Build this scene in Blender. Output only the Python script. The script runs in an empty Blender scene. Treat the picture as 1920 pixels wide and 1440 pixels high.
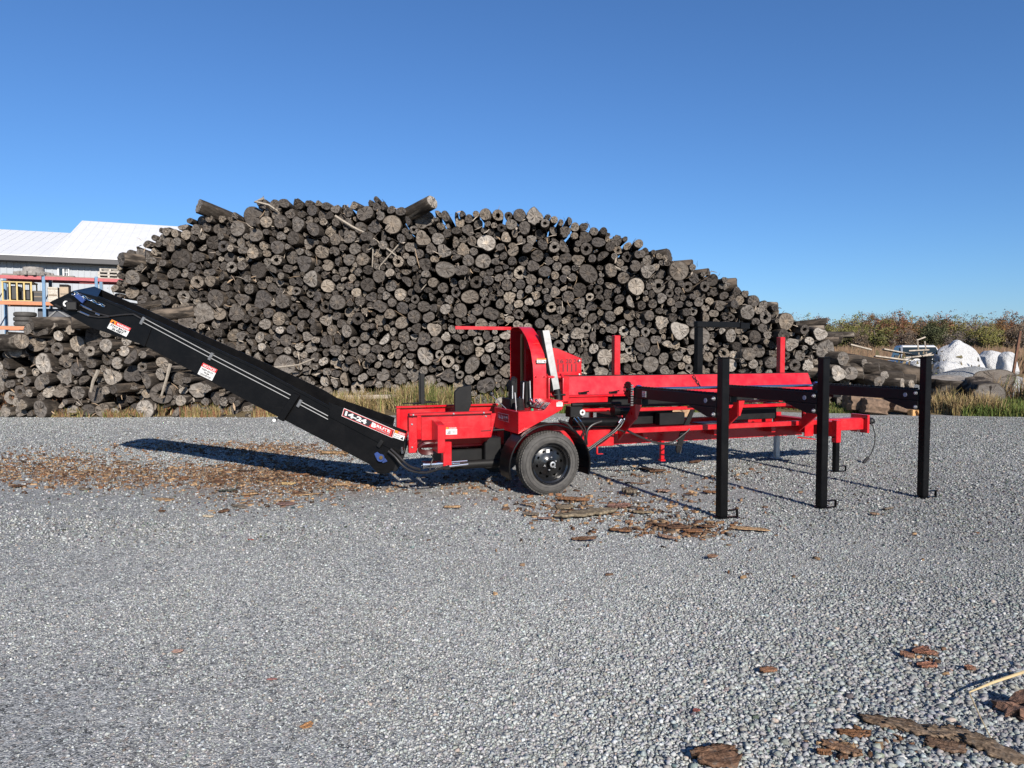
import bpy, bmesh, math, random
import numpy as np
from mathutils import Vector, Matrix, Euler
R = math.radians
rnd = random.Random(5)
rng = np.random.default_rng(5)
S = bpy.context.scene
C = S.collection

# ---------------------------------------------------------------- camera, sky, sun, exposure
FOC, CAM_H, PITCH = 1331.0, 1.57, math.atan((720 - 662) / 1331.0)
cd = bpy.data.cameras.new('camera')
cam = bpy.data.objects.new('camera', cd); C.objects.link(cam)
cam.location = (0, 0, CAM_H)
cam.rotation_euler = (math.pi / 2 - PITCH, 0, 0)
cd.sensor_width = 36.0; cd.sensor_fit = 'HORIZONTAL'
cd.lens = FOC / 1920 * 36.0
cd.clip_start = 0.05; cd.clip_end = 6000
S.camera = cam
SUN_EL, SUN_AZ = R(27.5), R(159.8)
sun_dir = Vector((math.sin(SUN_AZ) * math.cos(SUN_EL), math.cos(SUN_AZ) * math.cos(SUN_EL), math.sin(SUN_EL)))
w = bpy.data.worlds.new('World'); S.world = w; w.use_nodes = True
wt = w.node_tree
sky = wt.nodes.new('ShaderNodeTexSky'); sky.sky_type = 'NISHITA'; sky.sun_disc = False
sky.sun_elevation = SUN_EL; sky.sun_rotation = SUN_AZ
sky.air_density = 1.0; sky.dust_density = 0.3; sky.ozone_density = 10.0; sky.altitude = 0
bg = wt.nodes['Background']; bg.inputs[1].default_value = 0.083
wt.links.new(sky.outputs[0], bg.inputs[0])
sl = bpy.data.lights.new('sun', 'SUN'); sl.energy = 5.0; sl.angle = R(0.53); sl.color = (1.0, 0.93, 0.84)
so = bpy.data.objects.new('sun', sl); C.objects.link(so)
so.rotation_euler = (-sun_dir).to_track_quat('-Z', 'Y').to_euler()
so.location = (20, -30, 30)
S.view_settings.view_transform = 'Standard'; S.view_settings.look = 'None'
S.view_settings.exposure = 0.70; S.view_settings.gamma = 1.0; S.view_settings.use_curve_mapping = False
S.render.engine = 'CYCLES'
S.cycles.max_bounces = 6

# ---------------------------------------------------------------- helpers: placing
CP, SP = math.cos(PITCH), math.sin(PITCH)
def ray(px, py):
    y = -(py - 720) / FOC
    return Vector(((px - 960) / FOC, CP + y * SP, -SP + y * CP))
EYE = Vector((0, 0, CAM_H))
def gnd(px, py, z=0.0):                      # where a sight line meets the ground
    d = ray(px, py); return EYE + d * ((z - CAM_H) / d.z)
def at(px, py, Y):                           # where a sight line reaches the distance Y
    d = ray(px, py); return EYE + d * (Y / d.y)
A = R(21); OX, OY = 0.39, 7.74
UX = Vector((math.cos(A), math.sin(A), 0)); NX = Vector((math.sin(A), -math.cos(A), 0)); OO = Vector((OX, OY, 0))
def mp(px, py, v):                           # (u, z) on the machine's vertical plane v
    d = ray(px, py); t = (v + OO.dot(NX)) / d.dot(NX); p = EYE + d * t
    return (p - OO).dot(UX), p.z
def W2L(p):                                  # world -> machine frame
    q = p - OO; return Vector((q.dot(UX), -q.dot(NX), p.z))
def L(u, v, z): return Vector((u, -v, z))
def M3(px, py, v):
    u, z = mp(px, py, v); return L(u, v, z)

# ---------------------------------------------------------------- helpers: objects
def tag(o, label=None, cat=None, group=None, kind=None):
    if label: o['label'] = label
    if cat: o['category'] = cat
    if group: o['group'] = group
    if kind: o['kind'] = kind
    return o
def empty(name, loc=(0, 0, 0), rz=0.0):
    o = bpy.data.objects.new(name, None); C.objects.link(o); o.location = loc; o.rotation_euler = (0, 0, rz)
    o.empty_display_size = 0.2
    return o
def link(name, me, parent=None):
    o = bpy.data.objects.new(name, me); C.objects.link(o)
    if parent: o.parent = parent
    return o
class MB:
    def __init__(s): s.bm = bmesh.new()
    def _mi(s, f0, mi):
        if mi:
            s.bm.faces.ensure_lookup_table()
            for f in s.bm.faces[f0:]: f.material_index = mi
    def box(s, a, b, bev=0.004, mat=None, mi=0):
        """axis aligned box between corners a and b, optional matrix after"""
        t = bmesh.new()
        a, b = Vector(a), Vector(b); c = (a + b) / 2; d = b - a
        bmesh.ops.create_cube(t, size=1.0, matrix=Matrix.Translation(c) @ Matrix.Diagonal((abs(d.x), abs(d.y), abs(d.z), 1)))
        m = min(abs(d.x), abs(d.y), abs(d.z))
        if bev and m > 0.006: bmesh.ops.bevel(t, geom=list(t.edges), offset=min(bev, m * 0.3), segments=1, affect='EDGES')
        s.add(t, mat, mi); return s
    def add(s, t, mat=None, mi=0):
        if mat is not None: t.transform(mat)
        me = bpy.data.meshes.new('tmp'); t.to_mesh(me); t.free()
        s.bm.faces.ensure_lookup_table(); n = len(s.bm.faces)
        s.bm.from_mesh(me); bpy.data.meshes.remove(me)
        s._mi(n, mi)
    def beam(s, p, q, w, h, up=(0, 0, 1), bev=0.004, mi=0):
        """rectangular bar from p to q, w across, h along up"""
        p, q = Vector(p), Vector(q); x = (q - p); l = x.length; x.normalize()
        y = Vector(up).cross(x); y.normalize(); z = x.cross(y)
        m = Matrix((x, y, z)).transposed().to_4x4(); m.translation = p
        s.box((0, -w / 2, -h / 2), (l, w / 2, h / 2), bev, m, mi); return s
    def tube(s, pts, r, n=8, mi=0, cap=True):
        pts = [Vector(p) for p in pts]; rr = r if isinstance(r, (list, tuple)) else [r] * len(pts)
        bm = s.bm; rings = []; ref = None
        for i, p in enumerate(pts):
            d = (pts[min(i + 1, len(pts) - 1)] - pts[max(i - 1, 0)]).normalized()
            if ref is None: ref = d.orthogonal().normalized()
            ref = (ref - d * ref.dot(d)).normalized(); b = d.cross(ref)
            rings.append([bm.verts.new(p + (ref * math.cos(k * 2 * math.pi / n) + b * math.sin(k * 2 * math.pi / n)) * rr[i]) for k in range(n)])
        fs = []
        for i in range(len(rings) - 1):
            for k in range(n):
                fs.append(bm.faces.new((rings[i][k], rings[i][(k + 1) % n], rings[i + 1][(k + 1) % n], rings[i + 1][k])))
        if cap: fs.append(bm.faces.new(rings[0][::-1])); fs.append(bm.faces.new(rings[-1]))
        for f in fs: f.material_index = mi
        return s
    def lathe(s, prof, o, axis, n=32, mi=0, closed=False):
        """prof = [(radius, along)] turned round axis through o"""
        o = Vector(o); ax = Vector(axis).normalized(); x = ax.orthogonal().normalized(); y = ax.cross(x)
        bm = s.bm; rings = []
        for r, h in prof:
            if r < 1e-5: rings.append([bm.verts.new(o + ax * h)])
            else: rings.append([bm.verts.new(o + ax * h + (x * math.cos(k * 2 * math.pi / n) + y * math.sin(k * 2 * math.pi / n)) * r) for k in range(n)])
        if closed: rings.append(rings[0])
        for a, b in zip(rings, rings[1:]):
            for k in range(n):
                k2 = (k + 1) % n
                vs = [a[k % len(a)], a[k2 % len(a)], b[k2 % len(b)], b[k % len(b)]]
                u = []
                for v in vs:
                    if v not in u: u.append(v)
                if len(u) > 2:
                    f = bm.faces.new(u); f.material_index = mi
        return s
    def prism(s, pts, off, mi=0, bev=0.0):
        """solid between polygon pts (3d) and the same moved by off"""
        t = bmesh.new(); off = Vector(off)
        a = [t.verts.new(Vector(p)) for p in pts]; b = [t.verts.new(Vector(p) + off) for p in pts]
        n = len(a)
        t.faces.new(a); t.faces.new(b[::-1])
        for i in range(n): t.faces.new((a[i], b[i], b[(i + 1) % n], a[(i + 1) % n]))
        bmesh.ops.recalc_face_normals(t, faces=list(t.faces))
        if bev: bmesh.ops.bevel(t, geom=list(t.edges), offset=bev, segments=1, affect='EDGES')
        s.add(t, None, mi); return s
    def build(s, name, mats, parent=None, smooth=35, origin=None):
        bm = s.bm
        if bm.faces: bmesh.ops.recalc_face_normals(bm, faces=list(bm.faces))
        if origin is not None: bm.transform(Matrix.Translation(-Vector(origin)))
        me = bpy.data.meshes.new(name); bm.to_mesh(me); bm.free()
        for m in (mats if isinstance(mats, (list, tuple)) else [mats]): me.materials.append(m)
        if smooth and len(me.polygons):
            me.polygons.foreach_set('use_smooth', [True] * len(me.polygons)); me.set_sharp_from_angle(angle=R(smooth))
        o = link(name, me, parent)
        if origin is not None: o.location = origin
        return o
def raw_mesh(name, v, f, mats, parent=None, col=None, uv=None, mi=None, smooth=False):
    """mesh from numpy verts (n,3) and faces (m,k); col = per-face rgb"""
    v = np.asarray(v, np.float32); f = np.asarray(f, np.int32); k = f.shape[1]
    me = bpy.data.meshes.new(name)
    me.vertices.add(len(v)); me.vertices.foreach_set('co', v.ravel())
    me.loops.add(f.size); me.loops.foreach_set('vertex_index', f.ravel())
    me.polygons.add(len(f)); me.polygons.foreach_set('loop_start', np.arange(0, f.size, k, dtype=np.int32))
    if smooth: me.polygons.foreach_set('use_smooth', np.ones(len(f), bool))
    for m in (mats if isinstance(mats, (list, tuple)) else [mats]): me.materials.append(m)
    if mi is not None: me.polygons.foreach_set('material_index', np.asarray(mi, np.int32))
    if col is not None:
        c = np.ones((len(f), 4), np.float32); c[:, :3] = col
        at_ = me.color_attributes.new('tint', 'FLOAT_COLOR', 'CORNER'); at_.data.foreach_set('color', np.repeat(c, k, 0).ravel())
    if uv is not None:
        l = me.uv_layers.new(name='uv'); l.data.foreach_set('uv', np.asarray(uv, np.float32).ravel())
    me.update(calc_edges=True)
    return link(name, me, parent)

# ---------------------------------------------------------------- helpers: materials
ALB = 0.78                                   # one trim of all base colours for the exposure chosen above
class NT:
    def __init__(s, name):
        s.m = bpy.data.materials.new(name); s.m.use_nodes = True; s.t = s.m.node_tree; s.b = s.t.nodes['Principled BSDF']
    def n(s, typ, **kw):
        x = s.t.nodes.new('ShaderNode' + typ)
        for k, v in kw.items():
            if k.startswith('i_'): x.inputs[k[2:].replace('_', ' ')].default_value = v
            else: setattr(x, k, v)
        return x
    def l(s, a, b): s.t.links.new(a, b)
    def ramp(s, src, stops):
        r = s.n('ValToRGB'); e = r.color_ramp.elements
        while len(e) < len(stops): e.new(0.5)
        for x, (p, c) in zip(e, stops): x.position = p; x.color = (*c, 1) if len(c) == 3 else c
        s.l(src, r.inputs[0]); return r.outputs[0]
    def mix(s, fac, a, b, blend='MIX'):
        x = s.n('Mix', data_type='RGBA', blend_type=blend)
        for inp, v in ((x.inputs[0], fac), (x.inputs[6], a), (x.inputs[7], b)):
            if isinstance(v, bpy.types.NodeSocket): s.l(v, inp)
            elif isinstance(v, (int, float)): inp.default_value = v
            else: inp.default_value = (*v, 1)
        return x.outputs[2]
    def math(s, op, a, b=None, clamp=False):
        x = s.n('Math', operation=op, use_clamp=clamp)
        for inp, v in ((x.inputs[0], a), (x.inputs[1], b)):
            if v is None: continue
            if isinstance(v, bpy.types.NodeSocket): s.l(v, inp)
            else: inp.default_value = v
        return x.outputs[0]
    def noise(s, scale, detail=4, rough=0.6, vec=None, out=0):
        x = s.n('TexNoise'); x.inputs['Scale'].default_value = scale; x.inputs['Detail'].default_value = detail; x.inputs['Roughness'].default_value = rough
        if vec is not None: s.l(vec, x.inputs['Vector'])
        return x.outputs[out]
    def co(s, which='Object'): return s.n('TexCoord').outputs[which]
    def bump(s, h, strength=0.5, dist=0.01, normal=None):
        x = s.n('Bump'); x.inputs['Strength'].default_value = strength; x.inputs['Distance'].default_value = dist
        s.l(h, x.inputs['Height'])
        if normal is not None: s.l(normal, x.inputs['Normal'])
        s.l(x.outputs[0], s.b.inputs['Normal']); return x.outputs[0]
    def set(s, **kw):
        for k, v in kw.items():
            i = s.b.inputs[k.replace('_', ' ')]
            if k == 'Base_Color': v = s.mix(1.0, v, (ALB,) * 3, 'MULTIPLY') if isinstance(v, bpy.types.NodeSocket) else tuple(c * ALB for c in v)
            if isinstance(v, bpy.types.NodeSocket): s.l(v, i)
            elif isinstance(v, (int, float)): i.default_value = v
            else: i.default_value = (*v, 1)
        return s
def paint(name, col, rough=0.3, coat=0.3, dust=(0.35, 0.31, 0.27), dust_amt=0.10, spec=0.5):
    m = NT(name); co = m.co()
    n1 = m.noise(6, 5, 0.65, co); n2 = m.noise(90, 3, 0.6, co)
    f = m.math('MULTIPLY', m.ramp(n1, [(0.42, (0, 0, 0)), (0.75, (1, 1, 1))]), dust_amt)
    f2 = m.math('MULTIPLY', m.ramp(n2, [(0.66, (0, 0, 0)), (0.74, (1, 1, 1))]), dust_amt * 1.6)
    ms = m.n('Mapping'); ms.inputs['Scale'].default_value = (3, 3, 60); m.l(co, ms.inputs[0]); sc = m.noise(1.2, 3, 0.7, ms.outputs[0])
    f = m.math('ADD', f, m.math('MULTIPLY', m.ramp(sc, [(0.64, (0, 0, 0)), (0.70, (1, 1, 1))]), dust_amt * 1.5))
    c = m.mix(m.math('ADD', f, f2, True), col, dust)
    m.set(Base_Color=c, Roughness=m.math('ADD', m.math('MULTIPLY', n1, 0.22), rough - 0.08), Coat_Weight=coat, Coat_Roughness=0.12, Specular_IOR_Level=spec)
    m.bump(m.noise(25, 2, 0.5, co), 0.04, 0.01)
    return m.m
def plain(name, col, rough=0.6, metal=0.0, var=0.15, scale=12, bump=0.0, spec=0.5):
    m = NT(name); co = m.co(); n = m.noise(scale, 4, 0.6, co)
    lo = tuple(c * (1 - var) for c in col); hi = tuple(min(1, c * (1 + var)) for c in col)
    m.set(Base_Color=m.ramp(n, [(0.3, lo), (0.7, hi)]), Roughness=rough, Metallic=metal, Specular_IOR_Level=spec)
    if bump: m.bump(n, bump, 0.01)
    return m.m
def tinted(name, rough=0.8, var=0.3, scale=60, bump=0.3, trans=0.0):
    """colour from the mesh's own 'tint' attribute, broken up by noise"""
    m = NT(name); a = m.n('VertexColor', layer_name='tint').outputs[0]
    n = m.noise(scale, 4, 0.65, m.co())
    c = m.mix(1.0, a, m.ramp(n, [(0.3, (1 - var,) * 3), (0.7, (1 + var * 0.6,) * 3)]), 'MULTIPLY')
    m.set(Base_Color=c, Roughness=rough, Specular_IOR_Level=0.25)
    if bump: m.bump(n, bump, 0.01)
    return m.m
RED = paint('red_paint', (0.54, 0.004, 0.011), 0.28, 0.35, dust=(0.55, 0.25, 0.22), dust_amt=0.10)
BLACK = paint('black_paint', (0.004, 0.004, 0.0045), 0.33, 0.05, dust=(0.06, 0.055, 0.05), dust_amt=0.06, spec=0.16)
MATTE = paint('matte_black', (0.006, 0.006, 0.0065), 0.50, 0.0, dust=(0.08, 0.075, 0.07), dust_amt=0.08, spec=0.25)
LINE = plain('chrome_glint', (0.36, 0.36, 0.35), 0.35, 0.25, 0.1)  # pale grey stands in for sun glinting on the chrome lines
CHROME = plain('chrome', (0.75, 0.75, 0.76), 0.16, 1.0, 0.1)
STEEL = plain('galvanised_steel', (0.55, 0.56, 0.57), 0.42, 0.8, 0.2, 30)
GREYP = plain('grey_plate', (0.19, 0.193, 0.197), 0.4, 0.3, 0.25, 18)
HOSE = plain('hose_rubber', (0.022, 0.020, 0.019), 0.38, 0, 0.3)
BLUE = plain('blue_bearing', (0.03, 0.06, 0.20), 0.4)
BRONZE = plain('saw_bar', (0.20, 0.13, 0.05), 0.4, 0.6, 0.3)
GALV = STEEL
WHITE = plain('white_vinyl', (0.70, 0.70, 0.68), 0.4, 0, 0.04)
DRED = plain('decal_red', (0.62, 0.02, 0.02), 0.4, 0, 0.05)
DORG = plain('decal_orange', (0.85, 0.24, 0.02), 0.4, 0, 0.05)
INK = plain('ink', (0.015, 0.015, 0.02), 0.5, 0, 0.05)
GREYINK = plain('grey_ink', (0.30, 0.30, 0.31), 0.5, 0, 0.1)
def rubber():
    m = NT('tyre_rubber'); co = m.co(); n = m.noise(14, 5, 0.7, co)
    m.set(Base_Color=m.ramp(n, [(0.3, (0.045, 0.043, 0.041)), (0.75, (0.105, 0.099, 0.091))]), Roughness=0.7, Specular_IOR_Level=0.35)
    m.bump(m.noise(80, 3, 0.6, co), 0.15, 0.005); return m.m
RUBBER = rubber()

# ---------------------------------------------------------------- decals (flat printed plates)
def text_mesh(body, bold=0.0):
    cu = bpy.data.curves.new('text', 'FONT'); cu.body = body; cu.size = 1.0; cu.offset = bold; cu.resolution_u = 3
    o = bpy.data.objects.new('text', cu); C.objects.link(o)
    dg = bpy.context.evaluated_depsgraph_get(); me = bpy.data.meshes.new_from_object(o.evaluated_get(dg))
    bpy.data.objects.remove(o); bpy.data.curves.remove(cu)
    n = len(me.vertices); co = np.zeros(n * 3); me.vertices.foreach_get('co', co); co = co.reshape(-1, 3)
    return me, co.min(0), co.max(0)
def decal(name, parent, tl, tr, bl, base, items, label=None, thick=0.002):
    """items in a 0..1 plate: ('rect',x0,y0,x1,y1,mat) | ('text',string,x0,y0,x1,y1,mat,bold) | ('poly',[(x,y)..],mat); y up"""
    tl, tr, bl = Vector(tl), Vector(tr), Vector(bl)
    ex, ey = tr - tl, tl - bl; nz = ex.cross(ey).normalized()
    mats = [base]; b = MB()
    def P(x, y, h): return bl + ex * x + ey * y + nz * h
    def mat_i(m):
        if m not in mats: mats.append(m)
        return mats.index(m)
    b.prism([P(0, 0, 0), P(1, 0, 0), P(1, 1, 0), P(0, 1, 0)], nz * thick, 0)
    lev = thick
    for it in items:
        lev += 0.0012
        if it[0] == 'rect':
            _, x0, y0, x1, y1, m = it; pts = [(x0, y0), (x1, y0), (x1, y1), (x0, y1)]
        if it[0] == 'poly': _, pts, m = it
        if it[0] in ('rect', 'poly'):
            f = b.bm.faces.new([b.bm.verts.new(P(x, y, lev)) for x, y in pts]); f.material_index = mat_i(m)
        else:
            _, t, x0, y0, x1, y1, m, bold = it
            me, mn, mx = text_mesh(t, bold); b.bm.faces.ensure_lookup_table(); n0 = len(b.bm.faces); v0 = len(b.bm.verts)
            b.bm.from_mesh(me); bpy.data.meshes.remove(me); b.bm.verts.ensure_lookup_table(); b.bm.faces.ensure_lookup_table()
            for v in b.bm.verts[v0:]:
                fx = (v.co.x - mn[0]) / (mx[0] - mn[0]); fy = (v.co.y - mn[1]) / (mx[1] - mn[1])
                v.co = P(x0 + (x1 - x0) * fx, y0 + (y1 - y0) * fy, lev)
            for f in b.bm.faces[n0:]: f.material_index = mat_i(m)
    me = bpy.data.meshes.new(name); b.bm.to_mesh(me); b.bm.free()
    for m in mats: me.materials.append(m)
    o = link(name, me, parent)
    if label: o['label'] = label
    return o

# ================================================================ GROUND
def gravel_mat():
    m = NT('gravel'); co = m.co()
    def vor(scale, feature='F1', out='Color'):
        x = m.n('TexVoronoi', feature=feature); x.inputs['Scale'].default_value = scale; m.l(co, x.inputs['Vector']); return x.outputs[out]
    big = m.noise(0.22, 4, 0.55, co); mid = m.noise(1.3, 5, 0.6, co); fine = m.noise(190, 3, 0.7, co)
    def chan(sock):
        x = m.n('SeparateColor'); m.l(sock, x.inputs[0]); return x.outputs
    s1, s2, s3 = chan(vor(115)), chan(vor(58)), chan(vor(26))
    val = m.math('ADD', m.math('MULTIPLY', s1[0], 0.5), m.math('ADD', m.math('MULTIPLY', s2[0], 0.34), m.math('MULTIPLY', s3[1], 0.16)))
    g = m.ramp(val, [(0.14, (0.055, 0.057, 0.056)), (0.32, (0.185, 0.190, 0.186)), (0.5, (0.345, 0.350, 0.342)), (0.68, (0.48, 0.485, 0.47)), (0.86, (0.66, 0.66, 0.635))])  # stone tones, the darkest also standing in for shadowed gaps between stones
    g = m.mix(m.ramp(s2[2], [(0.93, (0, 0, 0)), (0.96, (0.5, 0.5, 0.5))]), g, (0.44, 0.36, 0.30))
    g = m.mix(1.0, g, m.ramp(fine, [(0.30, (0.45, 0.45, 0.45)), (0.70, (1.35, 1.35, 1.35))]), 'MULTIPLY')
    g = m.mix(m.ramp(mid, [(0.45, (0, 0, 0)), (0.75, (0.40, 0.40, 0.40))]), g, (0.35, 0.338, 0.317))
    g = m.mix(1.0, g, m.ramp(big, [(0.32, (0.84, 0.85, 0.86)), (0.68, (1.10, 1.09, 1.07))]), 'MULTIPLY')
    # brown fines trodden in where wood has been worked: a band along the machine
    sx = m.n('SeparateXYZ'); m.l(co, sx.inputs[0])
    ex = m.math('DIVIDE', m.math('ADD', sx.outputs[0], 2.2), 5.6); ey = m.math('DIVIDE', m.math('SUBTRACT', sx.outputs[1], 8.3), 1.9)
    dd = m.math('ADD', m.math('MULTIPLY', ex, ex), m.math('MULTIPLY', ey, ey))
    dirt = m.ramp(m.math('ADD', dd, m.math('MULTIPLY', mid, 1.5)), [(0.45, (0.75, 0.75, 0.75)), (1.0, (0, 0, 0))])
    g = m.mix(m.math('MULTIPLY', dirt, 0.85), g, m.mix(fine, (0.15, 0.095, 0.058), (0.33, 0.24, 0.165)))
    m.set(Base_Color=g, Roughness=0.85, Specular_IOR_Level=0.3)
    h = m.math('ADD', m.math('MULTIPLY', vor(115, 'F1', 'Distance'), -1.0), m.math('MULTIPLY', s2[1], 0.6))
    b1 = m.n('Bump'); b1.inputs['Strength'].default_value = 0.8; b1.inputs['Distance'].default_value = 0.006
    m.l(h, b1.inputs['Height'])
    m.bump(mid, 0.35, 0.05, b1.outputs[0])
    return m.m
GRAVEL = gravel_mat()
def earth_mat():
    m = NT('earth'); co = m.co(); n = m.noise(3, 6, 0.7, co); n2 = m.noise(40, 4, 0.6, co)
    c = m.ramp(n, [(0.3, (0.10, 0.075, 0.045)), (0.55, (0.17, 0.13, 0.075)), (0.75, (0.10, 0.11, 0.045))])
    m.set(Base_Color=m.mix(1.0, c, m.ramp(n2, [(0.3, (0.6,) * 3), (0.7, (1.2,) * 3)]), 'MULTIPLY'), Roughness=0.95, Specular_IOR_Level=0.1)
    m.bump(n2, 0.6, 0.03); return m.m
EARTH = earth_mat()
def sheet(name, xs, ys, zf, mat, kind='structure'):
    X, Y = np.meshgrid(xs, ys); Z = zf(X, Y)
    v = np.stack([X.ravel(), Y.ravel(), Z.ravel()], 1); nx = len(xs); i = np.arange(len(ys) - 1)[:, None] * nx + np.arange(nx - 1)[None]
    i = i.ravel(); f = np.stack([i, i + 1, i + 1 + nx, i + nx], 1)
    o = raw_mesh(name, v, f, mat, smooth=True); tag(o, kind=kind); return o
def fnoise(x, y, seed=0):                    # cheap smooth noise for terrain and edges
    r = np.random.default_rng(seed); s = 0
    for k in range(7):
        a = r.uniform(0, 6.28, 4); fx = r.uniform(-1, 1) * 1.6 ** k * .5; fy = r.uniform(-1, 1) * 1.6 ** k * .5
        s = s + np.sin(x * fx + y * fy + a[0]) * .5 ** (k * .5)
    return s / 2.2
far = np.concatenate([-np.geomspace(3000, 40, 9), np.linspace(-36, 36, 61), np.geomspace(40, 3000, 9)])
fy = np.concatenate([[-60, -20, -8], np.linspace(-4, 30, 60), np.geomspace(33, 4000, 14)])
sheet('gravel_ground', far, fy, lambda X, Y: 0.012 * fnoise(X * 1.1, Y * 1.1, 3) * (np.hypot(X, Y) < 60) - 0.0, GRAVEL)
def verge_edge(x):                           # distance of the gravel's far edge
    return np.interp(x, [-60, -12, -7, -2, 3, 7.5, 9.5, 11, 13, 16, 60], [17.4, 17.4, 17.2, 17.9, 18.6, 18.4, 18.2, 17.6, 17.3, 17.0, 16.5])
xs = np.concatenate([-np.geomspace(400, 40, 8), np.linspace(-36, 36, 241), np.geomspace(40, 400, 8)])
tt = np.concatenate([np.linspace(0, 1, 16) ** 1.5 * 4, np.geomspace(5, 300, 16)])
def verge():
    X, T = np.meshgrid(xs, tt)
    E = verge_edge(X) + 0.22 * fnoise(X * 3, X * 0, 4) + 0.1 * fnoise(X * 11, X * 0, 5)
    Y = E + T
    Z = -0.04 + 0.17 * np.clip(T / 0.9, 0, 1) + 0.10 * np.clip((T - 1) / 3, 0, 1) + 0.05 * fnoise(X * 2, Y * 2, 6) * np.clip(T, 0, 1)
    v = np.stack([X.ravel(), Y.ravel(), Z.ravel()], 1); nx = len(xs); i = (np.arange(len(tt) - 1)[:, None] * nx + np.arange(nx - 1)[None]).ravel()
    o = raw_mesh('earth_ground', v, np.stack([i, i + 1, i + 1 + nx, i + nx], 1), EARTH, smooth=True); tag(o, kind='structure')
verge()

# ================================================================ THE FIREWOOD PROCESSOR
mach = empty('firewood_processor', OO, A)
tag(mach, 'red and black towable firewood processor with long black conveyor, standing on the gravel', 'firewood processor')
def part(mb, name, mat, parent=mach, smooth=35): return mb.build(name, mat, parent, smooth)
def bx(mb, u0, u1, v0, v1, z0, z1, bev=0.005, mi=0): mb.box((u0, -v0, z0), (u1, -v1, z1), bev, None, mi); return mb

# chassis: two long rails, upper rails, cross members
c = MB()
bx(c, .28, 1.06, -.42, -.50, .455, .66); bx(c, 1.062, 4.22, -.40, -.47, .597, .66); bx(c, 1.062, 4.22, -.471, -.74, .60, .608, 0); bx(c, 1.062, 4.22, -.72, -.732, .425, .598, .002)
bx(c, .28, 4.22, -1.32, -1.40, .46, .66)
bx(c, 1.05, 4.05, -.50, -.545, .852, .895); bx(c, 1.05, 4.05, -1.25, -1.295, .852, .895)
for u in (1.55, 2.62, 3.55): bx(c, u, u + .07, -.565, -1.315, .50, .585)
for u in (1.16, 4.02): bx(c, u, u + .07, -.546, -1.249, .80, .85); bx(c, u + .01, u + .06, -.49, -.54, .662, .852); bx(c, u + .01, u + .06, -1.26, -1.31, .662, .852)
bx(c, -.9, .28, -.90, -.98, .36, .56); bx(c, -.9, .28, -1.30, -1.38, .42, .62)
part(c, 'chassis', RED)
c = MB(); bx(c, 4.224, 4.36, -.16, -1.27, .455, .655, .006); part(c, 'cross_member', RED)
c = MB()
bx(c, 3.95, 4.10, -.385, -.397, .45, .79, 0)
c.prism([L(3.86, -.42, .44), L(4.20, -.42, .40), L(4.20, -.75, .40)], (0, 0, -.012))
part(c, 'gusset', RED)
# tongue
t = MB(); bx(t, 4.364, 5.19, -.56, -.74, .475, .645, .008); bx(t, 5.192, 5.235, -.50, -.80, .43, .69, .004)
t = part(t, 'tongue', RED)
h = MB(); h.tube([L(5.24, -.65, .60), L(5.34, -.65, .60), L(5.44, -.65, .585)], [.035, .04, .045], 10); h.lathe([(0, -.05), (.05, -.03), (.06, 0), (.05, .03), (0, .05)], L(5.42, -.65, .58), (0, 0, 1), 14)
part(h, 'coupler', MATTE, t)
def chain(mb, pts, r=.006, link=.03, mi=0):
    pts = [Vector(p) for p in pts]; k = 0
    for a, b in zip(pts, pts[1:]):
        n = max(1, int((b - a).length / link)); d = (b - a).normalized(); s = d.orthogonal().normalized(); s2 = d.cross(s)
        for i in range(n):
            p = a + (b - a) * ((i + .5) / n); o = s if k % 2 else s2; k += 1
            ring = [p + d * (link * .7 * math.cos(q)) + o * (link * .33 * math.sin(q)) for q in np.linspace(0, 2 * math.pi, 9)]
            mb.tube(ring, r * .6, 4, mi, False)
for x in (1609, 1617):
    p = M3(x, 806, -.6); m_ = MB(); chain(m_, [p, p + Vector((.0, 0, -.30 - .05 * (x % 3)))], .006, .035); part(m_, 'safety_chain', STEEL, t)
w_ = MB(); w_.tube([M3(x, y, -.52) for x, y in [(1621, 781), (1630, 788), (1637, 800), (1641, 815), (1640, 832), (1634, 850), (1627, 860)]], .008, 6); w_.beam(M3(1628, 857, -.52), M3(1619, 868, -.52), .035, .035)
part(w_, 'trailer_wire', HOSE, t)
# jacks
def foot_loop(mb, u, v, z=0.0, sz=.115):
    bx(mb, u - .055, u + .045 + sz, v + .045, v + .020, z + .004, z + .016, .002)
    bx(mb, u - .055, u + .055, v + .0195, v - .05, z + .004, z + .014, .002)
    bx(mb, u + .045 + sz - .012, u + .045 + sz, v + .045, v + .020, z + .017, z + .083, .002)
    bx(mb, u + .044, u + .045 + sz - .013, v + .045, v + .020, z + .071, z + .083, .002)
j = MB(); bx(j, 4.17, 4.25, -.055, -.145, .39, .685, .006); j = part(j, 'jack_sleeve', RED)
k_ = MB(); bx(k_, 4.177, 4.243, -.067, -.133, .016, .39, .004); foot_loop(k_, 4.21, -.10, 0, .10); k_.tube([L(4.16, -.1, .46), L(4.15, -.1, .46)], .012, 8); part(k_, 'jack_leg', BLACK, j)
j = MB(); bx(j, 4.26, 4.35, -1.275, -1.36, .36, .70, .006); j = part(j, 'jack_sleeve', RED)
k_ = MB(); bx(k_, 4.27, 4.34, -1.285, -1.35, .016, .36, .004); bx(k_, 4.24, 4.37, -1.25, -1.385, .003, .015, .002); part(k_, 'jack_leg', GALV, j)
j = MB(); bx(j, 1.83, 1.88, -.585, -.63, .22, .458, .004); bx(j, 1.82, 1.89, -.575, -.64, .20, .22, .002); part(j, 'support_leg', RED)
j = MB(); bx(j, .83, .85, -.43, -.45, .37, .453, .002); bx(j, .83, .91, -.41, -.45, .36, .37, .002); part(j, 'hose_hook', RED)

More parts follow.
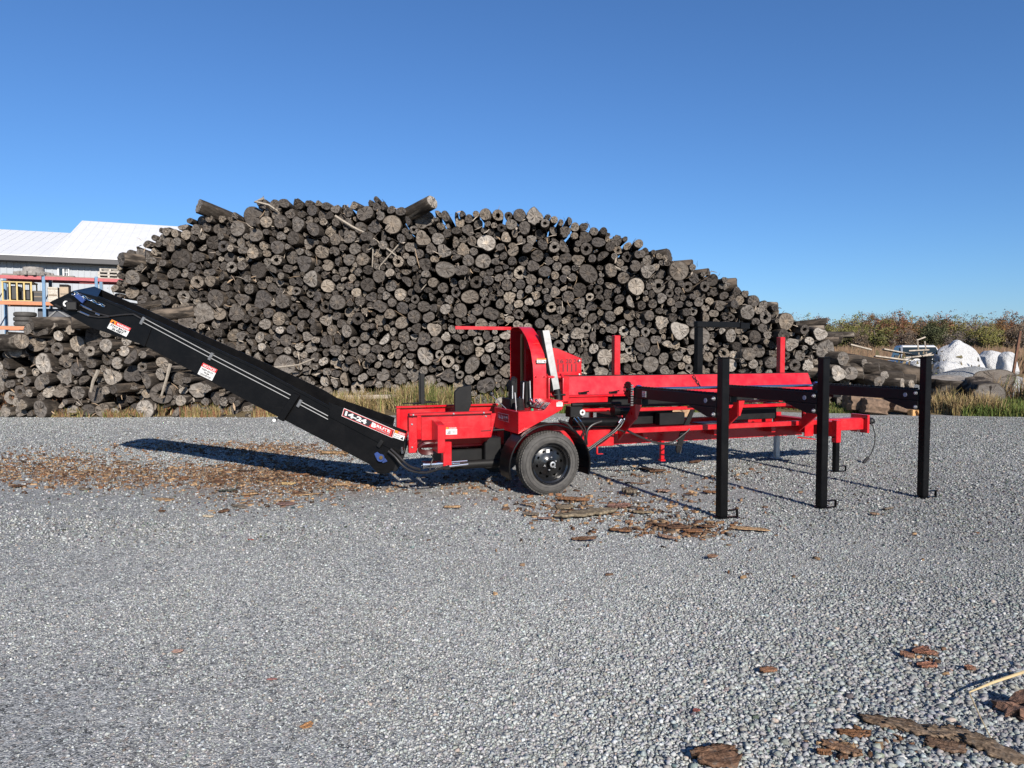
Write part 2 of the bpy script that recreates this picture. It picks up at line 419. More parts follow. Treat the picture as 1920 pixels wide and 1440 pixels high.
# wheels
RIMB = paint('rim_black', (0.009, 0.009, 0.0095), 0.22, 0.5, dust=(0.08, 0.075, 0.07), dust_amt=0.06, spec=0.4)
HOLE = plain('hole_black', (0.001, 0.001, 0.001), 0.9, 0, 0.1, spec=0.0)
def wheel(name, vo, out):
    """vo = outer face, out = +1 when the outer face looks to +v"""
    ax = L(0, out, 0); o = L(0.045, vo, .352)
    R0 = .352
    ty = MB()
    prof = [(.224, -.165), (.228, -.010), (.245, .000), (.278, .004), (.310, -.004), (.334, -.022), (.345, -.040), (.350, -.055), (.352, -.085), (.352, -.14), (.350, -.17), (.343, -.19), (.315, -.215), (.25, -.225), (.224, -.21)]
    ty.lathe(prof, o, ax, 72, closed=True)
    # raised side ribs, lettering band and tread blocks
    for r_ in (.262, .300): ty.lathe([(r_ - .004, .0015), (r_ - .002, .0075), (r_ + .002, .0075), (r_ + .004, .001)], o, ax, 72)
    X = Vector((1, 0, 0)); Z = Vector((0, 0, 1))
    for k in range(64):
        a = k / 64 * 2 * math.pi
        for row, (h0, h1) in enumerate(((-.030, -.058), (-.066, -.092), (-.100, -.126), (-.134, -.162), (-.168, -.190))):
            a2 = a + (row % 2) * .049
            e = X * math.cos(a2) + Z * math.sin(a2); tg = -X * math.sin(a2) + Z * math.cos(a2)
            m = Matrix((tg, ax, e)).transposed().to_4x4(); rr = .344 if row in (0, 4) else .350
            m.translation = o + e * rr + ax * ((h0 + h1) / 2)
            ty.box((-.013, -abs(h1 - h0) / 2, -.006), (.013, abs(h1 - h0) / 2, .0065), 0, m)
    rim = MB()
    rim.lathe([(.2275, -.012), (.234, .004), (.229, .010), (.222, .004), (.214, -.018), (.196, -.030), (.188, -.056), (.180, -.072), (.150, -.062), (.118, -.052), (.085, -.050), (.060, -.035), (.052, -.033), (.0, -.034)], o, ax, 48)
    rm = part(rim, name, RIMB)
    part(ty, 'tyre', RUBBER, rm)
    hb = MB(); hb.lathe([(.042, -.034), (.042, .012), (.036, .028), (.030, .034), (0, .036)], o, ax, 20); part(hb, 'hub_cap', CHROME if False else BLACK, rm)
    ring = MB(); ring.lathe([(.031, .0345), (.033, .043), (.017, .045), (.015, .038)], o, ax, 24); part(ring, 'hub_ring', STEEL, rm)
    for k in range(6):
        a = k / 6 * 2 * math.pi + .35; p = o + (X * math.cos(a) + Z * math.sin(a)) * .070
        q = MB(); q.lathe([(.011, -.043), (.011, -.022), (.006, -.016), (0, -.015)], p, ax, 6); part(q, 'lug_nut', STEEL, rm)
    for k in range(10):
        a = k / 10 * 2 * math.pi + .15; p = o + (X * math.cos(a) + Z * math.sin(a)) * .142
        q = MB(); q.lathe([(.017, -.0605), (.017, -.0575), (0, -.0575)], p, ax, 12); part(q, 'rim_hole', HOLE, rm)
    return rm
wh = wheel('wheel', 0.0, 1)
s0 = L(-.0, -.045, .475)
q = MB(); bx(q, .005, .045, -.0455, -.047, .470, .510, 0); part(q, 'sticker', WHITE, wh)
wheel('wheel', -1.84, -1)
a_ = MB(); a_.tube([L(.045, -.23, .352), L(.045, -1.6, .352)], .04, 12); bx(a_, -.02, .11, -.55, -1.3, .30, .40); part(a_, 'axle', MATTE)
# fender: rolled arc over the tyre
def fender(v0, v1):
    f = MB(); P = []
    for k in range(25):
        a = R(196) - R(212) * k / 24; r_ = .455
        P.append((.03 + r_ * 1.06 * math.cos(a), .335 + r_ * math.sin(a)))
    o2 = [L(u, v0, z) for u, z in P]
    for (ua, za), (ub, zb) in zip(P, P[1:]):
        f.prism([L(ua, v0, za), L(ub, v0, zb), L(ub, v1, zb), L(ua, v1, za)], Vector((-(zb - za), 0, (ub - ua))).normalized() * -.004)
    f.tube(o2, .011, 6); bmesh.ops.remove_doubles(f.bm, verts=list(f.bm.verts), dist=.0004)
    part(f, 'fender', BLACK, mach, 50)
fender(.015, -.30); fender(-1.54, -1.855)
f = MB()
for u0, u1 in ((-.40, -.36), (.45, .49)): f.prism([L(u0, -.305, .42), L(u1, -.305, .42), L(u1 + .1, -.42, .46), L(u0, -.42, .46)], (0, 0, .03))
part(f, 'fender_bracket', MATTE)

# splitting trough at the outfeed end
s = MB()
bx(s, -1.30, -.50, -.45, -.462, .62, .90, .002)                                   # near wall
bx(s, -1.44, -.50, -.405, -.505, .893, .918, .006)                                # rolled top lip
bx(s, -1.44, -1.345, -.452, -.52, .485, .892, .006)                               # end flange
bx(s, -1.38, -.08, -1.40, -1.412, .62, .90, .002); bx(s, -1.385, -.08, -1.36, -1.44, .905, .93, .006); bx(s, -1.385, -1.34, -1.345, -1.398, .60, .90, .005)
bx(s, -1.30, -.10, -.70, -1.20, .50, .515, .002)                                  # bed
s.prism([L(-.499, -.452, .89), L(-.499, -.452, .62), L(-.44, -.452, .89)], L(0, .008, 0))
for zz, vv in ((.62, -.46),): s.prism([L(-1.30, vv, zz), L(-.50, vv, zz), L(-.50, -.70, .515), L(-1.30, -.70, .515)], (0, 0, .008))
s.prism([L(-1.30, -1.40, .62), L(-.50, -1.40, .62), L(-.50, -1.20, .515), L(-1.30, -1.20, .515)], (0, 0, .008))
sp = part(s, 'splitting_trough', RED)
s = MB(); t_ = [L(-1.185, -.205, .815), L(-1.105, -.205, .805), L(-1.105, -.45, .845), L(-1.185, -.45, .855)]
s.prism([L(-1.185, -.20, .505), L(-1.185, -.20, .805), L(-1.185, -.449, .845), L(-1.185, -.449, .505)], (.082, 0, 0), 0, .005)
part(s, 'pivot_tube', RED, sp)
s = MB(); bx(s, -1.08, -.985, -.36, -.45, .33, .60, .005); part(s, 'pivot_leg', RED, sp)
decal('warning_decal', sp, M3(836, 801, -.448), M3(857, 800.5, -.448), M3(836, 815, -.448), WHITE,
      [('rect', 0, .72, 1, 1, DRED), ('rect', 0, .72, .22, 1, DORG), ('text', 'DANGER', .27, .77, .95, .95, WHITE, .02), ('text', 'KEEP HANDS CLEAR', .5, .40, .95, .52, INK, 0), ('text', 'OF WEDGE', .5, .18, .85, .30, INK, 0), ('poly', [(.08, .12), (.42, .12), (.42, .55), (.3, .6), (.2, .45)], GREYINK)])
hc = MB()
for k in range(4):
    rr = .085 + .008 * k
    hc.tube([L(-1.24 + rr * math.cos(a) * 1.05, -.40 + .012 * k + .05 * math.sin(a), .555 + rr * .62 * math.sin(a) - .006 * k) for a in np.linspace(0, 2 * math.pi, 25)], .011, 6, 0, False)
part(hc, 'hose_coil', plain('dark_red_hose', (.07, .012, .012), .4), sp)
pl = MB(); pts = [L(u, -.95, z) for u, z in [(-.774, .80), (-.773, 1.112), (-.714, 1.167), (-.569, 1.19), (-.569, .968), (-.60, .88), (-.66, .82)]]
pl.prism(pts, L(0, -.05, 0), 0, .004); bx(pl, -.70, -.62, -1.0, -1.10, .66, 1.12); part(pl, 'splitting_wedge', MATTE, sp)
ts = MB(); bx(ts, -1.04, -.985, -1.56, -1.615, .93, 1.31, .003); bx(ts, -1.055, -1.045, -1.56, -1.60, .95, 1.30, .0)
ts.beam(L(-1.26, -1.59, .945), L(-.80, -1.57, .955), .02, .015); ts.beam(L(-1.16, -1.44, .945), L(-.86, -1.74, .955), .02, .015)
part(ts, 'wing_support', MATTE, sp)
un = MB(); bx(un, -.98, -.30, -.72, -1.2, .23, .46, .01); bx(un, -.52, -.32, -.60, -.76, .24, .60, .01); un.tube([L(-.9, -.62, .30), L(-.35, -.62, .30)], .05, 14); part(un, 'dark_recess_tank', MATTE)  # black tank added to darken the shaded recess beside the console
cy = MB(); cy.tube([L(-1.30, -.42, .355), L(-1.03, -.42, .355)], .037, 16); cy.tube([L(-1.03, -.42, .352), L(-.88, -.42, .352)], .020, 12); cy.tube([L(-1.02, -.36, .332), L(-.80, -.36, .345)], .013, 8)
cy.tube([L(-1.02, -.39, .372), L(-.80, -.39, .378)], .011, 8); cy.lathe([(.043, -.012), (.043, .012)], L(-1.29, -.42, .355), (1, 0, 0), 16); cy.lathe([(.043, -.012), (.043, .012)], L(-1.04, -.42, .355), (1, 0, 0), 16)
part(cy, 'swing_cylinder', CHROME)

# saw hood: an arched band across the log path
hp = [(-1.2, .95), (-1.2, 1.45), (-1.2, 1.84), (-1.17, 1.88), (-1.1, 1.892), (-.92, 1.888), (-.84, 1.86), (-.76, 1.81), (-.69, 1.765), (-.63, 1.71), (-.58, 1.65), (-.54, 1.595), (-.515, 1.54), (-.5, 1.49), (-.48, 1.435), (-.47, 1.385), (-.462, 1.28), (-.46, .96)]
h = MB(); b_ = h.bm
def ringv(u, off): return [b_.verts.new(L(u, v + (0 if off == 0 else (.5 * off if i > 10 else -0.0)), z - (off * .8 if 2 < i < 14 else 0))) for i, (v, z) in enumerate(hp)]
r1, r2 = ringv(.02, 0), ringv(.185, 0); r3, r4 = ringv(.02, .014), ringv(.185, .014)
for i in range(len(hp) - 1):
    b_.faces.new((r1[i], r1[i + 1], r2[i + 1], r2[i])); b_.faces.new((r3[i], r4[i], r4[i + 1], r3[i + 1]))
    b_.faces.new((r1[i], r3[i], r3[i + 1], r1[i + 1])); b_.faces.new((r2[i], r2[i + 1], r4[i + 1], r4[i]))
hood = part(h, 'saw_hood', RED, mach, 40)
h = MB(); h.prism([L(.178, v - (.02 if i > 10 else -.01), z - (.02 if 2 < i < 14 else 0)) for i, (v, z) in enumerate(hp)], (.005, 0, 0)); part(h, 'end_plate', RED, hood)
h = MB(); bx(h, .05, .17, -.78, -.79, .92, 1.62, .002); bx(h, .06, .176, -.62, -.63, .92, 1.26, .002); part(h, 'inner_guide', RED, hood)
h = MB(); h.prism([L(.075, -.90, 1.05), L(.075, -.98, 1.05), L(.085, -1.02, 1.80), L(.085, -.96, 1.80)], (.01, 0, 0)); bx(h, .07, .10, -.94, -.99, 1.0, 1.75, .003); part(h, 'saw_bar', BRONZE, hood)
decal('warning_decal', hood, L(.06, -.448, 1.51), L(.175, -.448, 1.51), L(.06, -.448, 1.455), WHITE, [('rect', 0, .7, 1, 1, DORG), ('text', 'WARNING', .1, .76, .8, .95, INK, .02), ('text', 'SAW CHAIN', .06, .40, .6, .58, INK, 0), ('text', 'KEEP AWAY', .06, .12, .6, .30, INK, 0), ('poly', [(.66, .3), (.95, .12), (.9, .4)], INK)])
h = MB(); h.tube([L(.02, -1.19, 1.876), L(-.70, -1.19, 1.876)], .028, 4); h = part(h, 'length_stop_bar', RED)
# clamp arm beside the hood
k_ = MB()
k_.prism([L(.175, -.55, 1.835), L(.255, -.53, 1.84), L(.345, -.42, 1.14), L(.268, -.44, 1.13)], L(0, -.012, 0), 0, .003)
k_.prism([L(.170, -.57, 1.83), L(.170, -.66, 1.83), L(.262, -.55, 1.13), L(.262, -.46, 1.13)], (.008, 0, 0)); k_ = part(k_, 'clamp_arm', GREYP)
q = MB(); q.prism([L(.150, -.565, 1.835), L(.172, -.54, 1.835), L(.262, -.43, 1.13), L(.235, -.455, 1.12)], L(0, -.08, 0), 0, .003); part(q, 'arm_back', MATTE, k_)
q = MB()
for u in (.19, .37): q.prism([L(u, -.40, .95), L(u, -.40, 1.28), L(u, -.47, 1.33), L(u, -.56, 1.28), L(u, -.58, .95)], (.014, 0, 0), 0, .002)
bx(q, .385, .47, -.44, -.455, 1.0, 1.30, .003); q.tube([L(.17, -.47, 1.29), L(.41, -.47, 1.29)], .018, 10); part(q, 'arm_bracket', RED, k_)
q = MB(); q.tube([L(.31, -.43, 1.15), L(.325, -.42, 1.06), L(.32, -.42, 1.0)], [.04, .038, .045], 12); q.tube([L(.25, -.40, 1.085), L(.40, -.40, 1.085)], .012, 8); part(q, 'clamp_cylinder', MATTE, k_)

# bolt heads and grease points on the painted steel
def bolts(parent, pts, r_=.011, d=(0, 1, 0), mat=None):
    for pt in pts:
        q = MB(); q.lathe([(r_, 0), (r_, .006), (r_ * .6, .009), (0, .009)], L(*pt), L(*d), 6); part(q, 'bolt', mat or STEEL, parent)
bolts(sp, [(-1.40, -.404, .905), (-.95, -.404, .905), (-.60, -.404, .905), (-1.405, -.449, .55), (-1.405, -.449, .80), (-.56, -.449, .86)])
bolts(hood, [(.05, -.445, 1.02), (.155, -.445, 1.02), (.05, -.445, 1.30), (.155, -.445, 1.30)], .009, mat=RED)
# gate plate with stencilled log lengths
g = MB(); gp = [(.50, 1.64), (.60, 1.628), (.935, 1.50), (.935, 1.27), (.50, 1.27)]
g.prism([L(u, -1.05, z) for u, z in gp], L(0, -.012, 0), 0, .002); g = part(g, 'length_gauge_plate', RED)
q = MB()
for u in (.60, .67, .73, .79, .85): bx(q, u, u + .012, -1.047, -1.049, 1.335, 1.43, 0)
part(q, 'gauge_slot', INK, g)
for t_, u in (('16', .60), ('20', .715), ('24', .825)):
    decal('gauge_number', g, L(u - .01, -1.0475, 1.495), L(u + .085, -1.0475, 1.495), L(u - .01, -1.0475, 1.44), RED, [('text', t_, .08, .05, .92, .95, INK, .005)], thick=.0008)
q = MB()
for z in (1.30, 1.475): q.lathe([(.012, 0), (.010, .006), (0, .007)], L(.905, -1.049, z), L(0, 1, 0), 10)
part(q, 'bolt', WHITE, g)

# infeed trough
t = MB()
t.prism([L(.26, -.50, 1.075), L(4.20, -.50, 1.075), L(4.165, -.575, 1.297), L(.26, -.575, 1.290)], L(0, -.008, 0))
bx(t, .26, 4.19, -.455, -.52, 1.048, 1.070, .003); bx(t, .26, 4.19, -.60, -.98, 1.048, 1.060, .002)
t.prism([L(.50, -1.0, 1.06), L(4.16, -1.0, 1.06), L(4.16, -1.05, 1.20), L(.50, -1.05, 1.20)], L(0, -.008, 0))
bx(t, .30, 1.0, -.47, -.49, .97, 1.046, .003)
for u in (1.45, 2.6, 3.7): bx(t, u, u + .07, -.60, -1.0, .897, 1.046, .004)
t = part(t, 'infeed_trough', RED)
q = MB(); bx(q, .27, 4.16, -.578, -.588, 1.291, 1.304, .002); part(q, 'rubber_edge', MATTE, t)
for u in (.62, 1.03):
    q = MB(); bx(q, u, u + .11, -.49, -.515, 1.08, 1.105, .004); q.tube([L(u + .03, -.48, 1.10), L(u + .12, -.46, 1.115)], .008, 6); part(q, 'feed_dog', MATTE, t)
bolts(t, [(.40, -.452, 1.06), (1.3, -.452, 1.06), (2.0, -.452, 1.06), (2.9, -.452, 1.06), (3.6, -.452, 1.06), (4.1, -.452, 1.06)], .010)
for u in (1.42, 4.12):
    q = MB(); bx(q, u, u + .085, -1.06, -1.145, 1.0, 1.80, .005); part(q, 'log_stake', RED, t)
q = MB(); bx(q, 2.81, 2.90, -1.21, -1.30, .95, 1.93, .005); bx(q, 2.80, 3.52, -1.205, -1.295, 1.932, 2.012, .005); bx(q, 3.53, 3.69, -1.20, -1.30, 1.915, 2.0, .005)
q = part(q, 'log_clamp_frame', BLACK)
d = MB(); chain(d, [L(3.58, -1.25, 1.91), L(3.57, -1.25, 1.35)], .006, .04); part(d, 'chain', MATTE, q)
d = MB(); a1, a2 = M3(1300, 704, -.54), M3(1313, 724, -.5); chain(d, [a1, a2], .008, .035); part(d, 'chain', MATTE, t)

# log deck: drive shaft, three arms on posts, braces
sh = MB(); sh.tube([L(1.02, -.10, 1.150), L(3.86, -.10, 1.150)], .019, 14); sh = part(sh, 'drive_shaft', CHROME)
def bearing(u, parent):
    q = MB(); q.lathe([(.0, -.03), (.045, -.028), (.052, 0), (.045, .028), (0, .03)], L(u, -.10, 1.15), (1, 0, 0), 16); bx(q, u - .02, u + .02, -.05, -.15, 1.08, 1.12); part(q, 'bearing', BLUE, parent)
for u in (1.20, 3.85): bearing(u, sh)
q = MB(); q.lathe([(.03, -.012), (.075, -.010), (.075, .010), (.03, .012)], L(1.06, -.10, 1.15), (1, 0, 0), 18)
for k in range(14):
    a = k / 14 * 6.283; q.box((-.009, -.012, .070), (.009, .012, .092), 0, Matrix.Translation(L(1.06, -.10, 1.15)) @ Matrix.Rotation(a, 4, 'X'))
part(q, 'sprocket', MATTE, sh)
q = MB()
for k in range(9):
    z = 1.19 - k * .028; bx(q, 1.045, 1.075, -.005, -.02, z, z + .016, 0)
part(q, 'drive_chain', GREYP, sh)
arms = []
def arm(u):
    b = MB(); vi, vo = -.02, 1.50
    bx(b, u - .04, u + .04, vo, vi, 1.055, 1.175, .005)
    b.prism([L(u - .045, 1.02, 1.052), L(u - .045, 1.50, 1.052), L(u - .045, 1.50, .955), L(u - .045, 1.36, .955)], (.09, 0, 0), 0, .003)
    bx(b, u - .045, u + .05, .16, -.14, .985, 1.054, .004)
    o = part(b, 'deck_arm', MATTE)
    q = MB()
    n = 46
    for k in range(n):
        v = vi + (vo - vi - .06) * k / n + .02; bx(q, u - .022, u + .022, v, v + .019, 1.177, 1.193 if k % 2 else 1.189, .001)
    part(q, 'conveyor_chain', MATTE, o)
    q = MB(); bx(q, u - .042, u + .042, 1.506, 1.590, .017, 1.522, .006); bx(q, u - .044, u + .044, 1.504, 1.592, 1.523, 1.531, .002); p = part(q, 'post', BLACK, o)
    q = MB(); foot_loop(q, u, 1.548); part(q, 'post_foot', BLACK, o)
    for z in (1.135, .985):
        q = MB(); q.lathe([(.020, 0), (.020, .012), (.010, .014), (.010, .028), (0, .03)], L(u - .046, 1.475, z), (-1, 0, 0), 8); part(q, 'bolt', STEEL, o)
    q = MB(); q.lathe([(.024, 0), (.024, .002), (0, .002)], L(u - .046, 1.34, 1.11), (-1, 0, 0), 16); part(q, 'round_decal', plain('pale_decal', (.32, .32, .40), .5), o)
    return o
for u in (1.125, 2.345, 3.760): arm(u)
decal('warning_decal', mach, L(1.079, .18, 1.145), L(1.079, .26, 1.145), L(1.079, .18, 1.08), WHITE, [('rect', .05, .1, .95, .62, GREYINK), ('text', 'WARNING', .1, .72, .9, .93, DRED, .02), ('text', 'PINCH', .15, .3, .8, .5, WHITE, .01)])
for u in (1.145, 2.60, 3.90):
    q = MB(); q.prism([L(u - .045, -.01, 1.055), L(u + .045, -.01, 1.055), L(u + .045, -.01, .97), L(u - .015, -.01, .80), L(u - .035, -.01, .80)], L(0, -.012, 0), 0, .002)  # taper traces the sunlit area, the arm's shadow is put into the shape
    q.prism([L(u - .042, -.023, 1.05), L(u - .042, -.023, .80), L(u - .042, -.40, .52), L(u - .042, -.40, .66), L(u - .042, -.12, .92), L(u - .042, -.12, 1.05)], (.022, 0, 0), 0, .003); part(q, 'deck_brace', RED)
q = MB(); bx(q, 2.51, 2.76, .02, -.14, 1.0, 1.05, .004); bx(q, 4.03, 4.16, .02, -.14, 1.0, 1.05, .004); part(q, 'deck_bracket', MATTE)

# feed hydraulics, valve block, boxes under the trough
q = MB(); q.tube([L(.45, -.36, .765), L(1.16, -.36, .745)], .058, 20); q.tube([L(.50, -.40, .69), L(1.1, -.40, .69)], .022, 10); q.tube([L(.56, -.45, .965), L(1.15, -.45, .965)], .02, 10); cyl = part(q, 'feed_cylinder', BLACK)
q = MB(); q.tube([L(1.00, -.30, .885), L(1.20, -.30, .880)], .052, 18); q.tube([L(.97, -.30, .886), L(1.0, -.30, .886)], .064, 18); part(q, 'hydraulic_motor', BLACK, cyl)
q = MB(); bx(q, .40, .56, -.26, -.40, .83, .96, .008); q.tube([L(.42, -.27, .975), L(.56, -.27, .975)], .022, 10); vb = part(q, 'valve_block', MATTE)
q = MB(); q.lathe([(.016, 0), (.034, 0), (.034, .012), (.016, .012)], L(.55, -.26, .885), L(0, 1, 0), 16); part(q, 'port_ring', WHITE, vb)
q = MB(); q.tube([L(.59, -.46, .89), L(1.02, -.46, .888)], .022, 10); part(q, 'guide_rod', RED)
q = MB(); bx(q, 1.20, 2.05, -.66, -1.15, .67, .845, .01); bx(q, 1.75, 2.12, -.50, -.62, .667, .82, .006); part(q, 'oil_tank', MATTE)
q = MB(); bx(q, 3.05, 3.75, -.70, -1.15, .67, .85, .008); part(q, 'battery_box', MATTE)
q = MB(); bx(q, 2.72, 3.35, -.56, -1.2, .605, .615, .002); part(q, 'floor_plate', GREYP)
q = MB(); bx(q, 1.1, 3.0, -.55, -1.24, .90, 1.03, .01); part(q, 'chain_tray', MATTE)
q = MB(); q.prism([M3(x, y, -.47) for x, y in [(1296, 768), (1303, 768), (1285, 815), (1277, 845), (1270, 850), (1268, 842), (1276, 812)]], L(0, -.02, 0)); q.tube([M3(1293, 759, -.45), M3(1313, 758, -.45)], .018, 8); part(q, 'lift_cylinder', MATTE)
def hose(pts, v, r=.010, name='hose', mat=None, parent=mach):
    P = [M3(x, y, v + (dv[0] if dv else 0)) for x, y, *dv in pts]
    # Catmull-Rom
    Q = []
    for i in range(len(P) - 1):
        a, b, c_, d_ = P[max(i - 1, 0)], P[i], P[i + 1], P[min(i + 2, len(P) - 1)]
        for k in range(5):
            t = k / 5; Q.append(.5 * ((2 * b) + (c_ - a) * t + (2 * a - 5 * b + 4 * c_ - d_) * t * t + (3 * b - 3 * c_ + d_ - a) * t ** 3))
    Q.append(P[-1]); m = MB(); m.tube(Q, r, 7); return part(m, name, mat or HOSE, parent, 60)
hose([(1076, 783), (1084, 794), (1092, 805), (1096, 820), (1097, 832)], -.24)
hose([(1083, 784), (1090, 792), (1097, 804), (1099, 818), (1101, 834)], -.23)
hose([(1128, 790), (1112, 796), (1102, 806), (1099, 822), (1099, 834)], -.27, .016)
hose([(1168, 786), (1160, 797), (1150, 808), (1130, 822), (1102, 842)], -.22)
hose([(1171, 787), (1164, 799), (1150, 812), (1132, 824), (1103, 845)], -.20)
hose([(1149, 808), (1156, 806), (1164, 807), (1171, 810)], -.25)
hose([(1172, 804), (1195, 816), (1225, 828), (1258, 830), (1285, 812), (1293, 804)], -.30, .009)
hose([(1172, 806), (1200, 820), (1235, 832), (1265, 834), (1277, 838), (1275, 850)], -.28, .009)
hose([(1050, 790), (1062, 794), (1072, 804), (1076, 812)], -.2, .016)
q = MB()
for x0, y0, x1, y1 in ((1076, 784, 1082, 792), (1082, 782, 1089, 791), (1160, 793, 1165, 786), (1165, 796, 1171, 785), (1048, 788, 1054, 792)):
    q.tube([M3(x0, y0, -.225), M3(x1, y1, -.225)], .014, 8)
part(q, 'hose_fitting', CHROME)

# operator console
cp = [(971.9, 772.3), (1017.7, 770.2), (1035.4, 750.4), (1055.2, 750.4), (1055.2, 767), (1046.9, 772.3), (971.9, 814.5)]
CN = [M3(x, y, -.10) for x, y in cp]
q = MB(); q.prism(CN, L(0, -.78, 0), 0, .004); con = part(q, 'operator_console', RED)
decal('model_decal', con, L(-.309, -.74, .875), L(-.309, -.38, .875), L(-.309, -.74, .79), RED, [('rect', 0, 0, 1, 1, WHITE), ('rect', .015, .05, .985, .95, paint('decal_dark_red', (.12, .006, .01), .3)), ('text', '14-24', .06, .2, .52, .8, WHITE, .03), ('text', 'BRUTE', .58, .42, .94, .72, WHITE, .02), ('text', 'FORCE', .62, .18, .92, .36, GREYINK, .01)])
decal('notice_decal', con, L(.150, -.098, 1.035), L(.225, -.098, 1.035), L(.150, -.098, .975), WHITE, [('rect', 0, .74, 1, 1, DRED), ('text', 'DANGER', .2, .79, .8, .95, WHITE, .02), ('text', 'READ MANUAL', .1, .5, .9, .64, INK, 0), ('text', 'BEFORE USE', .1, .28, .8, .42, INK, 0)])
# levers with their printed plates on the sloped top
e0, e1 = CN[1], CN[2]
for k in range(4):
    v = -.20 - .16 * k; p0 = Vector((e0.x, -v, e0.z)) + (e1 - e0) * .12; ex = L(0, -.13, 0)
    tl_ = p0 + (e1 - e0) * .62
    decal('lever_plate', con, tl_ + Vector((-.003, 0, .003)), tl_ + Vector((-.003, 0, .003)) - ex, p0 + Vector((-.003, 0, .003)), plain('dark_plate', (.10, .02, .03), .3), [('rect', .08, .08, .92, .92, GREYP), ('poly', [(.3, .2), (.5, .85), (.7, .2), (.5, .4)], INK)])
    q = MB(); c0 = p0 + (e1 - e0) * .3 + L(0, -.065, 0); q.tube([c0, c0 + Vector((-.05, 0, .05))], .008, 8); q.lathe([(0, -.02), (.018, -.01), (.018, .01), (0, .02)], c0 + Vector((-.055, 0, .056)), (-.6, 0, .6), 10); part(q, 'lever', CHROME, con)
# control valves with rubber boots and rods on the flat of the console
q = MB()
for k in range(9): q.lathe([(.0, 0), (.055 - .002 * k, 0), (.062 - .002 * k, .007), (.055 - .002 * k, .014), (0, .014)], L(-.21, -.30, .93 + k * .0145), (0, 0, 1), 16)
part(q, 'rubber_boot', HOSE, con)
q = MB()
bx(q, -.27, -.10, -.44, -.72, .92, 1.05, .006); bx(q, -.25, -.20, -.46, -.56, 1.05, 1.26, .006); bx(q, -.17, -.12, -.60, -.70, 1.05, 1.28, .006)
q.tube([L(-.2, -.5, 1.25), L(-.14, -.66, 1.27)], .03, 10); bx(q, -.05, .015, -.52, -.70, .93, 1.24, .01)
part(q, 'control_valve', MATTE, con)
q = MB()
for u, v, z0, z1, du in ((-.255, -.28, .90, 1.13, -.02), (-.16, -.33, .98, 1.24, .01), (-.12, -.42, .95, 1.22, .0), (-.01, -.46, .98, 1.25, -.01), (-.235, -.46, 1.0, 1.2, 0)): q.tube([L(u, v, z0), L(u + du, v, z1)], .007, 6)
part(q, 'valve_rod', STEEL, con)
q = MB(); a1 = L(-.28, -.55, .93); a2 = L(-.36, -.80, 1.07); q.tube([a1, a2], .006, 6); part(q, 'joystick', STEEL, con)
q = MB(); q.lathe([(0, -.028), (.02, -.02), (.028, 0), (.02, .02), (0, .028)], L(-.362, -.81, 1.085), (0, 0, 1), 12); part(q, 'knob', INK, con)
q = MB(); q.lathe([(0, 0), (.014, 0), (.014, .02), (0, .024)], L(-.10, -.20, .932), (0, 0, 1), 10); part(q, 'green_button', plain('green_button', (.03, .35, .18), .4), con)
q = MB(); bx(q, -.28, -.20, -.62, -.84, .36, .70, .004); q.tube([L(-.62, -.46, .695), L(-.34, -.46, .70)], .012, 8); part(q, 'console_stand', MATTE)  # matte black stands in for shade in the recess left of the console

# ---------------------------------------------------------------- conveyor, swung a little off the machine's axis
CL, CR = Vector((-5.23, 8.2, 0)), Vector((-1.5, 7.85, 0))
CE = (CR - CL).normalized(); CNn = Vector((CE.y, -CE.x, 0))            # towards the camera
def cw(px, py, off=0.0):                     # point on the conveyor's near plane (off metres towards the camera), machine frame
    d = ray(px, py); o = CL + CNn * off; t = (o - EYE).dot(CNn) / d.dot(CNn); return W2L(EYE + d * t)
def cdir(v): return W2L(OO + Vector(v))
back = cdir(-CNn)
side = [(92.5, 567.5), (97.5, 564), (137.5, 546), (183, 557), (230, 573), (277, 596.5), (480, 690), (618, 764), (754, 846), (752, 860), (738, 882), (722, 889), (709, 888), (691.6, 870), (516.7, 779), (480, 761), (267, 646), (170, 614), (110, 580)]
farside = [(150, 552), (177, 537.5), (190, 543), (285, 585), (480, 672.5), (560, 709), (610, 733), (720, 800), (700, 850), (480, 735), (285, 640), (180, 600)]
W_ = .56
b = MB(); b.prism([cw(x, y) for x, y in side], back * .012, 0, .002)
b.prism([cw(x, y, -W_) for x, y in farside], back * .012, 0, .002)
# end cap from the near corner up to the far corner, belt floor between the sides
def cap(pts): b.prism(pts, Vector((0, 0, -.006)))
cap([cw(94, 567, -.014), cw(137.5, 545, -.014), cw(177, 537, -W_ + .002), cw(150, 551, -W_ + .002)])
cap([cw(137.5, 545, -.014), cw(183, 556.5, -.014), cw(190, 542.6, -W_ + .002), cw(177, 537, -W_ + .002)])
b.prism([cw(150, 575, -.014), cw(700, 858, -.014), cw(700, 866, -.014), cw(150, 583, -.014)], back * .53)
conv = part(b, 'conveyor', BLACK)
m = MB()
for (p_, q_) in (((183, 557), (277, 596.5)), ((277, 596.5), (480, 690)), ((480, 690), (618, 764))):
    m.beam(cw(*p_, .004), cw(*q_, .004), .03, .012, cdir(CNn), .002)
part(m, 'side_guard', BLACK, conv)
m = MB(); m.prism([cw(150, 562, -.03), cw(600, 790, -.03), cw(600, 793, -.03), cw(150, 565, -.03)], back * .50); part(m, 'belt', HOSE, conv)
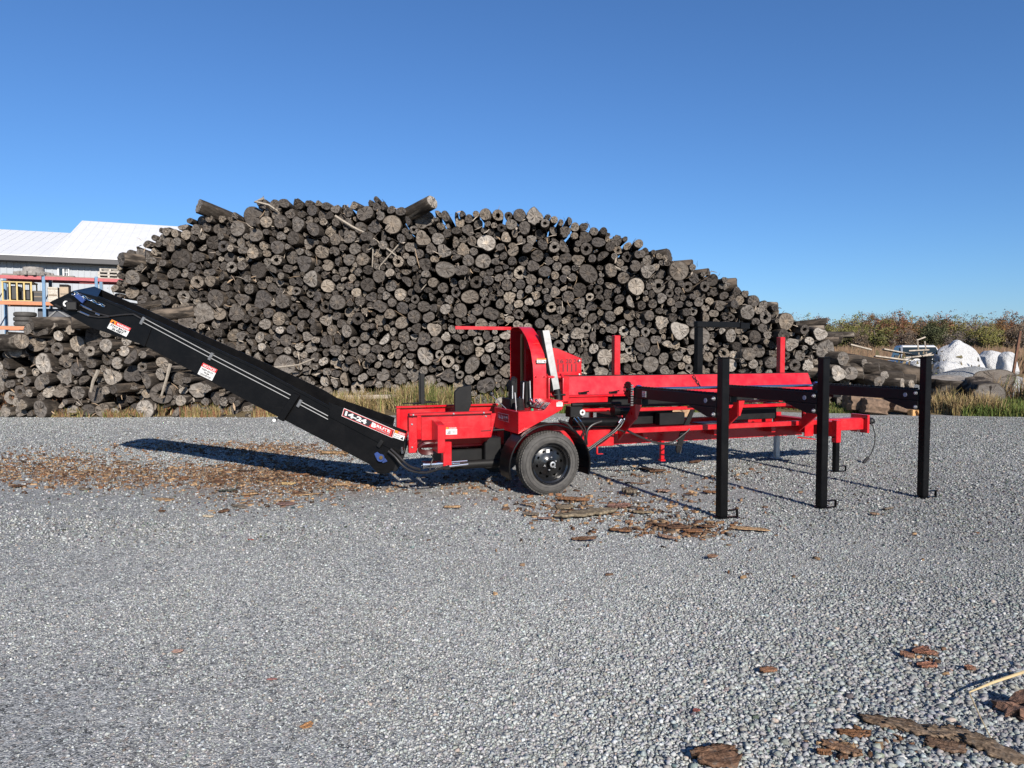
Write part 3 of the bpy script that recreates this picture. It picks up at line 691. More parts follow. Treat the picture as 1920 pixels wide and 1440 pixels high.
# joint plate, hinge bracket
m = MB(); m.prism([cw(x, y, .001) for x, y in [(278, 604), (287, 609), (272, 650), (263, 645)]], cdir(CNn) * .010, 0, .002); part(m, 'joint_plate', BLACK, conv)
m = MB(); m.prism([cw(x, y, .001) for x, y in [(551, 736), (563, 742), (533, 790), (521, 784)]], cdir(CNn) * .03, 0, .004)
m.tube([cw(516, 786, .03), cw(516, 786, -.05)], .022, 10); part(m, 'hinge_bracket', BLACK, conv)
m = MB(); m.tube([cw(514, 788, .034), cw(514, 788, .05)], .018, 8); part(m, 'bolt', STEEL, conv)
# hydraulic lines and clamps along the side
for dy in (0, 8):
    m = MB(); m.tube([cw(x, y + dy, .014) for x, y in [(268, 596), (400, 666), (545, 741)]], .0055, 8)
    m.tube([cw(x, y + dy * .8, .014) for x, y in [(562, 752), (615, 780)]], .0055, 8); part(m, 'hydraulic_line', LINE, conv)
for x, y in ((268, 600), (396, 667), (562, 755)):
    m = MB(); m.beam(cw(x + 3, y - 5, .014), cw(x - 4, y + 8, .014), .035, .03, cdir(CNn)); part(m, 'line_clamp', GREYP, conv)
for pts in ([(150, 573), (165, 580), (185, 588), (205, 593), (230, 590), (250, 589), (266, 598)], [(148, 584), (165, 592), (185, 595), (205, 594)]):
    P = [cw(x, y, .016) for x, y in pts]; Q = []
    for i in range(len(P) - 1):
        for k in range(4): Q.append(P[i].lerp(P[i + 1], k / 4))
    Q.append(P[-1]); m = MB(); m.tube(Q, .010, 7); part(m, 'hose', HOSE, conv, 60)
m = MB()
for x0, y0, x1, y1 in ((152, 572, 173, 582), (147, 583, 168, 592), (135, 552, 146, 556), (180, 588, 188, 591)): m.tube([cw(x0, y0, .02), cw(x1, y1, .02)], .014, 8)
chain(m, [cw(140, 548, .012), cw(196, 574, .012)], .010, .05); part(m, 'fitting', CHROME, conv)
m = MB(); m.lathe([(.0, 0), (.075, 0), (.075, .035), (0, .04)], cw(131, 571, 0), cdir(CNn), 16); m.box((-.09, -.05, -.05), (.02, .05, .05), .01, Matrix.Translation(cw(142, 574, .03))); m.tube([cw(104, 572, .01), cw(116, 578, .01)], .02, 8)
mo = part(m, 'belt_motor', MATTE, conv)
m = MB(); m.lathe([(.014, .036), (.034, .036), (.034, .050), (.014, .050)], cw(129, 570, 0), cdir(CNn), 18); part(m, 'motor_ring', WHITE, conv)
m = MB(); m.beam(cw(143, 553, .02), cw(158, 566, .02), .05, .03, cdir(CNn)); part(m, 'motor_bracket', BLUE, conv)
# hopper boards round the lower end
m = MB(); m.prism([cw(x, y, .013) for x, y in [(616, 755), (763, 808), (754, 846), (748, 850), (618, 782)]], back * .010, 0, .002); hop = part(m, 'hopper_wall', BLACK, conv)
m = MB(); m.prism([cw(x, y, -.58) for x, y in [(608, 738), (740, 783), (737, 798), (735, 845), (612, 780)]], back * .010, 0, .002); part(m, 'hopper_wall', BLACK, conv)
m = MB(); m.prism([cw(x, y, .001) for x, y in [(764, 812), (768, 815), (752, 868), (742, 884), (736, 884), (752, 846)]], back * .06, 0, .002); m.tube([cw(755, 844, .03), cw(755, 844, -.05)], .03, 10); part(m, 'end_plate', MATTE, conv)
m = MB(); m.tube([cw(754.5, 838, .035), cw(754.5, 850, .035)], .020, 10); part(m, 'pin', CHROME, conv)
m = MB(); m.prism([cw(x, y, .002) for x, y in [(702, 850), (708, 847), (721, 857), (727, 865), (719, 868), (706, 860)]], cdir(CNn) * .018, 0, .004); m.lathe([(.0, 0), (.042, 0), (.042, .03), (0, .03)], cw(714.5, 858, .015), cdir(CNn), 18); be = part(m, 'bearing', BLUE, conv)
m = MB(); m.lathe([(.0, 0), (.022, 0), (.020, .012), (0, .014)], cw(714.5, 858, .046), cdir(CNn), 14); part(m, 'bearing_cap', BRONZE, conv)
m = MB(); m.beam(cw(709, 838, .02), cw(717, 826, .02), .045, .03, cdir(CNn)); part(m, 'line_clamp', MATTE, conv)
for pts in ([(728, 846), (740, 856), (752, 870), (765, 880), (782, 885), (800, 886), (820, 880), (842, 874)], [(733, 842), (746, 854), (760, 868), (772, 876), (788, 880)], [(806, 850), (812, 858), (808, 870), (806, 882)]):
    P = [cw(x, y, .05 + .15 * i / len(pts)) for i, (x, y) in enumerate(pts)]; Q = []
    for i in range(len(P) - 1):
        a, b_, c_, d_ = P[max(i - 1, 0)], P[i], P[i + 1], P[min(i + 2, len(P) - 1)]
        for k in range(5):
            t = k / 5; Q.append(.5 * ((2 * b_) + (c_ - a) * t + (2 * a - 5 * b_ + 4 * c_ - d_) * t * t + (3 * b_ - 3 * c_ + d_ - a) * t ** 3))
    Q.append(P[-1]); m = MB(); m.tube(Q, .014 if len(pts) > 4 else .007, 7); part(m, 'hose', HOSE, conv, 60)
# decals
decal('warning_decal', conv, cw(210, 599, .003), cw(246, 615.5, .003), cw(201, 615, .003), WHITE,
      [('rect', 0, .64, 1, 1, DRED), ('rect', 0, .64, .27, 1, DORG), ('poly', [(.05, .68), (.22, .68), (.135, .95)], INK), ('text', 'WARNING', .32, .70, .96, .94, WHITE, .03), ('text', 'STAY BACK', .08, .36, .92, .58, INK, .02), ('text', '20 FEET', .22, .08, .80, .30, INK, .02)])
decal('notice_decal', conv, cw(381, 680, .003), cw(408, 693, .003), cw(370.5, 701, .003), WHITE,
      [('rect', 0, .70, 1, 1, DRED), ('text', 'NOTICE!', .08, .75, .92, .95, WHITE, .03), ('text', 'KEEP BACK', .12, .48, .88, .62, INK, .01), ('text', 'FROM', .33, .28, .67, .42, INK, .01), ('text', 'CONVEYOR', .12, .08, .88, .22, INK, .01)])
decal('model_decal', conv, cw(645, 765, .0145), cw(740.5, 806, .0145), cw(640.5, 780, .0145), WHITE,
      [('rect', .008, .05, .992, .95, DRED), ('rect', .018, .12, .982, .88, INK), ('text', '14-24', .05, .22, .47, .80, WHITE, .05), ('poly', [(.53, .16), (.965, .16), (.965, .82), (.58, .82)], DRED), ('text', 'B', .57, .26, .66, .80, WHITE, .05), ('text', 'RUTE', .665, .44, .93, .76, WHITE, .04), ('text', 'FORCE', .68, .19, .93, .38, GREYINK, .02)])
decal('warning_decal', conv, cw(741.5, 806.5, .0145), cw(761, 813, .0145), cw(737, 820, .0145), WHITE,
      [('rect', 0, .66, 1, 1, DRED), ('rect', 0, .66, .3, 1, DORG), ('text', 'WARNING', .34, .72, .94, .94, WHITE, .02), ('text', 'MOVING PARTS', .08, .38, .62, .52, INK, 0), ('text', 'KEEP CLEAR', .08, .12, .55, .26, INK, 0), ('poly', [(.66, .2), (.94, .1), (.88, .5)], INK)])

# ================================================================ LOG PILES
def wood_end_mat():
    m = NT('log_end'); uv = m.n('UVMap', uv_map='uv').outputs[0]
    oi = m.n('ObjectInfo').outputs['Random']; a = m.n('VertexColor', layer_name='tint'); asep = m.n('SeparateColor'); m.l(a.outputs[0], asep.inputs[0])
    rnd_ = m.math('FRACT', m.math('ADD', m.math('MULTIPLY', oi, 1.0), asep.outputs[0])); pale = asep.outputs[1]
    cmb = m.n('CombineXYZ'); m.l(m.math('MULTIPLY', rnd_, 57.0), cmb.inputs[2])
    va = m.n('VectorMath', operation='ADD'); m.l(uv, va.inputs[0]); m.l(cmb.outputs[0], va.inputs[1]); p = va.outputs[0]
    ln = m.n('VectorMath', operation='LENGTH'); m.l(uv, ln.inputs[0]); rad = ln.outputs['Value']
    n1 = m.noise(1.6, 4, 0.6, p); n2 = m.noise(7, 5, 0.7, p)
    # growth rings, weathered
    rr = m.math('ADD', m.math('MULTIPLY', rad, 62.0), m.math('MULTIPLY', n1, 11.0))
    ring = m.math('ADD', m.math('MULTIPLY', m.math('SINE', rr), 0.5), 0.5)
    # radial drying cracks
    sx = m.n('SeparateXYZ'); m.l(uv, sx.inputs[0])
    ang = m.math('ARCTAN2', sx.outputs[1], sx.outputs[0])
    ca = m.n('CombineXYZ'); m.l(m.math('COSINE', ang), ca.inputs[0]); m.l(m.math('SINE', ang), ca.inputs[1]); m.l(m.math('MULTIPLY', rnd_, 31.0), ca.inputs[2])
    nz = m.n('TexNoise'); nz.inputs['Scale'].default_value = 1.15; nz.inputs['Detail'].default_value = 2.5; m.l(ca.outputs[0], nz.inputs['Vector'])
    wob = m.math('ADD', nz.outputs[0], m.math('MULTIPLY', m.math('SUBTRACT', n2, 0.5), 0.07))
    cr = m.math('ABSOLUTE', m.math('SUBTRACT', wob, 0.5))
    crack = m.ramp(cr, [(0.0, (1, 1, 1)), (0.007, (0.8, 0.8, 0.8)), (0.016, (0, 0, 0))])
    crack = m.math('MULTIPLY', crack, m.math('LESS_THAN', rad, m.math('ADD', 0.2, m.math('MULTIPLY', n1, 1.15))))
    vr = m.n('VectorRotate', rotation_type='Z_AXIS'); m.l(p, vr.inputs['Vector']); m.l(m.math('MULTIPLY', rnd_, 39.0), vr.inputs['Angle'])
    ms = m.n('Mapping'); ms.inputs['Scale'].default_value = (1.2, 34, 1); m.l(vr.outputs[0], ms.inputs[0]); saw = m.noise(1.0, 3, 0.6, ms.outputs[0])
    base = m.ramp(rnd_, [(0.0, (0.068, 0.060, 0.054)), (0.2, (0.112, 0.100, 0.090)), (0.45, (0.155, 0.139, 0.125)), (0.62, (0.108, 0.100, 0.096)), (0.8, (0.20, 0.174, 0.147)), (0.93, (0.31, 0.265, 0.215)), (1.0, (0.42, 0.365, 0.30))])
    base = m.mix(pale, base, (0.50, 0.46, 0.41))
    c = m.mix(m.ramp(n1, [(0.38, (0, 0, 0)), (0.72, (0.75, 0.75, 0.75))]), base, m.mix(1.0, base, (0.52, 0.47, 0.43), 'MULTIPLY'))
    heart = m.ramp(m.math('ADD', rad, m.math('MULTIPLY', n1, 0.6)), [(0.40, (1, 1, 1)), (0.66, (0, 0, 0))])
    c = m.mix(m.math('MULTIPLY', heart, m.math('MULTIPLY', m.math('FRACT', m.math('MULTIPLY', rnd_, 7.3)), 0.8)), c, m.mix(1.0, c, (2.0, 1.85, 1.65), 'MULTIPLY'))
    c = m.mix(m.math('MULTIPLY', ring, 0.30), c, (0.035, 0.028, 0.023))
    c = m.mix(1.0, c, m.ramp(n2, [(0.25, (0.62, 0.61, 0.60)), (0.75, (1.25, 1.25, 1.25))]), 'MULTIPLY')
    c = m.mix(1.0, c, m.ramp(saw, [(0.35, (0.74, 0.74, 0.74)), (0.65, (1.16, 1.16, 1.16))]), 'MULTIPLY')
    c = m.mix(crack, c, (0.014, 0.011, 0.009))
    c = m.mix(m.ramp(rad, [(0.88, (0, 0, 0)), (0.96, (0.85, 0.85, 0.85))]), c, (0.035, 0.028, 0.022))
    m.set(Base_Color=c, Roughness=0.9, Specular_IOR_Level=0.15)
    h = m.math('SUBTRACT', m.math('ADD', m.math('MULTIPLY', n2, 0.8), m.math('MULTIPLY', ring, 0.10)), m.math('MULTIPLY', crack, 1.2))
    m.bump(h, 0.55, 0.03); return m.m
def bark_mat():
    m = NT('bark'); uv = m.n('UVMap', uv_map='uv').outputs[0]; oi = m.n('ObjectInfo').outputs['Random']
    a = m.n('VertexColor', layer_name='tint'); asep = m.n('SeparateColor'); m.l(a.outputs[0], asep.inputs[0])
    rnd_ = m.math('FRACT', m.math('ADD', oi, asep.outputs[0]))
    mp_ = m.n('Mapping'); mp_.inputs['Scale'].default_value = (9, 2.2, 1); m.l(uv, mp_.inputs[0])
    cmb = m.n('CombineXYZ'); m.l(m.math('MULTIPLY', rnd_, 40), cmb.inputs[2]); va = m.n('VectorMath', operation='ADD'); m.l(mp_.outputs[0], va.inputs[0]); m.l(cmb.outputs[0], va.inputs[1])
    n = m.noise(1.6, 6, 0.7, va.outputs[0]); n2 = m.noise(0.5, 3, 0.6, va.outputs[0])
    c = m.ramp(n, [(0.3, (0.016, 0.013, 0.011)), (0.6, (0.062, 0.052, 0.043)), (0.8, (0.14, 0.122, 0.104))])
    c = m.mix(m.ramp(n2, [(0.5, (0, 0, 0)), (0.66, (0.85, 0.85, 0.85))]), c, m.ramp(rnd_, [(0.2, (0.16, 0.125, 0.095)), (0.6, (0.24, 0.19, 0.145)), (0.95, (0.38, 0.33, 0.27))]))
    m.set(Base_Color=c, Roughness=0.95, Specular_IOR_Level=0.1); m.bump(n, 0.8, 0.04); return m.m
LOGEND, BARK = wood_end_mat(), bark_mat()

NSEG = 22
def log_arrays(shape, seed):
    """unit log: radius 1, cut end at y=0, running to y=1 (scaled later); returns verts, quads, uv per loop, material ids"""
    r = np.random.default_rng(seed); th = np.arange(NSEG) / NSEG * 2 * np.pi
    ell = r.uniform(.86, 1.0); rad = 1 + .03 * np.sin(th * 2 + r.uniform(0, 6)) + .03 * np.sin(th * 3 + r.uniform(0, 6)) + r.normal(0, .012, NSEG)
    if shape == 'oval': ell = r.uniform(.66, .8)
    if shape == 'lobed': rad = 1 + .13 * np.sin(th * 3 + r.uniform(0, 6)) + .08 * np.sin(th * 2 + r.uniform(0, 6)) + r.normal(0, .02, NSEG)
    if shape == 'ragged': rad = 1 + .10 * np.sin(th * 3 + r.uniform(0, 6)) + r.normal(0, .075, NSEG)
    if shape == 'heart': rad = 1.02 - .30 * np.exp(-((np.angle(np.exp(1j * (th - 4.4)))) / .5) ** 2) + .06 * np.sin(2 * th + 1)
    if shape == 'double': rad = 1.06 - .26 * np.cos(th) ** 0 * (np.exp(-(np.angle(np.exp(1j * (th - np.pi / 2))) / .35) ** 2) + np.exp(-(np.angle(np.exp(1j * (th + np.pi / 2))) / .35) ** 2)); ell = .86
    if shape == 'notched': rad = 1 + .03 * np.sin(3 * th) - .62 * np.exp(-(np.angle(np.exp(1j * (th - r.uniform(.9, 2.2)))) / .22) ** 2)
    if shape == 'split': rad = np.where(np.sin(th) > .12, .14 / np.maximum(np.sin(th), .14) * 1.0, 1.0) * (1 + r.normal(0, .03, NSEG))
    X = rad * np.cos(th); Z = rad * np.sin(th) * ell
    tiltx, tilty = r.normal(0, .13), r.normal(0, .13)
    V = []; hollow = shape == 'hollow'
    # rings: along the body then in to the centre of the cut end
    body = [1.0, .62, .3, .08, .0]
    bend = r.normal(0, .35, 2)
    ringr = []
    for i, t in enumerate(body):
        k = 1 - .10 * t + r.normal(0, .015); ch = .985 if i == len(body) - 1 else 1
        y = np.full(NSEG, t)
        V.append(np.stack([X * k * ch + bend[0] * t * t, y, Z * k * ch + bend[1] * t * t], 1)); ringr.append(None)
    rings_in = [.93, .62, .32] if not hollow else [.93, .62, .40]
    hole = r.uniform(.75, 1.25, NSEG)
    for k in rings_in:
        kk = k * (hole if (hollow and k == .40) else 1)
        kk = np.broadcast_to(kk, NSEG)
        V.append(np.stack([X * kk, np.full(NSEG, -.006) + r.normal(0, .0025, NSEG), Z * kk], 1))
    if hollow: V.append(np.stack([X * .36 * hole, np.full(NSEG, .12), Z * .36 * hole], 1))
    V = np.concatenate(V); nb = len(body); nr = len(V) // NSEG
    # slanted saw cut
    front = np.arange(len(V)) >= (nb - 1) * NSEG
    V[front, 1] += (V[front, 0] * tiltx + V[front, 2] * tilty) * .04
    F, UV, MI = [], [], []
    for i in range(nr - 1):
        for k in range(NSEG):
            k2 = (k + 1) % NSEG; q = [i * NSEG + k, i * NSEG + k2, (i + 1) * NSEG + k2, (i + 1) * NSEG + k]; F.append(q)
            if i < nb - 1:
                u0, u1 = k / NSEG, (k + 1) / NSEG; UV += [(u0, body[i] * 3), (u1, body[i] * 3), (u1, body[i + 1] * 3), (u0, body[i + 1] * 3)]; MI.append(0)
            else:
                for j in q:
                    a, b = V[j, 0], V[j, 2]; kk = j % NSEG; R_ = rad[kk] if shape != 'split' else 1
                    UV.append((a / max(R_, .2) if shape not in ('split', 'notched') else a, b / max(R_ * ell, .2) if shape not in ('split', 'notched') else b / ell))
                MI.append(0 if (hollow and i >= nr - 2) else 1)
    if not hollow:
        c0 = len(V); V = np.vstack([V, [[0, -.004, 0]]])
        for k in range(0, NSEG, 2):
            q = [(nr - 1) * NSEG + k, (nr - 1) * NSEG + (k + 1) % NSEG, (nr - 1) * NSEG + (k + 2) % NSEG, c0]; F.append(q); MI.append(1)
            for j in q: UV.append((V[j, 0] if j == c0 else V[j, 0] / max(rad[j % NSEG], .2), 0 if j == c0 else V[j, 2] / max(rad[j % NSEG] * ell, .2)))
    V[:, 1] = V[:, 1]
    return V, np.array(F), np.array(UV), np.array(MI)
SHAPES = ['round'] * 8 + ['oval'] * 5 + ['lobed'] * 3 + ['ragged'] * 3 + ['hollow'] * 3 + ['heart', 'double', 'double', 'notched', 'notched', 'split', 'split', 'split']
ARR = [(s_, log_arrays(s_, 100 + i)) for i, s_ in enumerate(SHAPES)]
def proto(i, L_, ratio, pale=0.0, dark=0.0):
    s_, (V, F, UV, MI) = ARR[i]
    return V, F, UV, MI
MESHES = {}
def log_mesh(i, aspect, pale):
    """meshes shared by logs of one shape, length class and paleness; y = length in radii"""
    key = (i, aspect, pale)
    if key not in MESHES:
        s_, (V, F, UV, MI) = ARR[i]; V = V.copy(); V[:, 1] *= aspect
        V[:, 0] = np.where(V[:, 1] > 0, V[:, 0], V[:, 0])
        o = raw_mesh('log', V, F, [BARK, LOGEND], col=np.tile((0.0, pale, 0), (len(F), 1)), uv=UV, mi=MI)
        o.data.polygons.foreach_set('use_smooth', MI == 0)
        MESHES[key] = o.data; bpy.data.objects.remove(o)
    return MESHES[key]
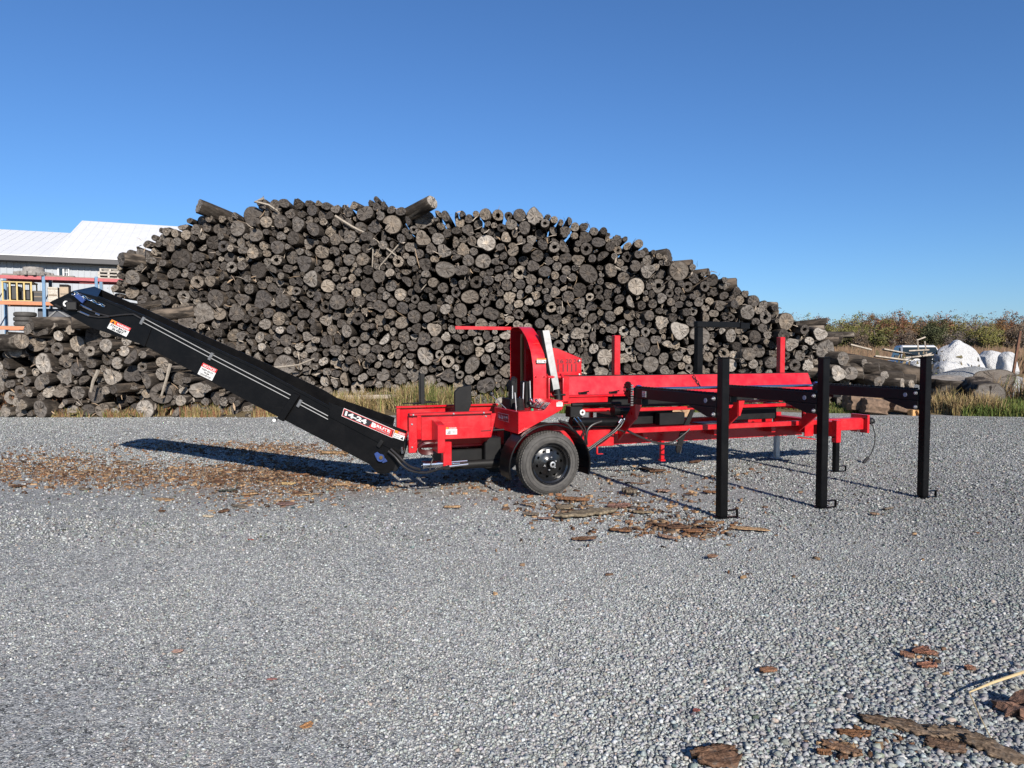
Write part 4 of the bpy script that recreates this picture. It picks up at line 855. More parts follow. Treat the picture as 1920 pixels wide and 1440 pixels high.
MAIN = [tuple(int(k) / 100 for k in t.split(',')) for t in """-732,543,29 -337,518,28 -707,388,24 -803,454,17 -608,476,20 -647,449,20 -613,424,19 -574,405,23 -554,361,22 -515,344,20 -402,347,20 -418,419,19 -763,268,24 -809,265,18 -750,307,20 -629,299,21 -643,251,20 -682,237,17 -424,252,18 -364,286,20 -366,249,17 -642,521,19 -684,522,18 -560,557,17 -515,402,17 -318,413,17 -489,471,17 -712,432,17 -775,394,16 -832,355,16 -400,388,14 -419,300,15 -537,313,15 -72,464,26 63,538,23 -75,543,17 -39,543,17 117,449,16 -245,286,18 71,429,18 -244,405,19 -138,383,19 -182,277,16 48,299,13 77,239,15 178,209,18 -65,358,15 167,366,13 0,415,13 -220,353,15 -192,338,15 162,280,14 274,454,14 241,333,14 341,398,17 373,382,20 421,382,16 374,259,15 412,242,19 667,202,18 733,205,18 492,343,15 564,328,13 439,298,12 390,293,13 604,290,12 798,221,14 815,190,13 493,167,15 539,147,15 607,256,11 359,289,13 474,268,12 -1156,19,12 -1128,20,14 -1101,18,11 -1080,17,9 -1058,18,10 -1037,16,9 -1014,19,12 -980,25,20 -948,18,10 -926,17,10 -900,21,15 -870,20,14 -841,20,13 -818,17,9 -795,19,12 -765,22,16 -740,16,8 -720,18,10 -701,15,6 -686,16,8 -670,15,6 -650,18,11 -629,16,8 -606,20,13 -578,20,13 -551,19,11 -532,14,6 -515,18,10 -491,19,12 -464,20,13 -442,15,7 -423,18,10 -402,16,9 -383,17,9 -354,23,18 -325,17,9 -301,19,12 -271,23,17 -242,17,10 -218,19,12 -192,20,13 -165,19,12 -142,16,8 -120,19,13 -86,25,20 -57,15,7 -31,22,17 0,20,13 25,17,10 61,29,25 105,22,16 131,16,8 153,19,13 183,21,15 211,19,11 240,22,16 269,19,12 299,22,16 337,25,20 369,17,10 394,20,13 419,18,10 444,20,13 467,16,8 487,17,10 510,19,11 540,23,17 578,24,18 606,16,8 624,17,9 651,22,15 674,14,6 692,18,10 717,19,12 750,24,19 786,22,16 815,18,11 838,18,11 862,18,11 896,26,21 930,18,10 953,18,11 -823,36,12 -666,27,7 -704,32,11 676,32,12 -632,41,17 -682,35,11 613,31,9 -739,39,15 -531,30,10 -506,46,19 464,37,14 132,42,18 -937,35,11 -445,33,11 811,54,25 -410,32,9 -1033,41,16 -234,42,16 -389,38,13 941,30,6 703,33,8 410,36,10 -136,28,6 -60,28,6 429,33,7 25,41,13 -1071,36,12 -317,35,11 -208,38,10 221,36,8 958,48,19 -1145,52,22 -562,38,11 -784,37,8 850,37,11 -178,39,11 278,49,19 971,24,8 -150,38,11 -468,49,17 517,44,15 376,38,12 -853,44,14 -293,46,16 -1095,41,12 869,37,8 487,37,10 927,41,13 -2,45,13 -127,43,12 -591,43,13 -105,47,10 630,37,10 -913,49,16 -802,40,10 599,37,6 162,42,12 -1112,32,7 772,45,11 242,54,17 -425,59,21 203,38,9 723,42,12 -884,40,10 -955,36,8 -662,48,13 311,49,15 652,54,17 -690,63,18 -768,48,11 557,48,14 -262,60,18 -319,59,14 -367,50,12 -51,40,9 92,42,8 693,52,14 426,52,12 354,64,22 -194,61,17 -541,54,16 -965,57,16 -33,50,11 -1006,43,12 611,57,17 41,62,13 442,40,7 -71,69,26 744,56,13 -715,50,10 864,61,17 -146,68,19 187,60,19 -1057,54,11 -1109,66,16 396,60,18 -573,75,23 215,54,10 580,52,9 449,59,13 82,58,11 -1166,34,6 -875,64,15 -789,55,10 -1017,79,25 -814,56,10 -937,55,8 -345,50,10 479,57,11 -751,61,10 108,64,16 718,71,17 -607,63,12 -1084,59,9 15,65,13 933,67,13 889,55,9 -388,68,16 -833,54,8 -15,72,16 535,70,16 570,73,14 502,73,16 908,54,10 -644,78,21 776,68,12 -228,79,21 -487,74,15 -117,61,8 -847,69,12 152,61,9 -731,62,10 -989,59,8 134,70,10 -773,69,10 64,74,13 324,69,9 -928,72,11 -362,71,10 -164,49,7 -800,78,15 304,76,13 675,66,9 -518,79,16 -455,86,20 -1054,33,6 -287,69,8 -827,69,8 262,76,13 -1066,90,25 634,84,18 424,79,15 221,78,15 906,81,17 468,88,22 -903,78,14 162,83,15 -715,67,7 -305,86,16 691,76,10 -342,70,11 31,84,11 751,90,21 -951,86,16 -117,84,14 -978,82,12 661,79,10 -272,96,19 87,82,11 593,76,9 -175,95,21 840,74,10 789,95,17 -1135,93,20 331,91,14 -605,86,11 -543,94,13 -741,77,8 6,88,11 -38,87,11 -721,90,16 283,84,9 196,90,12 -334,38,6 121,85,9 -758,79,9 380,89,14 823,94,17 -833,85,9 -409,90,14 -881,89,11 934,93,13 855,95,15 879,84,10 552,91,10 -674,87,10 -353,97,18 -861,83,8 -775,94,14 -142,98,12 52,98,14 605,92,12 138,104,16 677,89,9 701,98,14 -925,95,12 -850,106,18 -1103,94,12 244,103,20 356,97,12 -483,100,12 524,106,21 -693,100,13 -16,108,19 582,96,11 -329,87,7 258,32,6 -57,111,19 -750,98,11 403,91,8 661,99,9 -818,95,9 297,100,11 -385,105,15 104,93,9 438,102,11 -988,104,13 -622,124,30 -243,109,12 -96,91,8 77,101,11 881,107,13 272,98,8 177,104,11 -900,112,18 -798,107,13 26,111,15 -665,111,15 -507,106,13 -563,108,12 -430,112,16 414,110,14 -205,97,8 909,115,17 496,97,8 679,112,13 -325,105,11 538,45,6 212,111,14 597,124,20 -964,110,12 723,96,8 -590,101,9 380,126,23 -83,100,8 646,108,9 317,114,13 -1035,115,15 -297,111,11 96,112,11 -942,110,10 488,115,12 -1116,45,6 -109,124,27 557,114,12 -218,114,13 -459,118,13 730,113,11 465,122,12 -734,118,14 280,119,14 -694,138,25 770,124,17 60,141,30 -102,63,6 -767,126,20 343,120,14 807,123,16 162,129,18 -824,114,10 -1111,122,18 705,131,20 841,124,17 -541,120,13 -1007,124,14 628,110,9 -153,117,10 441,124,11 -404,125,12 114,107,7 -197,115,8 -315,127,13 -584,117,8 -487,129,17 -1083,121,10 -343,127,14 -980,130,13 -280,126,12 657,127,14 190,120,9 -367,125,11 118,133,19 -803,138,18 -873,126,12 -926,126,12 253,146,23 -261,120,7 -1058,151,28 737,135,12 -518,134,14 418,142,18 -562,132,12 6,133,15 205,143,18 -240,149,28 -171,60,6 885,130,11 -950,130,12 635,127,9 -175,134,18 303,143,18 -835,127,7 511,138,14 -853,134,10 -207,133,9 -71,140,14 790,150,16 -255,38,6 -584,135,10 483,140,13 455,149,16 -35,130,10 867,125,9 -891,139,11 -444,137,12 -385,143,14 -833,148,14 -1137,120,8 568,135,11 -542,146,13 641,154,19 -741,142,10 903,143,11 -421,142,11 -145,141,13 864,165,30 -18,145,12 -48,147,11 228,126,8 -658,142,11 757,150,12 -296,138,9 -909,136,7 822,144,10 678,131,7 -38,69,7 332,142,11 -714,113,7 -360,145,10 -965,153,14 354,147,10 -1026,135,7 -280,149,11 -997,149,12 725,155,11 -199,153,13 109,43,6 -937,152,13 747,117,7 -869,150,13 -313,154,14 -593,154,11 -1104,157,18 583,157,16 179,150,9 -906,151,9 -464,144,9 679,163,20 -482,164,17 142,152,13 -572,152,10 101,163,16 -90,161,14 -757,154,9 611,153,12 393,164,16 -643,164,16 -406,167,18 -335,150,9 -436,161,13 20,157,13 -782,169,20 -1018,162,13 -875,106,7 -173,169,17 -725,158,12 -1128,144,9 -124,171,22 357,180,23 814,161,10 164,168,14 -370,167,14 -511,159,12 325,165,13 518,162,11 -60,173,17 497,51,6 -555,172,16 300,175,13 -917,170,13 -668,161,10 -890,160,10 -345,168,11 -613,164,11 558,164,10 243,78,6 -7,172,18 -275,177,16 424,176,17 -748,176,15 -872,183,20 -814,165,12 -33,160,9 281,158,8 -215,52,6 -531,164,8 -994,175,15 271,173,10 129,178,16 224,169,15 770,181,21 -687,174,12 188,166,9 -583,175,12 618,176,13 -950,177,14 -1032,202,29 456,179,14 -457,160,8 -851,161,8 -429,86,6 738,174,12 536,173,10 -208,184,19 -1091,137,7 -836,174,12 -708,169,9 -323,180,13 -459,178,10 712,180,14 -1086,182,13 800,172,8 -663,182,11 -508,188,17 572,185,14 38,180,16 77,183,15 -93,190,14 -624,192,18 514,204,28 -723,185,13 -303,174,8 -154,195,16 248,180,12 201,183,12 -243,197,19 -1112,188,14 843,53,6 621,137,7 -432,188,15 -300,202,19 -354,198,20 -808,189,12 478,188,10 -972,193,13 593,178,8 -33,178,10 321,192,14 -930,193,13 637,195,13 -385,188,11 101,189,9 654,177,8 -477,196,15 397,194,15 228,201,17 -834,204,18 267,195,12 -698,201,17 -593,198,13 -907,192,10 14,194,12 -44,196,10 459,219,26 601,205,20 707,158,7 -537,193,12 -742,204,14 291,199,12 -562,202,15 -68,205,15 826,173,7 -774,207,19 -406,203,14 150,198,13 -16,214,23 117,204,13 -1083,219,24 547,188,9 842,209,20 -1045,67,6 90,205,10 -129,202,9 56,205,15 -271,202,10 691,189,9 -652,202,12 -182,202,13 702,207,12 -992,207,11 30,210,11 -610,46,6 340,214,15 -450,217,19 557,207,12 310,218,15 -891,211,15 180,183,8 -109,214,14 -950,214,16 -498,220,17 368,215,14 275,224,17 -213,222,20 -972,173,7 -327,216,12 -805,213,12 420,202,9 -720,225,16 774,213,11 795,198,9 -1065,187,8 -916,212,10 -608,222,15 639,228,20 -863,213,12 674,50,6 -897,175,7 -165,222,13 206,227,16 138,223,15 -672,200,9 -84,235,18 -382,211,11 -538,222,17 -544,75,6 -262,225,14 17,233,15 -47,215,8 102,224,13 -754,232,13 -637,220,12 687,226,13 -1000,229,13 546,229,12 754,244,26 -142,219,10 203,203,8 575,218,9 -666,216,9 -577,231,17 232,229,10 392,219,10 -347,228,11 44,229,12 -977,223,11 -602,180,7 -185,230,9 -847,229,10 -305,241,21 711,229,12 -945,65,6 -404,230,13 -474,239,13 -126,233,11 -876,231,10 885,70,6 -906,246,23 161,232,11 587,235,12 -55,233,11 869,203,8 -1028,262,30 494,244,16 527,253,18 119,249,18 -151,160,7 -825,237,14 -948,248,18 -372,83,6 609,234,9 -517,249,18 354,238,13 76,215,8 249,217,9 -791,233,12 328,236,10 565,243,11 -148,241,13 -367,223,8 -7,250,14 380,235,9 251,237,10 668,243,12 -240,232,9 299,245,15 -31,244,11 -707,247,10 -269,257,19 820,228,9 -170,243,9 224,254,16 -979,247,13 183,245,14 697,255,18 411,216,7 37,248,9 -1115,211,9 -857,267,30 -527,105,6 -452,246,10 -196,246,10 -58,266,22 -602,249,13 -227,255,17 -552,245,10 645,269,21 -335,264,16 -111,251,13 268,257,16 57,264,17 146,245,9 -929,225,8 -1065,249,10 -728,251,11 -393,249,9 442,254,13 -144,275,21 -488,261,13 326,263,17 -713,270,13 -576,266,17 -293,162,7 19,264,15 -1084,253,9 -1104,247,11 -452,270,15 92,260,11 -420,219,7 161,256,10 -673,268,15 585,258,11 -980,283,22 294,274,15 556,266,13 -1076,285,23 -382,230,8 503,273,13 -543,266,13 -1110,271,13 -1053,233,8 -96,276,17 -1113,231,8 198,267,13 409,274,13 -386,267,9 351,260,9 135,276,13 -929,277,16 -204,263,8 -304,282,20 -617,268,11 -26,262,8 245,269,10 677,273,10 724,262,9 -899,284,15 107,282,15 -520,286,17 -7,279,15 697,288,15 75,291,15 -202,83,6 536,282,12 -694,305,27 -694,259,8 328,299,19 220,286,16 -214,280,11 447,277,10 189,295,16 576,288,16 -651,278,9 -404,272,10 -275,285,10 -553,290,13 -117,313,26 262,289,16 -1011,304,15 -600,283,12 465,292,13 -819,308,26 18,292,13 -482,297,23 515,298,14 -579,301,15 951,71,6 -731,284,10 616,274,8 -333,297,13 667,301,17 -33,293,15 -75,298,14 128,299,11 -948,300,14 293,304,15 425,219,7 429,271,8 -1041,304,14 -200,301,13 -174,305,12 -880,302,11 414,309,15 160,103,6 551,302,12 489,293,11 -917,314,19 636,304,14 155,312,18 -7,311,17 -392,313,15 37,280,9 -791,286,9 722,281,10 -1108,293,9 -778,298,9 589,316,14 -443,292,9 -451,309,10 -393,289,9 240,306,13 740,275,8 -726,137,6 -269,306,13 -859,316,15 -53,313,13 -248,315,10 97,307,12 -226,311,12 477,311,10 -1098,313,12 471,165,7 -969,319,14 -311,320,18 66,317,12 216,313,12 -431,280,8 372,308,9 -154,303,8 613,310,10 -920,143,6 266,319,14 532,315,10 -349,316,12 721,245,7 -1091,107,6 -511,314,10 -659,295,9 -1066,327,19 -369,314,8 353,309,8 -659,313,8 -602,308,8 23,319,14 -156,326,15 -283,222,7 188,333,21 -79,325,13 456,311,9 496,312,9 542,126,6 -777,318,10 -562,323,12 -886,325,14 372,155,6 343,341,25 -434,326,14 118,325,16 389,321,12 -592,327,13 438,323,12 -945,324,10 512,322,10 -32,323,10 -1027,328,13 -998,333,17 288,327,9 -618,332,14 -726,334,16 651,322,10 630,330,13 -464,324,9 -643,328,11 310,325,12 411,346,21 459,330,10 -282,327,11 92,329,10 -258,338,15 -480,342,14 -339,345,19 -234,331,10 142,339,12 -14,345,17 -618,76,6 -762,346,21 530,340,15 -798,342,14 46,332,13 -99,355,19 -366,332,11 -668,339,15 -654,227,7 604,341,15 -932,351,20 -1095,336,11 74,338,10 -868,353,19 23,348,15 -1015,144,6 575,111,6 -296,353,18 -966,348,15 274,349,17 -43,342,12 462,253,7 -900,346,12 467,348,10 -137,347,13 101,351,15 444,347,13 -454,344,13 -163,353,13 166,188,6 -215,329,9 380,342,10 558,360,19 218,340,9 178,266,7 -696,347,14 -644,351,11 53,361,17 -1082,351,10 -432,349,10 -1020,352,12 -589,355,14 213,379,30 -615,357,12 298,342,8 -1052,366,22 -36,366,13 -491,366,12 -370,371,19 -995,367,16 -266,367,15 594,274,7 -186,390,30 -805,371,15 308,365,17 466,387,29 -444,366,11 -678,362,10 513,369,18 -1101,355,9 -895,371,13 142,363,12 -727,361,10 247,357,10 -467,361,9 276,388,21 -10,376,14 119,372,12 -667,385,16 91,383,19 -239,375,12 -634,369,10 -956,382,20 -426,381,12 -744,374,12 -1088,372,12 -524,375,11 -472,386,15 -919,381,13 -843,333,8 -602,376,10 -338,378,13 125,351,9 -316,373,10 -294,387,15 23,383,20 566,98,6 -875,381,9 581,342,8 -852,382,14 -624,392,15 586,358,9 78,356,9 -1022,374,9 -81,377,10 -100,385,11 -447,390,10 -828,381,10 -290,305,7 -61,385,12 -891,397,13 -746,398,13 152,388,14 125,397,14 58,397,17 758,206,7 -1009,390,11 -38,391,11 -81,415,24 -1034,397,14 161,346,8 -781,370,9 -1062,401,15 333,373,9 -378,399,10 537,378,8 247,396,9 -574,339,8 -805,399,13 -539,389,10 -989,392,10 315,392,10 -832,405,14 -60,332,8 400,396,10 -130,250,7 175,393,10 -269,392,10 -855,405,9 -344,401,11 -18,398,9 -679,410,12 -1084,393,8 -928,422,29 417,407,10 -651,414,16 787,239,7 -122,415,17 -453,416,17 -243,355,8 -999,414,15 302,409,12 504,396,10 185,418,18 815,209,7 -1087,414,13 -280,414,15 256,423,19 -483,413,14 149,421,18 33,418,15 103,412,12 -542,408,10 383,418,17 -333,240,7 -660,361,8 -789,424,16 -1100,389,8 -580,375,8 -45,413,12 -153,419,14 -216,420,13 -760,419,13 -974,408,11 -388,417,11 324,427,16 -875,424,18 -363,418,14 -843,432,15 435,408,9 224,421,13 399,372,8 286,426,11 -531,439,23 -1030,430,19 -1064,431,15 -24,427,13 250,375,8 354,431,15 409,426,10 -978,432,13 -298,430,9 -495,325,8 -341,437,15 -737,420,11 -495,386,8 -441,449,19 -189,440,21 -813,420,9 -380,439,13 -682,434,13 122,420,9 -259,434,14 -748,443,14 -493,439,15 2,448,20 -870,398,8 -565,438,12 -137,447,18 -952,273,7 -587,438,11 -225,447,15 -107,441,12 153,461,22 207,447,18 -284,455,18 -224,388,8 -472,431,8 43,448,16 299,447,13 -960,461,22 -839,468,21 377,445,11 -519,209,7 86,461,17 97,431,8 -315,450,13 -1001,442,12 -777,446,10 -33,453,14 -873,457,14 241,466,21 -44,434,8 -408,450,14 324,456,13 -695,457,13 -249,476,22 -773,238,7 428,424,8 -471,451,11 -902,456,14 -726,453,9 -571,466,17 350,459,13 396,439,8 -361,459,14 -1019,461,14 -619,450,8 -335,463,11 -384,463,10 -672,471,13 -740,466,10 829,158,6 -164,469,17 -926,465,12 -764,468,15 -820,436,8 26,473,14 -994,465,11 -716,486,21 294,474,15 205,482,18 -456,484,19 -113,472,16 55,476,14 -206,475,18 -309,476,14 -517,470,11 -788,478,11 123,477,12 -888,477,10 -405,482,18 624,250,7 -17,479,16 94,129,6 180,445,9 -911,487,15 185,463,10 -641,482,14 -939,490,13 -810,482,11 -1049,449,8 -43,487,11 -368,487,16 -546,466,8 -989,311,7 175,486,12 79,493,15 -287,483,9 -139,479,11 -867,484,11 -746,484,9 -344,481,9 -510,498,17 -983,483,10 150,499,16 101,483,9 -1007,481,9 -603,448,8 -549,499,22 270,476,9 8,492,12 -768,506,23 -965,497,13 -182,493,13 623,287,7 26,132,6 -404,143,6 35,507,19 -95,491,10 -828,507,20 118,504,16 -156,499,14 -886,502,15 -224,501,14 -61,497,10 -581,492,10 -428,510,18 -482,498,10 -663,492,10 -300,500,12 177,511,13 -124,504,18 231,499,13 -275,502,13 -389,515,19 -29,506,13 -547,334,7 -684,494,11 254,495,11 -860,511,13 -50,514,10 124,156,6 -249,535,29 -924,515,16 -463,520,18 -79,503,9 -601,518,22 -200,513,13 -2,519,17 92,518,13 202,512,12 -95,520,14 341,157,6 -296,526,14 21,546,19 -800,500,9 -147,526,14 -799,519,10 -493,522,12 -879,532,15 -177,515,9 -68,518,9 -526,523,11 158,526,12 137,522,10 -121,536,13 -186,539,16 119,532,11 -847,533,12 -622,548,14 -371,544,15 -415,551,25 -568,528,13 -311,553,16 435,197,6 -533,545,13 -482,541,10 -663,545,14 -509,540,12 -211,550,12 -597,551,11 -691,552,13 834,184,6 -461,553,14 -672,575,17 -10,546,12 -382,569,13 -638,576,17 -704,576,15 -494,560,13 -770,539,10 -813,533,11 -604,578,16 -339,559,13 -101,547,10 -285,551,10 -412,322,7 -520,567,13 -903,528,9 -161,439,8 -161,546,10 -360,566,9 -576,581,12 -444,571,11 -541,575,9 422,289,7 386,358,7 -475,571,9 -430,474,8 -151,173,6 317,476,8 -167,259,7 -452,193,6 -626,498,8 370,324,7 -985,502,8 -737,506,8 -140,548,9 -400,582,9 -384,591,9 203,166,6 476,328,7 62,508,7 -544,528,8 -475,217,6 5,361,7 -786,531,8 437,365,7 -182,254,6 -709,514,8 -602,393,7 7,333,7 100,539,8 -644,383,7 -647,185,6 -123,362,7 -763,374,7 -212,530,8 -445,538,8 -732,268,7 348,375,7 -322,389,7 -362,396,7 234,438,7 -117,269,7 -529,178,6 -432,399,7 246,253,6 -619,240,6 -239,430,7 -366,581,7 -1,394,7 17,176,6 -328,198,6 -722,203,6 -89,212,6 -506,456,7 271,492,7 349,272,4 -257,385,4 203,250,5 -624,61,5 -430,32,4 -806,229,4 -1044,412,4 392,257,4 -653,560,4 -152,401,4 547,321,5 -578,545,5 563,149,4 364,406,6 -29,410,4 -793,324,4 127,432,4 -413,368,4 -711,361,4 610,323,4 -668,67,4 -679,189,4 -13,33,4 -668,506,5 -188,316,6 -193,36,4 -111,397,4 0,151,4 -1047,27,4 -848,187,4 -895,307,4 -807,240,5 -502,272,5 -1073,52,4 -433,486,4 359,38,5 442,166,4 -75,342,4 -367,348,4 -530,480,5""".split()]
LOW = [tuple(int(k) / 100 for k in t.split(',')) for t in """-1365,9,9 -1339,13,15 -1306,14,16 -1271,15,17 -1239,12,13 -1210,13,14 -1184,9,9 -1149,20,24 -1114,9,10 -1087,14,16 -1050,16,19 -1010,16,19 -977,11,12 -945,15,17 -902,20,24 -861,13,15 -828,14,15 -792,16,18 -757,13,15 -725,13,14 -692,15,17 -1189,31,13 -1114,33,14 -1324,41,17 -1226,33,11 -1032,55,24 -1364,41,22 -713,37,13 -743,43,18 -982,41,18 -815,40,14 -931,42,13 -1091,38,9 -770,35,10 -1254,46,19 -1074,59,18 -865,57,28 -1286,41,13 -1108,63,16 -786,64,23 -1220,61,18 -1170,49,13 -1142,61,18 -954,41,10 -946,64,14 -1285,82,28 -909,56,13 -1332,76,19 -825,64,12 -972,69,12 -1192,58,11 -902,89,22 -1173,83,21 -947,104,25 -1372,84,22 -753,70,11 -691,41,9 -998,65,11 -1055,87,16 -995,98,22 -1138,94,16 -1244,81,13 -1206,87,12 -836,92,18 -1103,99,20 -1252,106,13 -868,105,16 -1342,117,23 -1224,108,15 -837,35,8 -1070,117,18 -914,123,13 -1273,123,15 -1029,89,10 -1162,131,28 -808,90,11 -1304,122,16 -1037,108,11 -1115,136,19 -1020,118,10 -978,132,16 -1197,109,11 -1380,15,7 -1072,33,8 -936,151,23 -1242,132,15 -1009,142,17 -886,133,16 -1039,133,15 -1067,155,20 -1206,135,16 -1320,153,20 -972,162,14 -1265,153,16 -1375,117,11 -845,117,9 -1361,156,21 -1134,167,18 -1228,163,19 -1291,145,10 -1032,162,14 -1098,181,21 -1187,178,24 -1003,176,18 -1051,199,28 -1291,167,12 -1270,186,17 -1337,187,18 -1306,189,14 -973,190,15 -903,153,10 -1221,196,14 -1010,209,15 -1129,200,15 -1246,202,11 -1372,193,17 -1105,215,13 -1161,214,20 -1196,216,15 -1082,224,11 -1154,186,9 -950,181,9 -674,34,9 -661,16,14 -925,69,8 -1134,225,10 -1027,226,9 -721,57,8 -1383,138,7 -1096,152,6 -709,2,4 -1222,89,4 -991,196,4 -1076,86,5 -1082,137,4 -1023,185,4 -1016,82,4 -1317,106,5 -1119,80,4 -966,55,4 -1128,77,4 -1250,174,7 -1160,165,6 -992,155,5 -1130,116,6 -1243,182,4 -1378,5,4 -1307,56,6 -1371,131,4 -1314,96,4 -1382,172,5 -813,75,4 -1059,37,4 -1030,5,4 -1207,32,5 -1092,130,5 -927,2,5 -1202,45,5 -647,5,4 -1092,77,4 -638,4,5 -833,48,6 -1021,102,5 -1302,36,4 -791,38,4 -846,26,4 -1049,117,4 -1009,76,4 -963,27,5 -1199,70,4 -1074,96,5 -1194,150,4 -1211,42,4 -891,113,4""".split()]
KEYS = [0, 3, 0, 4, 0, 0, 0, 6, 7, 0, 1, 0, 6, 3, 6, 0, 0, 9, 4, 10, 0, 0, 0, 0, 3, 4, 1, 0, 5, 0, 1, 0, 3, 8, 9, 0, 4, 5, 1, 0, 6, 10, 2, 8, 0, 7, 0, 0, 1, 0, 0, 1, 0, 4, 3, 7, 1, 1, 9, 0, 0, 4, 0, 1, 1, 1, 4, 8, 7, 0, 4, 0, 0]
KINDS_OF_LOG = ["r", "c", "C", "n", "h", "y", "l", "p", "P", "j", "b"]
KIND2SHAPE = {'r': 'round', 'c': 'round', 'C': 'round', 'n': 'notched', 'h': 'hollow', 'y': 'hollow', 'l': 'lobed', 'p': 'lobed', 'P': 'heart', 'j': 'ragged', 'b': 'double'}
PALE = {'P': 1.0, 'p': .45, 'C': .6, 'j': .5, 'y': .35}
def facey(z, main=True): return (19.3 + .16 * z) if main else (17.5 + .12 * z)
ALL = []
for i, (x, z, r_) in enumerate(MAIN): ALL.append((x, z, r_, KINDS_OF_LOG[KEYS[i]] if i < len(KEYS) else '', True))
for x, z, r_ in LOW: ALL.append((x, z, r_, '', False))
def proj(p):                                 # where a point falls in the photograph's own pixels (used only to describe and to rank)
    d = Vector(p) - EYE; yc = d.y * CP - d.z * SP; zc = d.y * SP + d.z * CP
    return 960 + FOC * d.x / yc, 720 - FOC * zc / yc
def hidden_by_machine(px, py):
    if 955 < px < 1040 and 612 < py < 760: return True
    if 1030 < px < 1520 and py > 700: return True
    if 745 < px < 1000 and py > 755: return True
    if 100 < px < 760:
        lo = 538 + (px - 177) * .53; hi = 580 + (px - 110) * .50
        if lo < py < hi + 10: return True
    return False
order = sorted(range(len(ALL)), key=lambda i: -(ALL[i][2] / facey(ALL[i][1], ALL[i][4]) * (0.3 if hidden_by_machine(*proj((ALL[i][0], facey(ALL[i][1], ALL[i][4]), ALL[i][1]))) else 1)))
LOGS = []                                    # (object, info) for the labels
rl = np.random.default_rng(11)
specs = {}
for i, (x, z, r_, k, main) in enumerate(ALL):
    big = r_ > .11
    if k: si = int(rl.choice([j for j, s_ in enumerate(SHAPES) if s_ == KIND2SHAPE[k]]))
    else: si = int(rl.integers(0, len(SHAPES))) if big else int(rl.choice([*range(0, 19), 13, 16, 17, 18, 24, 25, 26, 27, 28]))
    pale = PALE.get(k, 0.0)
    if not k: pale = float(rl.choice([0, 0, 0, 0, .2, .3, .3, .5, .6, .9] if z < 2.3 else [0, 0, 0, 0, 0, 0, 0, .2, .3, .3])) * (1 if rl.random() < .8 else .5); pale = round(pale, 1)
    y = facey(z, main) + float(np.clip(rl.normal(0, .13 if main else .20), -.32, .40)) - (0 if not k else .08)
    length = float(rl.uniform(3.4, 4.4)) if main else float(rl.uniform(2.4, 3.2))
    rot = (float(rl.normal(0, .030)), float(rl.uniform(-.5, .5)) if SHAPES[si] in ('double', 'heart') else float(rl.uniform(0, 6.28)), float(rl.normal(0, .055 if main else .11)))
    specs[i] = (x, y, z, r_, si, pale, length, rot, main, k)
N_IND = 292
stuffV, stuffF, stuffU, stuffM, stuffC, nv = [], [], [], [], [], 0
for rank, i in enumerate(order):
    x, y, z, r_, si, pale, length, rot, main, k = specs[i]
    asp = max(8, round(length / r_ / 4) * 4)
    mtx = Matrix.Translation((x, y, z)) @ Euler((rot[0], 0, rot[2])).to_matrix().to_4x4() @ Matrix.Rotation(rot[1], 4, 'Y') @ Matrix.Scale(r_ * .985, 4)
    if rank < N_IND:
        o = link('log', log_mesh(si, asp, pale)); o.matrix_world = mtx
        LOGS.append((o, dict(x=x, y=y, z=z, r=r_, shape=SHAPES[si], pale=pale, main=main, k=k)))
    else:
        V, F, UV, MI = ARR[si][1]; V = V.copy(); V[:, 1] *= asp
        m4 = np.array(mtx); V = V @ m4[:3, :3].T + m4[:3, 3]
        stuffV.append(V); stuffF.append(F + nv); stuffU.append(UV); stuffM.append(MI); stuffC.append(np.tile((rl.random(), pale, 0), (len(F), 1))); nv += len(V)
# more of the heap behind the front row, so that no gap looks through it
for i, (x, z, r_, k, main) in enumerate(ALL):
    if r_ < .085: continue
    V, F, UV, MI = ARR[i % 9][1]; V = V.copy(); V[:, 1] *= 22
    V = V * r_ * 1.3; x2 = x + rl.normal(0, .12); z2 = z * .955 - .04 + rl.normal(0, .05)
    V = V + np.array([x2, facey(z, main) + (2.9 if main else 2.1) + rl.uniform(0, .9), z2])
    stuffV.append(V); stuffF.append(F + nv); stuffU.append(UV); stuffM.append(MI); stuffC.append(np.tile((rl.random(), 0, 0), (len(F), 1))); nv += len(V)
st = raw_mesh('stacked_logs', np.concatenate(stuffV), np.concatenate(stuffF), [BARK, LOGEND], col=np.concatenate(stuffC), uv=np.concatenate(stuffU), mi=np.concatenate(stuffM))
st.data.polygons.foreach_set('use_smooth', np.concatenate(stuffM) == 0)
tag(st, 'thin grey logs filling the stacked pile between the thicker ones', 'logs', None, 'stuff')
